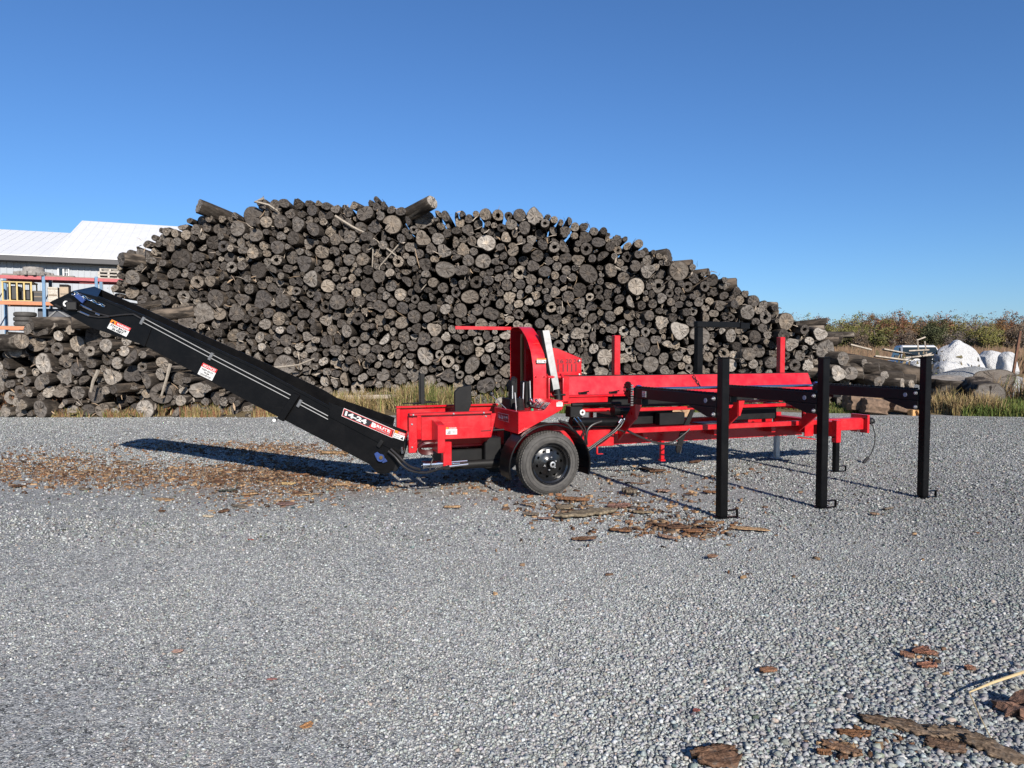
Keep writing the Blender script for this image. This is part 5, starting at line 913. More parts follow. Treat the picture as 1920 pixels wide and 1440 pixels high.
# logs lying askew: (px, py of cut end, depth, radius, direction (x,y,z), length, shape, pale, label)
ASKEW = [
 (374, 386, 19.9, .20, (.72, .65, -.25), 2.2, 'ragged', .3, 'tilted log with a broken end sticking out above the heap beside the white roof'),
 (810, 379, 19.8, .21, (-.75, .62, -.22), 3.0, 'round', .9, 'pale sawn log tilted on top of the heap against the sky'),
 (228, 486, 19.6, .22, (.7, .7, -.05), 2.5, 'ragged', .1, 'frayed log jutting from the edge of the heap over the rack of pallets'),
 (1254, 479, 21.0, .21, (-.85, .5, -.10), 3.0, 'round', 0, 'thick dark log lying sideways on the upper slope of the heap'),
 (1298, 498, 20.9, .19, (-.9, .4, -.03), 2.8, 'round', 0, 'smooth dark log lying sideways below the thick one on the slope'),
 (1328, 510, 21.3, .12, (-.8, .6, -.05), 2.5, 'round', 0, 'short black log end poking past the slope of the heap'),
 (1342, 523, 20.6, .11, (-.9, .45, -.12), 2.6, 'round', .3, 'thin pale log lying sideways halfway down the slope'),
 (1380, 534, 20.2, .22, (-.97, .25, -.06), 3.0, 'round', 0, 'long grey log lying sideways on the slope above the black clamp frame'),
 (1458, 580, 20.0, .20, (-.95, .3, .06), 2.8, 'round', .2, 'grey log lying sideways on the low slope near the red stake'),
 (1548, 604, 22.5, .15, (-.93, .36, -.10), 3.0, 'round', 0, 'long dark log raised at the end of the heap against the far wood'),
 (1545, 618, 22.0, .14, (-.95, .3, -.02), 4.0, 'round', 0, 'long dark log under the raised one at the end of the heap'),
 (1600, 628, 21.5, .12, (-.95, .3, .02), 2.6, 'oval', 0, 'long dark log lying sideways above the cracked trunk'),
 (1570, 640, 20.4, .15, (-.95, .3, .02), 3.0, 'round', 0, 'dark log with a round end behind the middle deck post'),
 (1575, 634, 20.8, .20, (-.96, .28, .0), 3.2, 'ragged', 0, 'split dark log high in the low end of the heap'),
 (1738, 708, 19.9, .25, (-.93, .26, .24), 3.2, 'round', .5, 'thick cracked barkless trunk sloping down to the last deck post'),
 (1612, 676, 19.6, .17, (-.93, .36, .02), 3.2, 'round', .2, 'grey log lying sideways under the cracked trunk'),
 (1620, 681, 19.3, .13, (-.5, .86, .0), 3.0, 'round', .4, 'slim pale log end under the cracked trunk'),
 (1630, 689, 19.4, .19, (-.55, .83, .0), 3.0, 'oval', .1, 'thick oval log in the low end of the heap'),
 (1648, 691, 19.2, .14, (-.9, .42, .01), 3.0, 'round', 0, 'dark log lying sideways in the low end of the heap'),
 (1690, 707, 19.2, .17, (-.95, .3, .03), 3.4, 'round', 0, 'dark log lying sideways beneath the thick trunk'),
 (1715, 712, 19.3, .15, (-.95, .3, .03), 3.4, 'round', 0, 'dark log end beside the last deck post'),
 (1617, 700, 19.0, .17, (-.92, .38, .0), 3.0, 'round', .3, 'pale log end under the stack beside the third deck arm'),
 (1658, 703, 19.0, .15, (-.4, .9, .0), 2.5, 'oval', .5, 'pale oval log end above the third deck arm'),
 (1692, 719, 18.9, .15, (-.6, .8, .0), 2.6, 'round', .5, 'pale log end low above the third deck arm'),
 (1708, 721, 18.9, .14, (-.5, .85, .0), 2.6, 'round', .4, 'grey log end low beside the last deck post'),
 (1648, 716, 18.9, .18, (-.3, .95, .1), 2.2, 'lobed', .2, 'lobed grey log end low above the third deck arm'),
 (1595, 700, 18.8, .24, (-.3, .95, .0), 3.0, 'oval', .2, 'broad oval log at the foot of the low end of the heap'),
 (1580, 672, 19.2, .20, (-.3, .95, .0), 3.0, 'round', .2, 'round grey log beside the middle deck post'),
 (1572, 700, 18.7, .22, (-.1, .99, .0), 3.0, 'lobed', .8, 'whitish lobed log low behind the middle deck post'),
 (135, 606, 17.3, .17, (.85, .5, .10), 2.6, 'round', 0, 'log with a long pale side lying on top of the low stack'),
 (60, 607, 17.4, .19, (.7, .7, .05), 2.6, 'round', 0, 'dark log lying on top of the low stack by the rack'),
 (40, 640, 17.2, .20, (-.9, .4, -.05), 2.6, 'round', .1, 'long log with a tan side lying across the low stack'),
 (140, 600, 17.8, .10, (.9, .42, .22), 2.0, 'round', .6, 'thin bare pole sloping upward on top of the low stack'),
]
for px, py, Y, r_, d, ln_, sh_, pale, lab in ASKEW:
    p = at(px, py, Y); si = int(rl.choice([j for j, s_ in enumerate(SHAPES) if s_ == sh_])); d = Vector(d).normalized()
    x = Vector((0, 0, 1)).cross(d); x = -x.normalized(); z = x.cross(d)
    m4 = Matrix((x, d, z)).transposed().to_4x4(); m4.translation = p
    o = link('log', log_mesh(si, max(8, round(ln_ / r_ / 4) * 4), pale)); o.matrix_world = m4 @ Matrix.Scale(r_, 4)
    tag(o, lab, 'log', 'logs lying askew on the heap')
# labels that tell the individual logs apart
def fit(s_, n=16): return ' '.join(s_.split()[:n])
def log_label(q):
    px, py = proj((q['x'], q['y'], q['z']))
    size = 'huge' if q['r'] > .26 else 'thick' if q['r'] > .215 else 'stout' if q['r'] > .185 else 'middling'
    shp = {'round': 'round', 'oval': 'oval', 'lobed': 'lobed', 'ragged': 'ragged', 'hollow': 'hollow', 'heart': 'dented', 'double': 'twin-hearted', 'notched': 'notched', 'split': 'half-round split'}[q['shape']]
    tone = 'whitish' if q['pale'] > .7 else 'pale' if q['pale'] > .25 else 'grey-brown'
    if q['main']:
        xs_ = [(330, 'above the conveyor tip'), (450, 'near the far end of the conveyor'), (560, 'above the middle of the conveyor'), (660, 'above the lower conveyor'), (760, 'above the printed conveyor hopper'), (860, 'above the splitting trough'), (950, 'over the thin red bar'), (1050, 'over the arched saw hood'), (1130, 'over the gauge plate'), (1230, 'over the first red stake'), (1330, 'by the black clamp frame'), (1430, 'right of the black clamp frame'), (1510, 'by the second red stake'), (9999, 'at the low end by the middle deck post')]
        row = 'topmost rows' if py < 440 else 'upper rows' if py < 510 else 'middle rows' if py < 580 else 'lower rows' if py < 650 else 'bottom rows'
        return f'{size} {shp} {tone} log, {row}, {next(t for b, t in xs_ if px < b)}', px, py
    xs_ = [(60, 'at the picture edge'), (130, 'under the rack'), (200, 'below the conveyor motor'), (280, 'below the warning sticker'), (380, 'below the notice sticker'), (9999, 'by the conveyor foot')]
    row = 'top' if py < 660 else 'middle' if py < 715 else 'bottom'
    return f'{size} {shp} {tone} log, {row} of the low stack, {next(t for b, t in xs_ if px < b)}', px, py
by = {}
for o, q in LOGS:
    lab, px, py = log_label(q); by.setdefault(lab, []).append((px, py, o))
for lab, lst in by.items():
    lst.sort(key=lambda t: t[0]); n = len(lst)
    for j, (px, py, o) in enumerate(lst):
        if n == 1: l2 = lab
        elif n == 2: l2 = lab + (', leftmost such' if j == 0 else ', rightmost such')
        else: l2 = lab + ', ' + (['leftmost', 'second', 'third', 'fourth', 'fifth', 'sixth'][min(j, 5)] if j < n - 1 else 'rightmost') + ' such'
        tag(o, fit(l2), 'log', 'logs stacked in the big pile')
# bare branches caught in the heap
def twig(px0, py0, pts, r_, Y, lab):
    m = MB(); P = [at(x, y, Y) + Vector((0, rnd.uniform(-.05, .05), 0)) for x, y in pts]; m.tube(P, [r_ * (1 - .6 * i / len(P)) for i in range(len(P))], 5)
    o = m.build('bare_branch', TWIG, None, 60, tuple(P[0])); tag(o, lab, 'branch', 'bare branches caught in the log heap')
TWIG = plain('twig', (.30, .26, .21), .9, 0, .3, 30)
for pts, r_, lab in [
    ([(628, 405), (660, 425), (690, 440), (712, 456), (750, 485)], .045, 'long bare branch slanting across the top of the heap'),
    ([(695, 440), (700, 470), (698, 500), (702, 520)], .022, 'thin drooping twig under the slanting branch'),
    ([(757, 447), (735, 472), (712, 500), (708, 530)], .022, 'thin curved twig crossing near the top of the heap'),
    ([(598, 570), (588, 590), (581, 605)], .05, 'short thick stick poking out in the middle of the heap'),
    ([(668, 540), (662, 560), (655, 580)], .04, 'dark stick poking out of the heap over the printed hopper'),
    ([(1115, 530), (1130, 545), (1139, 565), (1142, 590)], .018, 'thin hooked twig hanging above the first red stake'),
    ([(1150, 500), (1185, 515), (1222, 533)], .035, 'straight bare branch slanting down the slope of the heap'),
    ([(1018, 582), (1040, 600), (1050, 625), (1053, 642)], .016, 'thin looping twig above the gauge plate'),
    ([(765, 620), (805, 610), (810, 598)], .018, 'thin level twig above the splitting trough'),
    ([(504, 690), (530, 688), (560, 684), (590, 672)], .035, 'pale bent branch lying above the conveyor hinge'),
    ([(502, 505), (515, 520), (521, 530)], .02, 'thin twig in the upper rows above the lower conveyor'),
    ([(318, 682), (313, 710), (303, 742)], .04, 'pale upright stick leaning on the low stack by the notice sticker'),
    ([(186, 694), (176, 715), (172, 735)], .045, 'forked dry stem standing against the low stack'),
    ([(495, 372), (478, 378), (505, 385), (520, 395)], .05, 'broken branch stub standing up at the crest of the heap'),
]: twig(0, 0, pts, r_, (20.0 if pts[0][1] < 660 else 18.9) if pts[0][0] > 350 else 17.2, lab)

# shreds of bark and splintered wood caught between the log ends
r = np.random.default_rng(63); VV, FF, CC, nv = [], [], [], 0
for k in range(1500):
    x, z, r_, kk, main = ALL[int(r.integers(0, len(ALL)))]; a = r.uniform(0, 6.28)
    c0 = np.array([x + math.cos(a) * r_ * 1.05, facey(z, main) - r.uniform(-.15, .30), z + math.sin(a) * r_ * 1.05]); d = r.normal(0, 1, 3) * np.array([1, .5, 1]); d /= np.linalg.norm(d); ln_ = r.uniform(.05, .26) * (2.2 if r.random() < .06 else 1); w_ = ln_ * r.uniform(.04, .3) if ln_ < .2 else .02
    n_ = np.cross(d, r.normal(0, 1, 3)); n_ /= np.linalg.norm(n_); t_ = np.cross(d, n_)
    q = np.array([c0 - d * ln_ / 2 - n_ * w_ * .3, c0 - d * ln_ / 2 + n_ * w_ * .3, c0 + n_ * w_ * .6 + t_ * .02, c0 - n_ * w_ * .6 + t_ * .02, c0 + d * ln_ / 2 + n_ * w_ * .2, c0 + d * ln_ / 2 - n_ * w_ * .2])
    VV.append(q); FF.append(np.array([[0, 1, 2, 3], [3, 2, 4, 5]]) + nv); nv += 6
    CC.append(np.tile(np.array([(.30, .25, .20), (.42, .36, .29), (.16, .12, .09), (.10, .08, .065), (.36, .26, .17)][int(r.integers(0, 5))]) * r.uniform(.7, 1.3), (2, 1)))
SHRED = tinted('bark_shred', .9, .3, 40, .3)
o = raw_mesh('bark_shreds', np.concatenate(VV), np.concatenate(FF), SHRED, col=np.concatenate(CC)); tag(o, 'shreds of bark and splinters caught between the log ends', 'bark shreds', None, 'stuff')

# ================================================================ BUILDING AND RACK BEHIND THE LOW STACK
BA = R(22); BX = Vector((math.cos(BA), math.sin(BA), 0)); BN = Vector((math.sin(BA), -math.cos(BA), 0))
def siding():
    m = NT('steel_siding'); co = m.co(); n = m.noise(0.7, 3, 0.5, co)
    m.set(Base_Color=m.ramp(n, [(0.3, (0.32, 0.35, 0.385)), (0.7, (0.37, 0.40, 0.43))]), Roughness=0.45); return m.m
SIDING = siding()
ROOFW = plain('white_roof', (.74, .74, .74), .45, 0, .04, 1.5)
TRIM = plain('dark_trim', (.03, .03, .035), .5)
GLASS = plain('window_glass', (.03, .04, .05), .08, 0, .1)
FRAMEW = plain('white_frame', (.78, .78, .77), .5, 0, .05)
bo = at(0, 482, 38.0); bo.z = 0
bld = empty('storage_building', bo, BA)
tag(bld, 'long grey steel-sided building with a white metal roof behind the pallet rack', 'building')
def bl(x, y, z): return Vector((x, y, z))    # building frame: x along the wall, y into the building
EZ = 6.75; X0, X1 = -14.0, 17.0
m = MB()
for k in range(int((X1 - X0) / .30)):        # ribbed sheets
    x = X0 + k * .30
    m.box((x, .03, 0), (x + .30, .08, EZ), 0); m.box((x + .12, 0, 0), (x + .18, .029, EZ), .004)
m.box((X0, .081, 0), (X1, .2, EZ), 0); m.build('wall', SIDING, bld)
def roof(name, xa, xb, ridge_y, ridge_z):
    m = MB(); m.prism([bl(xa, -.5, EZ - .05), bl(xb, -.5, EZ - .05), bl(xb, ridge_y, ridge_z), bl(xa, ridge_y, ridge_z)], (0, 0, .08))
    n_ = Vector((0, -(ridge_z - EZ), ridge_y + .5)).normalized()
    k = xa + .1
    while k < xb: m.beam(bl(k, -.5, EZ + .035), bl(k, ridge_y, ridge_z + .09), .02, .006, (0, 0, 1), 0); k += .45
    m.prism([bl(xa, ridge_y, ridge_z), bl(xb, ridge_y, ridge_z), bl(xb, ridge_y * 2, EZ), bl(xa, ridge_y * 2, EZ)], (0, 0, .08))
    return m.build(name, ROOFW, bld)
roof('roof', X0, 2.32, 8.0, 9.22)
roof('roof', 2.33, X1, 9.5, 10.3)
m = MB(); m.prism([bl(2.33, -.4, EZ), bl(2.33, 9.5, 10.29), bl(2.33, 19, EZ)], (.05, 0, 0)); m.build('gable', plain('gable_grey', (.33, .34, .37), .6), bld)
m = MB(); m.box((X0, -.62, EZ - .30), (X1, -.51, EZ - .02), .01); m.box((X0, -.505, EZ - .31), (X1, -.01, EZ - .27), .01); m.build('eave', TRIM, bld)
# window with a slider, placed where its sight line meets the wall
def bpt(px, py):
    d = ray(px, py); t = (bo - EYE).dot(BN) / d.dot(BN); p = EYE + d * t - bo; return p.dot(BX), p.z
wx0, wz1 = bpt(108, 501); wx1, wz0 = bpt(130.5, 519.5)
m = MB(); t_ = .07
m.box((wx0, -.06, wz0), (wx0 + t_, -.005, wz1), .004); m.box((wx1 - t_, -.06, wz0), (wx1, -.005, wz1), .004)
m.box((wx0 + t_, -.06, wz0), (wx1 - t_, -.005, wz0 + t_), .004); m.box((wx0 + t_, -.06, wz1 - t_), (wx1 - t_, -.005, wz1), .004); xm = (wx0 + wx1) / 2
m.box((xm - .04, -.055, wz0 + t_), (xm + .04, -.008, wz1 - t_), .004); wf = m.build('window', FRAMEW, bld)
m = MB(); m.box((wx0 + t_, -.02, wz0 + t_), (xm - .04, -.004, wz1 - t_), 0); m.box((xm + .04, -.02, wz0 + t_), (wx1 - t_, -.004, wz1 - t_), 0); m.build('pane', GLASS, wf)
m = MB(); zz = (wz0 + wz1) / 2; m.box((xm + .05, -.03, zz - .012), (wx1 - t_ - .003, -.021, zz + .012), 0); xx = (xm + wx1) / 2 - .01; m.box((xx - .012, -.031, wz0 + t_), (xx + .012, -.0205, wz1 - t_), 0); m.build('muntin', FRAMEW, wf)
# pallet rack
ro = at(0, 570, 25.0); ro.z = 0
rack = empty('pallet_rack', ro, BA)
tag(rack, 'tall pallet rack with blue uprights and red and orange beams before the grey building', 'pallet rack')
def rpt(px, py, dy=0.0):
    d = ray(px, py); t = (ro - BN * dy - EYE).dot(BN) / d.dot(BN); p = EYE + d * t - ro; return p.dot(BX), p.z
RB = plain('rack_blue', (.11, .22, .36), .6); RO = plain('rack_orange', (.52, .19, .08), .6); RR_ = plain('rack_red', (.42, .09, .10), .6)
ux, _ = rpt(84, 600); ux2, _ = rpt(181, 540); zt = rpt(60, 521)[1]; zm = rpt(50, 569)[1]; zl = rpt(20, 615)[1]
zt, zm, zl = round(zt, 2), round(zm, 2), round(zl, 2); bay = ux2 - ux
ups = [ux - 2 * bay * 1.0 + (bay - 2.6) * 0, ux - bay * .86, ux, ux2, ux2 + bay * .9]
for x in ups[1:]:
    for y in (0, 1.05):
        m = MB(); m.box((x - .05, y - .04, 0), (x + .05, y + .04, zt + (.12 if y == 0 else .05)), .004); m.build('upright', RB, rack)
    m = MB()
    for k in range(4): m.beam((x, .05, .4 + k * 1.0), (x, 1.0, .9 + k * 1.0), .03, .03)
    m.build('brace', RB, rack)
for a_, b_ in zip(ups[1:], ups[2:]):
    for z, mt in ((zt, RR_), (zm, RO), (zl, RO)):
        for y in (-.065, 1.115):
            m = MB(); m.box((a_ + .052, y - .025, z - .06), (b_ - .052, y + .025, z + .06), .004); m.build('beam', mt, rack)
        m = MB()
        for k in range(6): m.box((a_ + .06, -.03 + k * .19, z + .062), (b_ - .06, .09 + k * .19, z + .08), 0)
        m.build('shelf_board', plain('old_board', (.25, .21, .17), .9, 0, .3), rack)
def rp(x, y, z): return ro + BX * x - BN * y + Vector((0, 0, z))
def rthing(name, x, y, z, lab, cat, group=None): return tag(empty(name, rp(x, y, z), BA), lab, cat, group)
CARD = plain('cardboard', (.42, .33, .24), .85, 0, .15); PALLETW = plain('pallet_wood', (.50, .46, .40), .85, 0, .35, 20)
YEL = plain('yellow_paint', (.55, .41, .16), .6)
DARKP = plain('dark_plastic', (.02, .02, .022), .5)
# yellow cage
x0, z1 = rpt(3, 527); x1, z0 = rpt(58, 564); z0 = zm + .082
cg = rthing('wire_cage', x0, .1, z0, 'yellow tube cage standing on the orange rack beam', 'cage'); w_, h_ = x1 - x0, z1 - z0
m = MB()
for k in range(5): m.box((w_ * k / 4 - .025, -.025, 0), (w_ * k / 4 + .025, .025, h_), .004); m.box((w_ * k / 4 - .02, .78, 0), (w_ * k / 4 + .02, .82, h_), .004)
for z in (.0, h_):
    m.box((-.03, -.03, z - .03), (w_ + .03, .03, z + .03), .004); m.box((-.03, .77, z - .03), (w_ + .03, .83, z + .03), .004)
    for x in (0, w_): m.box((x - .025, .03, z - .025), (x + .025, .77, z + .025), .004)
m.build('bar', YEL, cg)
m = MB(); m.box((.1, .12, .03), (w_ * .55, .7, h_ * .8), .05); m.box((w_ * .58, .15, .03), (w_ * .95, .68, h_ * .62), .05); m.build('load', DARKP, cg)
def crate(px0, px1, py0, lab, mat, base, cat='box'):
    x0, z1 = rpt(px0, py0, .3); x1, _ = rpt(px1, py0, .3)
    o = rthing('storage_box', x0, .3, base, lab, cat)
    m = MB(); h = z1 - base; m.box((0, 0, 0), (x1 - x0, .5, h), .01); m.build('carton', mat, o)
    m = MB(); m.box((.03, -.008, h * .42), (x1 - x0 - .03, -.001, h * .52), 0); m.box((.0, -.006, h * .86), (x1 - x0, -.001, h * .9), 0); m.build('tape', plain('tape', (.2, .15, .1), .5), o)
crate(89, 108, 538, 'beige box on the rack beside the blue upright', PALLETW, zm + .082)
crate(111, 128, 533, 'tan cardboard box on the rack above the conveyor tip', CARD, zm + .082)
crate(62, 80, 545, 'black tub on the rack between the yellow cage and the upright', DARKP, zm + .082, 'tub')
# gear hub and scrap on top
x, z = rpt(58, 510); o = rthing('gear_ring', x, .4, zt + .082, 'rusty grey toothed ring lying on the top rack beam', 'gear ring')
m = MB(); m.lathe([(.20, 0), (.52, 0), (.55, .08), (.50, .16), (.34, .18), (.33, .32), (.20, .34)], (0, 0, 0), (0, 0, 1), 28, closed=True)
for k in range(14): m.box((.5, -.05, .0), (.62, .05, .14), .01, Matrix.Rotation(k / 14 * 6.283, 4, 'Z'))
m.build('ring', plain('grey_iron', (.26, .24, .22), .8, 0, .3), o)
m = MB(); m.box((-.9, -.3, 0), (1.3, .4, .05), .005); m.build('base_plate', plain('old_plate', (.2, .17, .15), .8), o)
# stacked pallets on top of the rack
x0, z1 = rpt(184, 502); x1, _ = rpt(224, 510)
n_p = 3; ph = (z1 - zt - .09) / n_p
for k in range(n_p):
    o = rthing('wooden_pallet', x0 + rnd.uniform(-.05, .05), .05, zt + .084 + k * ph, ['bottom pallet of the three stacked on the top rack beam', 'middle pallet of the three stacked on the top rack beam', 'topmost pallet of the three stacked on the top rack beam'][k], 'pallet', 'pallets stacked on the rack')
    w_ = x1 - x0; m = MB()
    for y in (0, .3, .6, .9): m.box((0, y, 0), (w_, y + .1, ph * .2), .003); m.box((0, y, ph * .78), (w_, y + .16, ph * .96), .003)
    m.build('deck_board', PALLETW, o); m = MB()
    for q in (0, .45, .9): m.box((w_ * q, .0, ph * .205), (w_ * q + w_ * .1, 1.0, ph * .775), .003)
    m.build('stringer', PALLETW, o)
# tyres on the lower beam
for k in range(3):
    x, z = rpt(47, 604, .4); o = rthing('spare_tyre', x + rnd.uniform(-.03, .03), .45, zl + .082 + k * .17, ['lowest black tyre of the stack on the lower rack beam', 'middle black tyre of the stack on the lower rack beam', 'top black tyre of the stack on the lower rack beam'][k], 'tyre', 'tyres on the rack')
    m = MB(); m.lathe([(.2, .02), (.3, .0), (.35, .03), (.36, .085), (.35, .14), (.3, .17), (.2, .15)], (0, 0, 0), (0, 0, 1), 28, closed=True); m.build('tread', RUBBER, o)
x, z = rpt(108, 585, .4); o = rthing('machine_crate', x, .3, zm - .9 + .05, 'dark steel crate hanging in the lower rack bay behind the conveyor', 'crate')
m = MB(); m.box((-.6, 0, 0), (.9, .6, .7), .02); m.build('shell', plain('dark_steel', (.04, .045, .06), .5), o); m = MB(); m.beam((-.6, -.02, .05), (.0, -.02, .65), .05, .03, (0, 1, 0)); m.beam((.0, -.02, .65), (.8, -.02, .1), .05, .03, (0, 1, 0)); m.build('strut', GREYP, o)

# ================================================================ RIGHT: SCRAP, SACKS, TRUCK
# pickup truck, front towards the camera
po = at(1728, 664, 31.0); po.z = 0.02
trk = empty('pickup_truck', po, R(-14)); tag(trk, 'old white pickup truck parked among the scrap at the edge of the field', 'pickup truck')
TW = plain('truck_white', (.72, .72, .70), .35, 0, .05); TG = plain('truck_glass', (.02, .03, .035), .25, 0, .1); TDK = plain('truck_dark', (.02, .02, .02), .5)
m = MB()
def loft(m, secs):                           # sections: y, list of (x, z) half outline
    bm = m.bm; R_ = []
    for y, pts in secs: R_.append([bm.verts.new((x, y, z)) for x, z in pts])
    n = len(R_[0])
    for a, b in zip(R_, R_[1:]):
        for k in range(n): bm.faces.new((a[k], a[(k + 1) % n], b[(k + 1) % n], b[k]))
    bm.faces.new(R_[0]); bm.faces.new(R_[-1][::-1])
def sec(w, z0, z1, r=.08): return [(-w, z0), (-w, z1 - r), (-w + r, z1), (w - r, z1), (w, z1 - r), (w, z0)]
loft(m, [(-1.9, sec(.86, .45, 1.0)), (-1.75, sec(.92, .42, 1.14)), (-.2, sec(.95, .42, 1.22)), (.0, sec(.95, .42, 1.24)), (1.9, sec(.95, .42, 1.20)), (3.3, sec(.93, .45, 1.20))])
tb = m.build('body', TW, trk, 30)
m = MB(); loft(m, [(-.15, sec(.84, 1.2, 1.26, .03)), (.42, sec(.72, 1.22, 1.86)), (.6, sec(.73, 1.22, 1.90)), (1.45, sec(.72, 1.22, 1.88)), (1.75, sec(.80, 1.22, 1.30, .03))]); m.build('cab', TW, trk, 30)
m = MB(); m.prism([(-.76, -.115, 1.31), (.76, -.115, 1.31), (.65, .375, 1.80), (-.65, .375, 1.80)], Vector((0, -.018, .012))); m.build('windscreen', TG, trk)
for s_ in (-1, 1):
    m = MB(); m.prism([(s_ * .83, .12, 1.30), (s_ * .82, 1.35, 1.30), (s_ * .735, 1.30, 1.78), (s_ * .735, .55, 1.78)], (s_ * .02, 0, 0)); m.build('side_window', TG, trk)
    m = MB(); m.box((s_ * 1.0 - .09, -.05, 1.28), (s_ * 1.0 + .09, .03, 1.46), .02); m.build('mirror', TDK, trk)
    m = MB(); m.box((s_ * .68 - .13, -1.93, .80), (s_ * .68 + .13, -1.88, .98), .01); m.build('headlight', GLASS, trk)
    for y in (-1.1, 2.1):
        m = MB(); m.lathe([(.2, -.1), (.36, -.1), (.38, -.05), (.38, .05), (.36, .1), (.2, .1)], (s_ * .84, y, .38), (1, 0, 0), 24, closed=True); m.lathe([(.2, -.09), (.2, .09), (0, .08)], (s_ * .84, y, .38), (1, 0, 0), 16); m.build('wheel', RUBBER, trk)
m = MB(); m.box((-.5, -1.935, .78), (.5, -1.89, .98), .01); m.box((-.9, -2.0, .48), (.9, -1.9, .66), .02); m.build('grille', TDK, trk)
# gravel heap
gp_ = at(1835, 735, 24.0)
n_ = 70; th = np.linspace(0, 2 * np.pi, n_, endpoint=False); rr = np.linspace(0, 1, 22)
T_, R2 = np.meshgrid(th, rr); base = 3.1 * (1 + .12 * np.sin(T_ * 2 + 1) + .06 * np.sin(T_ * 5))
H_ = 1.22 * np.clip(1 - R2, 0, 1) ** .92 - .10 * np.exp(-(R2 / .12) ** 2); X_ = R2 * base * np.cos(T_); Y_ = R2 * base * np.sin(T_); H_ = H_ + .035 * fnoise(X_ * 5, Y_ * 5, 9) * (R2 < .97)
v = np.stack([X_.ravel(), Y_.ravel(), H_.ravel()], 1); i0 = (np.arange(21)[:, None] * n_ + np.arange(n_)[None]).ravel(); i1 = (np.arange(21)[:, None] * n_ + (np.arange(n_) + 1)[None] % n_).ravel()
o = raw_mesh('gravel_heap', v, np.stack([i0, i1, i1 + n_, i0 + n_], 1), GRAVEL, smooth=True); o.location = (gp_.x, 24.2, .03); tag(o, 'low cone of grey crushed stone heaped in front of the white sacks', 'gravel heap')
# white bulk sacks: slumped woven bags with creases
SACK = NT('woven_sack'); _c = SACK.co(); _n = SACK.noise(3, 5, .6, _c); SACK.set(Base_Color=SACK.ramp(_n, [(.3, (.54, .54, .54)), (.7, (.70, .70, .69))]), Roughness=.6); SACK.bump(SACK.noise(7, 6, .75, _c), 1.0, .12); SACK = SACK.m
def crumple(P, s, seed, amp):                # ridged creases
    r = np.random.default_rng(seed); d = 0
    for k in range(8):
        w_ = r.normal(0, 1, 3); w_ /= np.linalg.norm(w_); f_ = r.uniform(2.2, 7) * s
        d = d + (np.abs(np.sin(P @ w_ * f_ + r.uniform(0, 6) + .8 * np.sin(P[:, 0] * 3 * s + k))) - .6) / (1 + .25 * f_ / s)
    return d * amp
def sack(outline, Y, depth, seed, lab):
    """slumped woven bag: hull of points on a silhouette given thickness, then creased"""
    r = np.random.default_rng(seed); P = [at(x, y, Y) for x, y in outline]; c = sum(P, Vector()) / len(P); t = bmesh.new()
    for p in P:
        lo = max(0, (p.z - .1)) ; s_ = 1 - .75 * min(1, lo / 2.1)
        for k in (-1, -.55, .55, 1):
            q = p.lerp(c, .04 + .22 * abs(k) ** 3 + r.uniform(-.03, .05)); q.y = Y + k * depth / 2 * s_; q.z = max(.02, q.z if p.z > .25 else .02); t.verts.new(q - Vector((c.x, Y, 0)))
    bmesh.ops.convex_hull(t, input=list(t.verts)); loose = [v for v in t.verts if not v.link_faces]; bmesh.ops.delete(t, geom=loose, context='VERTS')
    bmesh.ops.triangulate(t, faces=list(t.faces)); bmesh.ops.subdivide_edges(t, edges=list(t.edges), cuts=3, use_grid_fill=True); bmesh.ops.triangulate(t, faces=list(t.faces))
    bmesh.ops.smooth_vert(t, verts=list(t.verts), factor=.5, use_axis_x=True, use_axis_y=True, use_axis_z=True)
    bmesh.ops.subdivide_edges(t, edges=list(t.edges), cuts=1, use_grid_fill=True); t.normal_update()
    co = np.array([v.co for v in t.verts]); d = crumple(co, 1.05, seed, .05)
    for v, k in zip(list(t.verts), d):
        v.co = v.co + v.normal * float(k); v.co.z = max(v.co.z, .0)
    m = MB(); m.add(t); o = m.build('bulk_sack', SACK, None, 24); o.location = (c.x, Y, .03); tag(o, lab, 'sack', 'white bulk sacks by the gravel heap')
sack([(1752, 706), (1753, 668), (1766, 655), (1780, 648), (1793, 637), (1803, 639), (1818, 650), (1830, 668), (1838, 685), (1840, 706)], 26.5, 1.5, 3, 'tall white bulk sack with a peaked corner beside the pickup')
sack([(1832, 700), (1836, 668), (1848, 658), (1862, 659), (1880, 664), (1888, 690), (1888, 702)], 28.0, 1.5, 4, 'slumped white bulk sack beside the rusty post')
sack([(1815, 700), (1822, 672), (1838, 662), (1850, 672), (1856, 700)], 29.2, 1.2, 8, 'white bulk sack half hidden between two bigger ones')
sack([(1748, 712), (1752, 690), (1768, 677), (1785, 679), (1800, 688), (1806, 712)], 25.4, 1.2, 5, 'low flattened white sack lying before the gravel heap')
sack([(1872, 706), (1876, 668), (1886, 660), (1896, 662), (1902, 680), (1904, 706)], 26.6, .9, 6, 'torn white sack by the leaning rusty post')
sack([(1700, 706), (1706, 684), (1722, 677), (1738, 682), (1746, 706)], 25.6, .9, 7, 'small dirty white sack behind the last deck post')
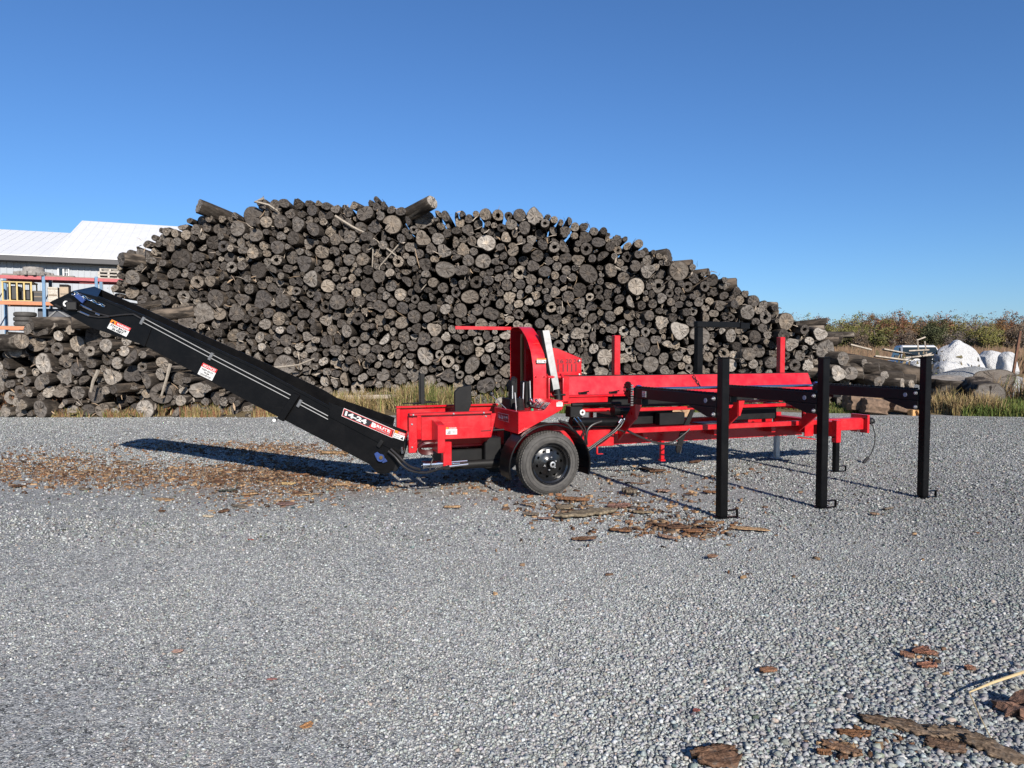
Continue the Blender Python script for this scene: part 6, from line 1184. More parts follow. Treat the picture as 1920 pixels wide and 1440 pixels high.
# rusty post, boards
m = MB(); a_, b_ = at(1892, 702, 22.0), at(1913, 621, 22.0); a_.z = 0; m.beam(a_, b_, .07, .06, (0, 1, 0)); o = m.build('rusty_post', plain('rust', (.13, .06, .035), .9, 0, .4), None, 30, tuple(a_)); tag(o, 'leaning rusty steel post by the dry weeds', 'post')
BOARD = plain('scrap_wood', (.36, .31, .25), .9, 0, .35, 8)
for k, (x0, y0, x1, y1, Y0, lab) in enumerate([
    (1656, 655, 1725, 668, 27, 'long weathered board sloping down before the pickup'), (1700, 676, 1752, 661, 26.5, 'pale board slanting up toward the pickup'), (1690, 672, 1757, 665, 26.2, 'pale board lying flat under the pickup bonnet'),
    (1720, 636, 1723, 665, 27.2, 'thin upright stake in front of the pickup windscreen'), (1734, 640, 1737, 664, 27.2, 'second thin upright stake in front of the pickup windscreen'), (1704, 658, 1742, 656, 27.1, 'thin cross stick tied to the upright stakes'),
    (1719, 638, 1735, 632, 27.1, 'short stick sloping across the tops of the stakes'), (1595, 646, 1634, 656, 23, 'pale pole lying on the low end of the log heap'), (1640, 668, 1700, 676, 25, 'dark plank lying under the slanting boards')]):
    a_, b_ = at(x0, y0, Y0), at(x1, y1, Y0 + (.6 if k < 3 else .05)); m = MB(); m.beam(a_, b_, .12 if k in (0, 1, 2, 8) else .05, .05, (0, .3, 1)); o = m.build('scrap_board', BOARD, None, 30, tuple(a_)); tag(o, lab, 'board', 'scrap boards by the pickup')
# brush heap under the boards
def cards(n, centre, size, seed, cols, s_, up=.5):
    r = np.random.default_rng(seed); P = r.normal(0, .42, (n, 3)); P[:, 2] = np.abs(P[:, 2]); P = P * np.array(size) + np.array(centre)
    a = r.normal(0, 1, (n, 3)); a[:, 2] += up; a /= np.linalg.norm(a, axis=1)[:, None]; b = np.cross(a, r.normal(0, 1, (n, 3))); b /= np.linalg.norm(b, axis=1)[:, None]
    l_ = s_ * r.uniform(.5, 1.5, n)[:, None]; wd = l_ * r.uniform(.12, .4, n)[:, None]
    V = np.stack([P - b * wd, P + b * wd, P + a * l_ + b * wd * .3, P + a * l_ - b * wd * .3], 1).reshape(-1, 3); F = np.arange(n * 4).reshape(n, 4)
    c_ = np.array(cols)[r.integers(0, len(cols), n)] * r.uniform(.7, 1.3, (n, 1)); return V, F, c_
LEAF = tinted('leaf', .85, .2, 20, 0)
V, F, c_ = cards(2600, at(1718, 690, 25.9) * Vector((1, 1, 0)), (2.0, .8, 1.25), 21, [(.16, .11, .06), (.12, .10, .05), (.10, .11, .04), (.22, .17, .10)], .16, 1.0)
o = raw_mesh('brush_heap', V, F, LEAF, col=c_); tag(o, 'tangle of cut brush heaped under the boards before the pickup', 'brush heap')
# stumps and firewood rounds
def stump(px, py, Y, r_, h_, axis, seed, lab, name='stump', cat='stump', shape=2, pale=.4, bark_len=None, group=None):
    p = at(px, py, Y); s_, (V, F, UV, MI) = ARR[[j for j, q in enumerate(SHAPES) if q == shape][seed % len([1 for q in SHAPES if q == shape])]]
    o = link(name, log_mesh([j for j, q in enumerate(SHAPES) if q == shape][seed % SHAPES.count(shape)], max(2, round(h_ / r_, 1)), pale)); d = Vector(axis).normalized()
    x = Vector((0, 0, 1)).cross(d) if abs(d.z) < .95 else Vector((1, 0, 0)); x = -x.normalized(); z = x.cross(d); x = d.cross(z)
    m4 = Matrix((x, d, z)).transposed().to_4x4(); m4.translation = p; o.matrix_world = m4 @ Matrix.Scale(r_, 4); tag(o, lab, cat, group); return o
stump(1780, 709, 20.2, .55, 1.1, (.03, .12, -1), 1, 'broad flat-topped stump behind the last deck post', shape='ragged', pale=.6)
stump(1857, 742, 18.6, .40, 1.0, (.25, .95, -.02), 0, 'big weathered log butt lying in the weeds by the green grass', 'log_butt', 'log butt', 'ragged', .2)
stump(1866, 712, 20.4, .52, .9, (.2, .6, -.75), 2, 'dark mossy stump behind the weathered log butt', 'stump', 'stump', 'lobed', 0.0)
SPLITW = NT('split_wood'); _c = SPLITW.co(); _m = SPLITW.n('Mapping'); _m.inputs['Scale'].default_value = (2, 14, 14); SPLITW.l(_c, _m.inputs[0]); _n = SPLITW.noise(3, 5, .65, _m.outputs[0])
SPLITW.set(Base_Color=SPLITW.ramp(_n, [(.3, (.15, .085, .045)), (.5, (.36, .22, .12)), (.75, (.55, .38, .22))]), Roughness=.85); SPLITW.bump(_n, .5, .02); SPLITW = SPLITW.m
def chunk(px, py, Y, w_, h_, d_, rot, seed, lab, mat, cat='firewood', group='split firewood at the gravel edge'):
    r = np.random.default_rng(seed); p = at(px, py, Y); m = MB(); t = bmesh.new(); bmesh.ops.create_cube(t, size=1.0)
    bmesh.ops.subdivide_edges(t, edges=list(t.edges), cuts=5, use_grid_fill=True)
    for v in t.verts:
        q = Vector(v.co); rd = max(abs(q.y), abs(q.z), 1e-3); rl_ = math.hypot(q.y, q.z)
        k = (.5 + (.5 * rd / max(rl_, 1e-3)))
        v.co = Vector((q.x, q.y * k, q.z * k)) * (1 + .05 * math.sin(q.y * 9 + seed) + .05 * math.sin(q.z * 13 + seed * 2)) + Vector(r.normal(0, .018, 3))
        if v.co.z > .28 and seed % 2: v.co.z = .28 + (v.co.z - .28) * .3
    t.transform(Matrix.Diagonal((w_, d_, h_, 1))); m.add(t); o = m.build('firewood_chunk', mat, None, 40); o.location = p; o.rotation_euler = rot; tag(o, lab, cat, group)
chunk(1613, 755, 18.4, .72, .42, .45, (0, .05, .1), 2, 'dark-barked round on the grass behind the middle deck post', BARKW := plain('thick_bark', (.16, .105, .07), .95, 0, .5, 14, .8))
chunk(1640, 762, 18.0, .55, .36, .40, (0, .1, -.1), 4, 'brown barked round lying in front of the pale split chunk', BARKW)
chunk(1658, 756, 18.2, .52, .40, .40, (.2, -.1, .2), 1, 'pale freshly split chunk with a tan face under the third deck arm', SPLITW)
chunk(1692, 762, 18.0, .62, .34, .40, (0, .25, .1), 6, 'brown split round leaning toward the last deck post', BARKW)
chunk(1711, 775, 17.75, .14, .26, .16, (0, .1, .3), 3, 'small orange firewood stick standing by the last deck post', plain('fresh_split', (.56, .31, .12), .8, 0, .2))
chunk(1722, 774, 17.7, .12, .24, .15, (0, -.35, .2), 5, 'second small orange firewood stick leaning by the last deck post', plain('fresh_split_b', (.50, .27, .10), .8, 0, .2))
chunk(1388, 771, 17.9, .14, .28, .15, (0, .1, .2), 7, 'tan firewood stick seen under the frame beside the first deck post', SPLITW)
chunk(1268, 778, 17.6, .34, .30, .3, (0, .1, .2), 8, 'tan split chunk seen between the chassis rails', SPLITW)
chunk(1283, 776, 17.6, .26, .36, .25, (0, -.1, .5), 9, 'orange split chunk seen between the chassis rails', SPLITW)
for k, (px, py, Y, w_) in enumerate([(690, 745, 18.7, 1.6), (1065, 752, 18.6, 1.8)]):
    p = at(px, py, Y); m = MB(); m.beam(p - Vector((w_ / 2, 0, 0)), p + Vector((w_ / 2, .1, .02)), .12, .10); o = m.build('plank', BOARD, None, 30, tuple(p)); tag(o, ['grey plank lying in the grass behind the printed hopper', 'grey plank lying in the grass behind the operator console'][k], 'plank')

# ================================================================ FAR FIELD, WOOD
def field_mat():
    m = NT('field'); co = m.co(); n = m.noise(.12, 5, .65, co)
    m.set(Base_Color=m.ramp(n, [(.3, (.16, .10, .055)), (.55, (.22, .15, .08)), (.75, (.15, .13, .05))]), Roughness=.95, Specular_IOR_Level=.05); return m.m
xs_ = np.linspace(-900, 1400, 60); ys_ = np.concatenate([np.linspace(34, 120, 12), np.geomspace(140, 3500, 14)])
sheet('field', xs_, ys_, lambda X, Y: .36 + .0 * X, field_mat())
def brush(n, xr, yr, seed, cols, h0, h1, lab):
    r = np.random.default_rng(seed); y = r.uniform(*yr, n); fx = r.uniform(*xr, n); x = y * fx
    h = r.uniform(h0, h1, n) * (1 + .35 * fnoise(x * .35, y * .1, seed)); k = 9
    V, F, c_ = [], [], []
    a = r.uniform(0, 6.28, (n, k)); sp = r.uniform(.05, .32, (n, k)); bx_ = x[:, None] + r.normal(0, .5, (n, k)); by_ = y[:, None] + r.normal(0, .5, (n, k)); hh = h[:, None] * r.uniform(.5, 1.1, (n, k)); wd = r.uniform(.012, .035, (n, k)) * (1 + (r.random((n, k)) > .9) * 1.2)
    B0 = np.stack([bx_ - wd, by_, np.full_like(bx_, .25)], -1); B1 = np.stack([bx_ + wd, by_, np.full_like(bx_, .25)], -1)
    T1 = np.stack([bx_ + np.cos(a) * sp * hh + wd * .4, by_ + np.sin(a) * sp * hh, .25 + hh], -1); T0 = T1 - np.array([1, 0, 0]) * (wd * .8)[..., None]
    V = np.stack([B0, B1, T1, T0], 2).reshape(-1, 3); F = np.arange(len(V)).reshape(-1, 4); cc = np.array(cols)[r.integers(0, len(cols), n)]; c_ = np.repeat(cc, k, 0) * r.uniform(.6, 1.35, (n * k, 1))
    o = raw_mesh('dry_scrub', V, F, LEAF, col=c_); tag(o, lab, 'scrub', None, 'stuff')
brush(20000, (.40, .92), (42, 100), 31, [(.19, .115, .07), (.16, .10, .065), (.21, .135, .085), (.13, .09, .06), (.15, .115, .06)], 0.6, 1.9, 'brown dry scrub covering the field before the far wood')
BARKG = plain('grey_bark', (.20, .17, .15), .9, 0, .3, 6)
def tree_mesh(seed, cols, dens, h_, wd, bare):
    r = np.random.default_rng(seed); m = MB()
    m.tube([(0, 0, 0), (r.normal(0, .1), 0, h_ * .45), (r.normal(0, .25), r.normal(0, .2), h_ * .8)], [.13, .09, .03], 6)
    tips = []
    for k in range(22):
        a = r.uniform(0, 6.28); z0 = h_ * r.uniform(.18, .75); ln_ = wd * r.uniform(.45, 1.0) * (1.15 - abs(z0 / h_ - .4)); up = r.uniform(.35, 1.1)
        e = Vector((math.cos(a) * ln_, math.sin(a) * ln_, z0 + ln_ * up)); mid_ = Vector((math.cos(a) * ln_ * .5, math.sin(a) * ln_ * .5, z0 + ln_ * up * .4)); m.tube([(0, 0, z0), mid_, e], [.05, .035, .012], 4); tips += [mid_, e, (mid_ + e) / 2]
        for q in range(3):
            e2 = e + Vector(r.normal(0, .5, 3)) + Vector((0, 0, .5)); m.tube([mid_.lerp(e, .5), e2], [.02, .006], 3); tips.append(e2)
    tr = m.build('trunk', BARKG, None, 60); tme = tr.data; bpy.data.objects.remove(tr)
    n = dens; c0 = np.array([tips[j] for j in r.integers(0, len(tips), n)]); P = c0 + r.normal(0, .27, (n, 3)) * np.array([1, 1, .9])
    P[:, 2] = np.clip(P[:, 2], .25, None)
    a = r.normal(0, 1, (n, 3)); a /= np.linalg.norm(a, axis=1)[:, None]; b = np.cross(a, r.normal(0, 1, (n, 3))); b /= np.linalg.norm(b, axis=1)[:, None]
    s_ = r.uniform(.04, .11, n)[:, None]
    V = np.stack([P - a * s_ - b * s_ * .6, P + a * s_ - b * s_ * .6, P + a * s_ + b * s_ * .6, P - a * s_ + b * s_ * .6], 1).reshape(-1, 3)
    cl = np.array(cols)[(np.abs(np.floor(c0[:, 0] * 1.3) + np.floor(c0[:, 2] * 1.3)).astype(int)) % len(cols)] * r.uniform(.6, 1.4, (n, 1))
    cr_ = raw_mesh('crown', V, np.arange(n * 4).reshape(n, 4), LEAF, col=cl); cme = cr_.data; bpy.data.objects.remove(cr_)
    return tme, cme
KINDS = [('olive', [(.13, .14, .04), (.17, .16, .05), (.12, .115, .045)], 6500), ('rusty', [(.24, .10, .05), (.19, .095, .055), (.21, .12, .065)], 5600), ('yellow-green', [(.21, .20, .055), (.18, .175, .05), (.23, .19, .065)], 6000),
         ('brown', [(.16, .12, .085), (.18, .13, .085), (.14, .11, .09)], 4200), ('bare grey', [(.19, .155, .135), (.17, .14, .125)], 2200), ('orange-brown', [(.27, .14, .05), (.21, .12, .055)], 5600), ('dark green', [(.07, .08, .035), (.085, .09, .04)], 6500)]
TM = [[tree_mesh(200 + 10 * k + j, c_, d_, 6.6, 2.3, k == 4) for j in range(2)] for k, (n_, c_, d_) in enumerate(KINDS)]
seen = {}
def place_tree(px, Y, h_, k, where, tint=None):
    x = at(px, 660, Y).x; o = empty('tree', (x, Y, .3), rnd.uniform(0, 6.28)); s_ = h_ / 6.6 * .80; o.scale = (s_ * rnd.uniform(.9, 1.25), s_ * rnd.uniform(.9, 1.25), s_)
    tm, cm = TM[k][rnd.randrange(2)]; link('trunk', tm, o); link('crown', cm, o)
    lab = f'{KINDS[k][0]} tree in the far wood, {where}'; seen.setdefault(lab, []).append((px, o))
def where(px, Y):
    row = 'front row' if Y < 105 else 'middle row' if Y < 125 else 'back row'
    sp = [(1530, 'behind the log heap'), (1580, 'past the log heap'), (1630, 'over the low log end'), (1690, 'over the scrap boards'), (1760, 'over the pickup'), (1830, 'over the tall sack'), (1890, 'over the gravel heap'), (1925, 'over the rusty post'), (9999, 'past the rusty post')]
    return row + ', ' + next(t for b, t in sp if px < b)
fr = [(1562, 98, 6.9, 0), (1590, 101, 6.3, 2), (1608, 97, 5.4, 3), (1640, 99, 6.9, 0), (1668, 100, 6.8, 1), (1690, 97, 5.2, 3), (1712, 101, 6.7, 5), (1745, 98, 6.9, 6), (1762, 102, 6.6, 0), (1785, 97, 5.4, 4), (1800, 101, 6.4, 2), (1830, 99, 6.2, 4), (1850, 96, 6.0, 2), (1862, 100, 5.8, 2), (1888, 102, 6.9, 5), (1905, 98, 6.4, 3), (1925, 101, 6.6, 3), (1955, 99, 6.5, 1), (1990, 100, 6.4, 0), (1530, 99, 6.4, 3), (1500, 101, 6.6, 2)]
for px, Y, h_, k in fr: place_tree(px, Y, h_ * rnd.uniform(.95, 1.03), k, where(px, Y))
for j in range(26):
    px = 1490 + j * 20.5 + rnd.uniform(-7, 7); Y = 116 + rnd.uniform(-4, 5); place_tree(px, Y, rnd.uniform(7.0, 8.2), rnd.choice([3, 4, 4, 3, 1, 5, 0, 4]), where(px, Y))
for j in range(24):
    px = 1485 + j * 22 + rnd.uniform(-8, 8); Y = 138 + rnd.uniform(-5, 6); place_tree(px, Y, rnd.uniform(8.2, 9.8), rnd.choice([4, 4, 3, 3, 1, 2]), where(px, Y))
for lab, lst in seen.items():
    lst.sort(key=lambda t: t[0])
    for j, (px, o) in enumerate(lst):
        l2 = lab if len(lst) == 1 else lab + ', ' + (['leftmost', 'second', 'third', 'fourth'][min(j, 3)] if j < len(lst) - 1 else 'rightmost')
        tag(o, fit(l2), 'tree', 'autumn trees in the far wood')

# ================================================================ GRASS ALONG THE HEAP
def blades(name, xy, h, cols, seed, lab, lean=.35, wdt=.006, z0=None, clump=0.0):
    r = np.random.default_rng(seed); n = len(xy); x, y = xy[:, 0], xy[:, 1]; E_ = verge_edge(x)
    z = np.clip((y - E_) / .9, 0, 1) * .13 - .03 if z0 is None else np.full(n, z0)
    a = r.uniform(0, 6.28, n); l_ = np.abs(r.normal(0, lean, n)); w_ = wdt * r.uniform(.6, 1.6, n); pa = r.uniform(0, 6.28, n)
    dx, dy = np.cos(a) * l_ * h, np.sin(a) * l_ * h; wx, wy = np.cos(pa) * w_, np.sin(pa) * w_
    B = np.stack([x, y, z], 1); M_ = B + np.stack([dx * .35, dy * .35, h * .6], 1); T_ = B + np.stack([dx, dy, h * np.clip(1 - l_ * .35, .4, 1)], 1); W_ = np.stack([wx, wy, 0 * wx], 1)
    V = np.stack([B - W_, B + W_, M_ + W_ * .8, M_ - W_ * .8, T_ + W_ * .25, T_ - W_ * .25], 1).reshape(-1, 3); b = np.arange(n)[:, None] * 6
    F = np.concatenate([b + np.array([[0, 1, 2, 3]]), b + np.array([[3, 2, 4, 5]])], 1).reshape(-1, 4)
    c_ = np.repeat(cols, 2, 0) if len(cols) == n else np.array(cols)[r.integers(0, len(cols), n)].repeat(2, 0); c_ = c_ * np.repeat(r.uniform(.65, 1.35, (n, 1)), 2, 0)
    o = raw_mesh(name, V, F, LEAF, col=c_); tag(o, lab, 'grass', None, 'stuff')
def strip(n, x0, x1, d0, d1, seed, gate=-.2):
    r = np.random.default_rng(seed); x = r.uniform(x0, x1, n * 3); d = d0 + (d1 - d0) * r.random(n * 3) ** 1.4; k = fnoise(x * 3.1, d * 3.1, seed) > gate; x, d = x[k][:n], d[k][:n]
    return np.stack([x, verge_edge(x) + .18 * fnoise(x * 3, x * 0, 4) + d], 1)
STRAW = [(.34, .25, .12), (.28, .19, .09), (.40, .31, .17), (.22, .14, .07), (.26, .21, .08)]
GREEN = [(.11, .16, .035), (.15, .18, .045), (.09, .13, .03), (.21, .20, .06)]
RUST = [(.22, .10, .06), (.28, .13, .07), (.18, .09, .05), (.30, .20, .11)]
xy = strip(11000, -14, -5.5, .0, 1.1, 41, .0); blades('dry_grass', xy, rng.uniform(.08, .34, len(xy)) * (1 + .6 * fnoise(xy[:, 0] * 2, xy[:, 1] * 0, 2)), STRAW + RUST[:2] + GREEN[2:], 1, 'straw and rust coloured dry grass at the foot of the low stack')
xy = strip(3500, -13.5, -9.5, .3, 1.5, 42); blades('red_stemmed_weeds', xy, rng.uniform(.3, .75, len(xy)), RUST, 2, 'reddish dead weeds in front of the low stack', .25, .007)
xy = strip(12000, -6, 3, .0, 1.6, 43, .05); g_ = fnoise(xy[:, 0] * 1.2, xy[:, 1], 8) + rng.normal(0, .4, len(xy)); cc = np.where((g_ > 0)[:, None], np.array(GREEN)[rng.integers(0, 4, len(xy))], np.array(STRAW)[rng.integers(0, 5, len(xy))])
blades('tall_grass', xy, rng.uniform(.10, .42, len(xy)) * (1 + .9 * fnoise(xy[:, 0] * 1.6, xy[:, 1] * 0, 12)).clip(.3, 2.4), cc, 3, 'mixed green and straw grass behind the splitting trough')
xy = strip(14000, 3, 9.5, .0, 1.6, 44); blades('short_grass', xy, rng.uniform(.05, .20, len(xy)), GREEN + GREEN + STRAW[:2], 4, 'short green grass behind the chassis at the gravel edge', .5)
xy = strip(5500, 10.2, 12.3, .1, 1.0, 45, -.3); blades('dead_weeds', xy, (.06 + .36 * rng.random(len(xy)) ** 2) * (1 + .8 * fnoise(xy[:, 0] * 4.5, xy[:, 1] * 2, 3)).clip(.3, 2), STRAW, 5, 'tall straw coloured weeds beside the last deck post', .35, .007)
xy = strip(14000, 11.2, 17, .0, 1.4, 46, -.6); blades('green_grass', xy, rng.uniform(.08, .38, len(xy)), GREEN, 6, 'bright green grass at the gravel edge near the log butt', .5, .008)
xy = strip(4500, 13.4, 18, 1.0, 4.2, 47, -.4); blades('weed_thicket', xy, rng.uniform(.3, 1.0, len(xy)), STRAW[:2] + RUST[2:] + GREEN[:1] + [(.15, .10, .06)], 7, 'thicket of brown weeds round the rusty post', .3, .009)
xy = np.stack([rng.uniform(9, 24, 12000), rng.uniform(20.5, 32, 12000)], 1); xy = xy[((np.hypot(xy[:, 0] - gp_.x, xy[:, 1] - 24.2) > 3.2) & ((xy[:, 1] > 27) | (xy[:, 0] > 17.5) | (xy[:, 0] < 11)))]; blades('rough_grass', xy, rng.uniform(.15, .5, len(xy)), STRAW + GREEN[:1], 8, 'rough dry grass round the sacks and scrap', .4, .012, .12)

# ================================================================ BARK AND CHIPS ON THE GRAVEL
def scrap_mat():
    m = NT('bark_scrap'); a = m.n('VertexColor', layer_name='tint').outputs[0]; mp2 = m.n('Mapping'); mp2.inputs['Scale'].default_value = (9, 90, 60); m.l(m.co(), mp2.inputs[0])
    n = m.noise(1.0, 5, .7, mp2.outputs[0]); n2 = m.noise(35, 4, .7, m.co())
    c = m.mix(1.0, a, m.ramp(n, [(.30, (.35, .33, .32)), (.55, (.95, .95, .95)), (.75, (1.5, 1.45, 1.35))]), 'MULTIPLY')
    c = m.mix(m.ramp(n2, [(.55, (0, 0, 0)), (.70, (.6, .6, .6))]), c, (.20, .18, .155))
    m.set(Base_Color=c, Roughness=.95, Specular_IOR_Level=.1); m.bump(n, 1.0, .012); return m.m
SCRAP = scrap_mat()
def scrap_piece(px, py, wpx, asp, seed, col, lab, thick=.006, cat='bark scrap', rot=None, name='bark_scrap'):
    r = np.random.default_rng(seed); p = gnd(px, py, .012); sc = FOC / p.y; ln_ = wpx / sc; wd = ln_ * asp
    nx, ny = 26, 9; U_, V_ = np.meshgrid(np.linspace(-1, 1, nx), np.linspace(-1, 1, ny))
    env = (1 - np.abs(np.linspace(-1, 1, nx)) ** 3 * .5) * (1 + np.convolve(r.normal(0, .26, nx + 2), [.25, .5, .25], 'valid')); X = U_ * ln_ / 2 * (1 + r.normal(0, .10, (ny, 1)) * np.ones((1, nx))) ; Y2 = V_ * wd / 2 * env[None] * 1.2 + .12 * wd * np.sin(U_ * 2 + r.uniform(0, 6))
    Zt = thick * (1 + .6 * r.random((ny, 1)) + .5 * r.random((ny, nx))) + .07 * wd * (V_ ** 2) * r.uniform(-.2, 1) + .012 * ln_ * U_ ** 2 * r.uniform(0, 1) + np.abs(r.normal(0, min(thick, .008) * .8, (ny, 1))) * np.ones((1, nx))
    top = np.stack([X, Y2, Zt], -1).reshape(-1, 3); bot = np.stack([X * .96, Y2 * .92, Zt * .0 + Zt * .45 - thick * .5], -1).reshape(-1, 3); V = np.vstack([top, bot]); n = nx * ny
    i = (np.arange(ny - 1)[:, None] * nx + np.arange(nx - 1)[None]).ravel(); F = [np.stack([i, i + 1, i + 1 + nx, i + nx], 1), np.stack([i + n, i + nx + n, i + 1 + nx + n, i + 1 + n], 1)]
    per = list(range(nx)) + [k * nx + nx - 1 for k in range(1, ny)] + list(range(n - 2, n - nx - 1, -1)) + [k * nx for k in range(ny - 2, 0, -1)]; per = np.array(per); F.append(np.stack([per, per + n, np.roll(per, -1) + n, np.roll(per, -1)], 1)); F = np.concatenate(F)
    cc = np.array(col) * r.uniform(.6, 1.4, (len(F), 1)); o = raw_mesh(name, V, F, SCRAP, col=cc); o.location = p; o.rotation_euler = (r.normal(0, .04), r.normal(0, .04), rot if rot is not None else r.normal(0, .35)); tag(o, lab, cat, 'bark and wood scraps on the gravel'); return o
TAN, BRN, GRY, ORG, DRK = (.40, .26, .145), (.15, .082, .05), (.19, .155, .12), (.25, .125, .065), (.075, .048, .034)
for k, (px, py, w_, asp, col, lab, *ex) in enumerate([
    (307, 938, 34, .40, TAN, 'tan wood chip lying alone in front of the litter'), (448, 951, 36, .3, GRY, 'flat grey bark strip in front of the litter'), (420, 960, 20, .6, BRN, 'small dark brown bark knob in front of the litter'), (304, 959, 14, .6, BRN, 'tiny brown bark crumb below the tan chip'),
    (34, 912, 26, .8, BRN, 'brown bark lump at the picture edge'), (159, 918, 18, .5, GRY, 'grey bark lump left of the tan chip'), (536, 946, 30, .45, (.24, .15, .13), 'reddish bark piece in front of the conveyor shadow'), (572, 928, 44, .2, TAN, 'long thin tan strip in front of the conveyor shadow'),
    (390, 969, 20, .3, (.6, .5, .36), 'pale wood sliver lowest in the litter'), (461, 884, 30, .25, DRK, 'dark stick at the edge of the conveyor shadow'), (562, 891, 40, .25, ORG, 'orange wood strip at the edge of the conveyor shadow'), (626, 851, 52, .35, TAN, 'large tan wood slab behind the conveyor shadow', .03),
    (427, 921, 28, .25, (.05, .06, .05), 'dark greenish stick in the litter'), (240, 870, 30, .4, GRY, 'grey wood slab under the conveyor shadow'), (222, 866, 30, .15, TAN, 'thin tan sliver beside the grey slab under the shadow'), (468, 928, 30, .35, TAN, 'tan chip in the thick of the litter'), (540, 908, 24, .5, (.6, .42, .2), 'yellowish chip right of the litter'),
    (345, 898, 22, .5, ORG, 'orange chip in the middle of the litter'), (410, 905, 34, .4, BRN, 'brown bark slab in the middle of the litter'), (500, 900, 40, .35, BRN, 'long brown bark slab beneath the orange strip'), (640, 910, 30, .3, TAN, 'tan chip below the conveyor foot'), (560, 926, 24, .3, BRN, 'brown chip beside the long tan strip'),
    (1100, 965, 120, .30, (.27, .22, .15), 'large ridged grey-brown bark slab in front of the wheel', .03), (1060, 952, 34, .6, (.24, .19, .13), 'ridged bark piece touching the large slab'), (1074, 938, 55, .30, ORG, 'orange-brown bark strip right in front of the tyre', .03), (1160, 950, 44, .5, (.25, .14, .11), 'crumbled reddish bark between tyre and deck post'), (1244, 921, 24, .7, (.33, .21, .16), 'pinkish bark curl by the arm shadow'),
    (1332, 924, 28, .5, ORG, 'orange bark crumb left of the first deck post'), (1293, 927, 20, .4, BRN, 'small brown chip by the arm shadow'), (1231, 884, 30, .5, BRN, 'dark brown bark lump in the arm shadow'), (1190, 907, 36, .12, BRN, 'thin brown stick between the shadows'), (1304, 866, 38, .3, BRN, 'brown bark strip at the edge of the frame shadow'),
    (1180, 925, 26, .8, GRY, 'grey bark lump standing by the arm shadow', .05), (1163, 996, 40, .35, ORG, 'orange-brown strip below the large bark slab'), (1095, 1012, 46, .28, BRN, 'brown bark piece lowest below the tyre'), (1250, 1008, 36, .22, (.33, .2, .14), 'long pinkish strip below the bark cluster'), (1270, 990, 44, .45, BRN, 'dark bark slab in the cluster before the first post'), (1300, 997, 36, .45, ORG, 'orange bark slab in the cluster before the first post'), (1325, 988, 34, .45, BRN, 'broad brown chip right in the cluster before the first post'), (1240, 986, 26, .5, BRN, 'small bark chip left in the cluster before the first post'),
    (1404, 993, 70, .22, (.42, .27, .15), 'long tan bark strip beyond the first deck post'), (1336, 1045, 24, .35, (.30, .18, .12), 'small reddish strip alone below the first deck post'), (1204, 961, 36, .4, (.26, .2, .13), 'grey bark flake beside the thin dark stick'), (990, 947, 26, .4, (.28, .2, .14), 'brown flake left below the tyre'), (995, 965, 30, .4, GRY, 'grey bark flake left of the large slab'), (1020, 973, 26, .35, (.24, .15, .12), 'reddish flake left of the large slab'), (1185, 952, 60, .03, DRK, 'thin dark stick lying by the crumbled bark'),
    (848, 952, 30, .3, TAN, 'tan flake lying in the open in front of the wheel'), (1213, 880, 30, .6, DRK, 'dark bark crumb near the frame shadow'), (1640, 965, 16, .4, (.3, .2, .14), 'small reddish chip by the middle deck post'), (1665, 955, 22, .5, GRY, 'grey clod between the middle and last deck posts'),
    (1663, 1357, 90, .32, (.22, .15, .10), 'upper piece of the long bark strip in the foreground', .014, -.35), (1722, 1370, 110, .32, (.25, .18, .125), 'middle piece of the long bark strip in the foreground', .014, -.32), (1800, 1384, 100, .45, (.26, .19, .13), 'broad piece of the long bark strip in the foreground', .014, -.4), (1868, 1412, 110, .4, (.22, .16, .11), 'lowest piece of the long bark strip in the foreground', .014, -.7), (1772, 1402, 60, .5, (.19, .12, .08), 'crumbled bark beside the long foreground strip', .012, -.6),
    (1601, 1378, 60, .28, ORG, 'orange-brown bark sliver left of the long foreground strip', .012, -.1), (1578, 1405, 70, .45, (.30, .18, .11), 'curved brown bark shard near the lower picture edge', .012, -.9), (1545, 1414, 26, .5, ORG, 'small orange bark crumb near the lower picture edge'), (1345, 1424, 84, .55, (.19, .11, .07), 'dark bark slab at the bottom edge of the picture', .018, .3), (1728, 1221, 44, .5, (.32, .15, .10), 'reddish bark flake, upper of the loose group', .012), (1742, 1226, 30, .5, (.34, .17, .11), 'reddish bark flake touching the upper one'), (1737, 1249, 32, .6, (.36, .17, .11), 'reddish bark flake, lowest of the loose group'), (1700, 1231, 22, .5, (.28, .15, .10), 'reddish bark flake, leftmost of the loose group'), (1818, 1255, 18, .6, (.30, .16, .11), 'small red-brown crumb above the dry reed'),
    (1440, 1259, 34, .5, (.33, .17, .10), 'rust-brown bark flake alone in the foreground'), (576, 1361, 26, .6, (.52, .27, .12), 'orange fallen leaf on the foreground gravel', .002), (333, 1221, 18, .7, (.58, .38, .30), 'pinkish fallen leaf on the foreground gravel', .002), (510, 1274, 18, .4, (.40, .20, .18), 'dull red fallen leaf on the foreground gravel', .002), (470, 1012, 12, .4, (.45, .12, .10), 'tiny red scrap on the open gravel', .002), (1306, 1333, 14, .6, (.36, .12, .10), 'tiny red leaf near the lower picture edge', .002)]):
    scrap_piece(px, py, w_, asp, 300 + k, col, lab, (ex[0] * .45 if ex[0] > .003 else ex[0]) if ex else .006, rot=ex[1] if len(ex) > 1 else None)
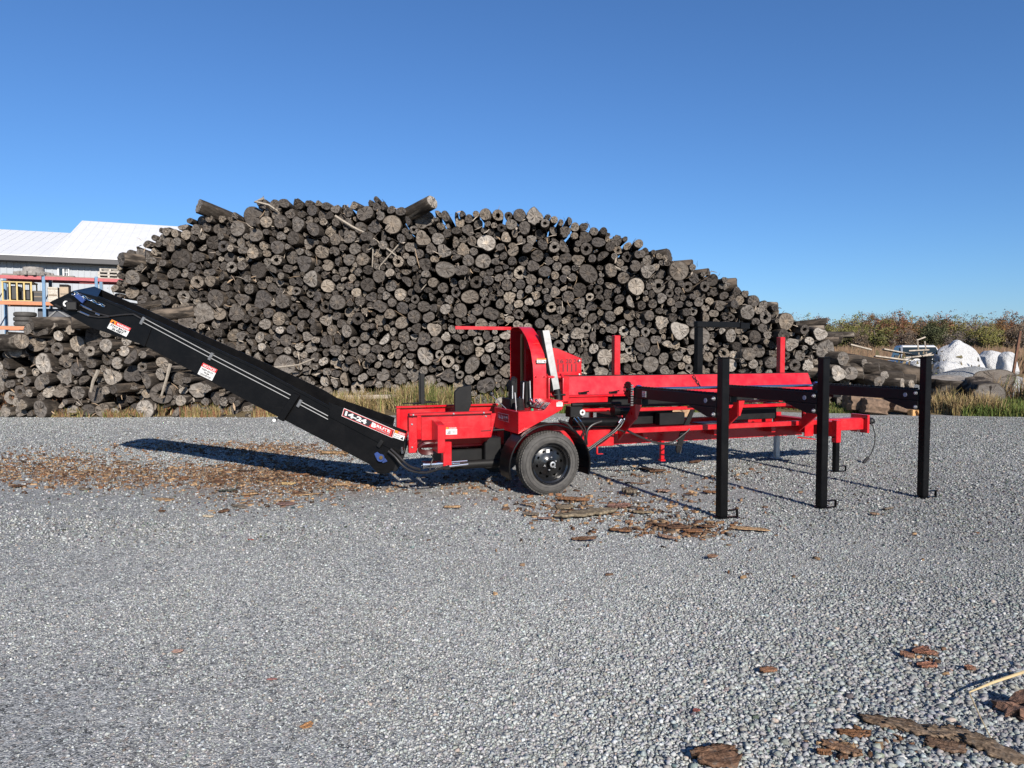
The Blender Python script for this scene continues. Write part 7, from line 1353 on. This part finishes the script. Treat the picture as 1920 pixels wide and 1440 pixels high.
# thick broken chunk at the right edge
p = gnd(1915, 1352, 0)
m = MB(); t = bmesh.new(); bmesh.ops.create_cube(t, size=1.0); bmesh.ops.subdivide_edges(t, edges=list(t.edges), cuts=6, use_grid_fill=True)
for v in t.verts: v.co = Vector((v.co.x * .26, v.co.y * .13, v.co.z * (.075 + .03 * math.sin(v.co.x * 7 + v.co.y * 5)))) * (1 + .16 * math.sin(v.co.x * 11 + v.co.y * 7)) + Vector((rnd.gauss(0, .013), rnd.gauss(0, .012), .045 + rnd.gauss(0, .010) - abs(v.co.x) * .05 - abs(v.co.y) * .03))
m.add(t); o = m.build('bark_chunk', plain('chunk_bark', (.16, .085, .055), .95, 0, .75, 40, 1.0), None, 30); o.location = p + Vector((.08, .02, .0)); o.rotation_euler = (.1, -.1, -.45); tag(o, 'thick broken bark chunk casting a shadow at the picture edge', 'bark chunk', 'bark and wood scraps on the gravel')
# dry reed
m = MB(); pts = [gnd(1817, 1298, .05), gnd(1860, 1280, .06), gnd(1925, 1258, .05)]; m.tube(pts, [.003, .006, .007], 6); m.tube([gnd(1817, 1298, .052), gnd(1838, 1345, .03), gnd(1862, 1392, .012)], [.003, .0025, .002], 5); o = m.build('dry_reed', plain('reed', (.55, .42, .22), .7, 0, .1), None, 60, tuple(pts[0])); tag(o, 'bent straw-coloured reed lying on the foreground gravel', 'reed')
# fine litter of chips, uncountable
r = np.random.default_rng(77); VV, FF, CC, nv = [], [], [], 0
def litter(n, cx, cy, sx, sy, cols, smin, smax):
    global nv
    px = r.normal(cx, sx, n); py = r.normal(cy, sy, n); py = np.clip(py, 800, 1430)
    for x, y in zip(px, py):
        p = gnd(x, y, .004); ln_ = r.uniform(smin, smax) * (.5 + r.random()); wd = ln_ * r.uniform(.15, .55); a = r.normal(0, .7); h = r.uniform(.004, .020)
        c, s = math.cos(a), math.sin(a); q = np.array([[-1, -.6, 0], [1, -.8, 0], [.9, .7, 0], [-.8, 1, 0], [-.9, -.5, 1], [.9, -.7, 1], [.8, .6, 1], [-.7, .9, 1]]) * np.array([ln_ / 2, wd / 2, h]); q[:, 2] += np.array([0, 0, 0, 0, *r.uniform(-.3, .6, 4)]) * h
        VV.append(np.stack([p.x + q[:, 0] * c - q[:, 1] * s, p.y + q[:, 0] * s + q[:, 1] * c, p.z - .004 + q[:, 2]], 1)); FF.append(np.array([[4, 5, 6, 7], [0, 1, 5, 4], [1, 2, 6, 5], [2, 3, 7, 6], [3, 0, 4, 7]]) + nv); CC.append(np.tile(np.array(cols[r.integers(0, len(cols))]) * r.uniform(.6, 1.4), (5, 1))); nv += 8
CH = [BRN, BRN, ORG, TAN, TAN, GRY, DRK, (.27, .18, .115), (.20, .12, .08), (.34, .22, .13)]
for a_ in [(1500, 90, 875, 110, 17), (1300, 200, 890, 110, 15), (2000, 430, 893, 100, 14), (1500, 520, 890, 70, 16), (1300, 540, 845, 80, 8), (600, 380, 838, 110, 6), (500, 640, 905, 60, 10), (350, 480, 935, 70, 12), (160, 880, 905, 50, 14), (200, 1060, 950, 60, 16), (260, 1230, 955, 80, 24), (260, 1280, 990, 50, 8), (60, 1340, 890, 70, 18), (60, 1170, 890, 40, 14), (60, 1740, 1385, 60, 14), (30, 1560, 1400, 40, 14), (24, 1725, 1235, 22, 12), (40, 1250, 1000, 300, 70)]:
    litter(a_[0], a_[1], a_[2], a_[3], a_[4], CH, .012, .065 if a_[2] < 1100 else .04)
o = raw_mesh('wood_chips', np.concatenate(VV), np.concatenate(FF), SCRAP, col=np.concatenate(CC)); tag(o, 'fine litter of brown bark crumbs and wood chips on the gravel', 'wood chips', None, 'stuff')

# ================================================================ LOOSE CRUSHED STONE IN THE FOREGROUND
def stones(n, y0, y1, seed, sparse=False):
    r = np.random.default_rng(seed)
    y = np.sqrt(r.uniform(y0 ** 2, y1 ** 2, n)); x = r.uniform(-.80, .80, n) * y
    keep = r.random(n) < np.clip(1.10 - (y - 2.4) / 5.2, 0, 1) ** 1.2 * np.clip(.60 + .55 * (x / y) + .35 * fnoise(x * 1.3, y * 1.3, 15), .12, 1)
    if sparse: keep = r.random(n) < np.clip((y - 5.4) / 1.6, 0, 1) * np.clip(.70 + .45 * fnoise(x * .9, y * .5, 16), .15, 1) * np.where(((x + 2.2) / 5.2) ** 2 + ((y - 8.2) / 1.7) ** 2 < 1, .22, 1)
    x, y = x[keep], y[keep]; n = len(x)
    s = np.clip(np.exp(r.normal(math.log(.0075), .3, n)), .004, .014) if sparse else np.clip(np.exp(r.normal(math.log(.0040), .36, n)), .0018, .0095) * (1 + 1.1 * np.clip(x / y + .15, -.15, .8) * np.clip(2 - y / 2.6, 0, 1))
    cube = np.array([[-1, -1, -1], [1, -1, -1], [1, 1, -1], [-1, 1, -1], [-1, -1, 1], [1, -1, 1], [1, 1, 1], [-1, 1, 1]], float) * .8
    P = cube[None] * r.uniform(.55, 1.25, (n, 1, 3)) + r.normal(0, .22, (n, 8, 3)); q = r.normal(0, 1, (n, 4)); q /= np.linalg.norm(q, axis=1)[:, None]; w_, a, b, c = q.T
    Rm = np.stack([1 - 2 * (b * b + c * c), 2 * (a * b - c * w_), 2 * (a * c + b * w_), 2 * (a * b + c * w_), 1 - 2 * (a * a + c * c), 2 * (b * c - a * w_), 2 * (a * c - b * w_), 2 * (b * c + a * w_), 1 - 2 * (a * a + b * b)], 1).reshape(n, 3, 3)
    P = np.einsum('nij,nkj->nki', Rm, P) * s[:, None, None]; P[:, :, 2] *= .8
    gz = .012 * fnoise(x * 1.1, y * 1.1, 3); P += np.stack([x, y, gz + s * (.40 if sparse else .10 + .38 * np.clip((x / y + .12) / .6, 0, 1))], 1)[:, None]
    F = np.array([[0, 3, 2, 1], [4, 5, 6, 7], [0, 1, 5, 4], [1, 2, 6, 5], [2, 3, 7, 6], [3, 0, 4, 7]]); F = (np.arange(n)[:, None, None] * 8 + F[None]).reshape(-1, 4)
    g = np.clip(r.normal(.325 if sparse else .395, .13 if sparse else .10, n), .06, .70); hue = r.normal(0, .016, (n, 3)) * np.array([1, .5, 1]); g = g * (1 + .13 * fnoise(x * .45, y * .6, 22)) * (1 - .22 * np.clip((x / y - .1) * 2, 0, 1)); cc = g[:, None] * np.array([.975, 1.01, .985]) + hue; w2 = r.random(n)
    cc[w2 > .985] = [.42, .35, .30]; cc[w2 < .02] = [.55, .54, .51]; cc[(w2 > .955) & (w2 < .985)] = [.17, .17, .175]
    o = raw_mesh('scattered_gravel' if sparse else 'loose_gravel', P.reshape(-1, 3), F, STONE, col=np.repeat(np.clip(cc, .03, .8), 6, 0)); tag(o, 'thin scatter of grey stones on the packed yard round the machine' if sparse else 'loose grey crushed stone lying across the foreground yard', 'gravel', None, 'stuff')
STONE = tinted('stone', .85, .3, 120, .25)
stones(560000, 1.75, 7.4, 91)
stones(330000, 5.6, 17.3, 92, True)
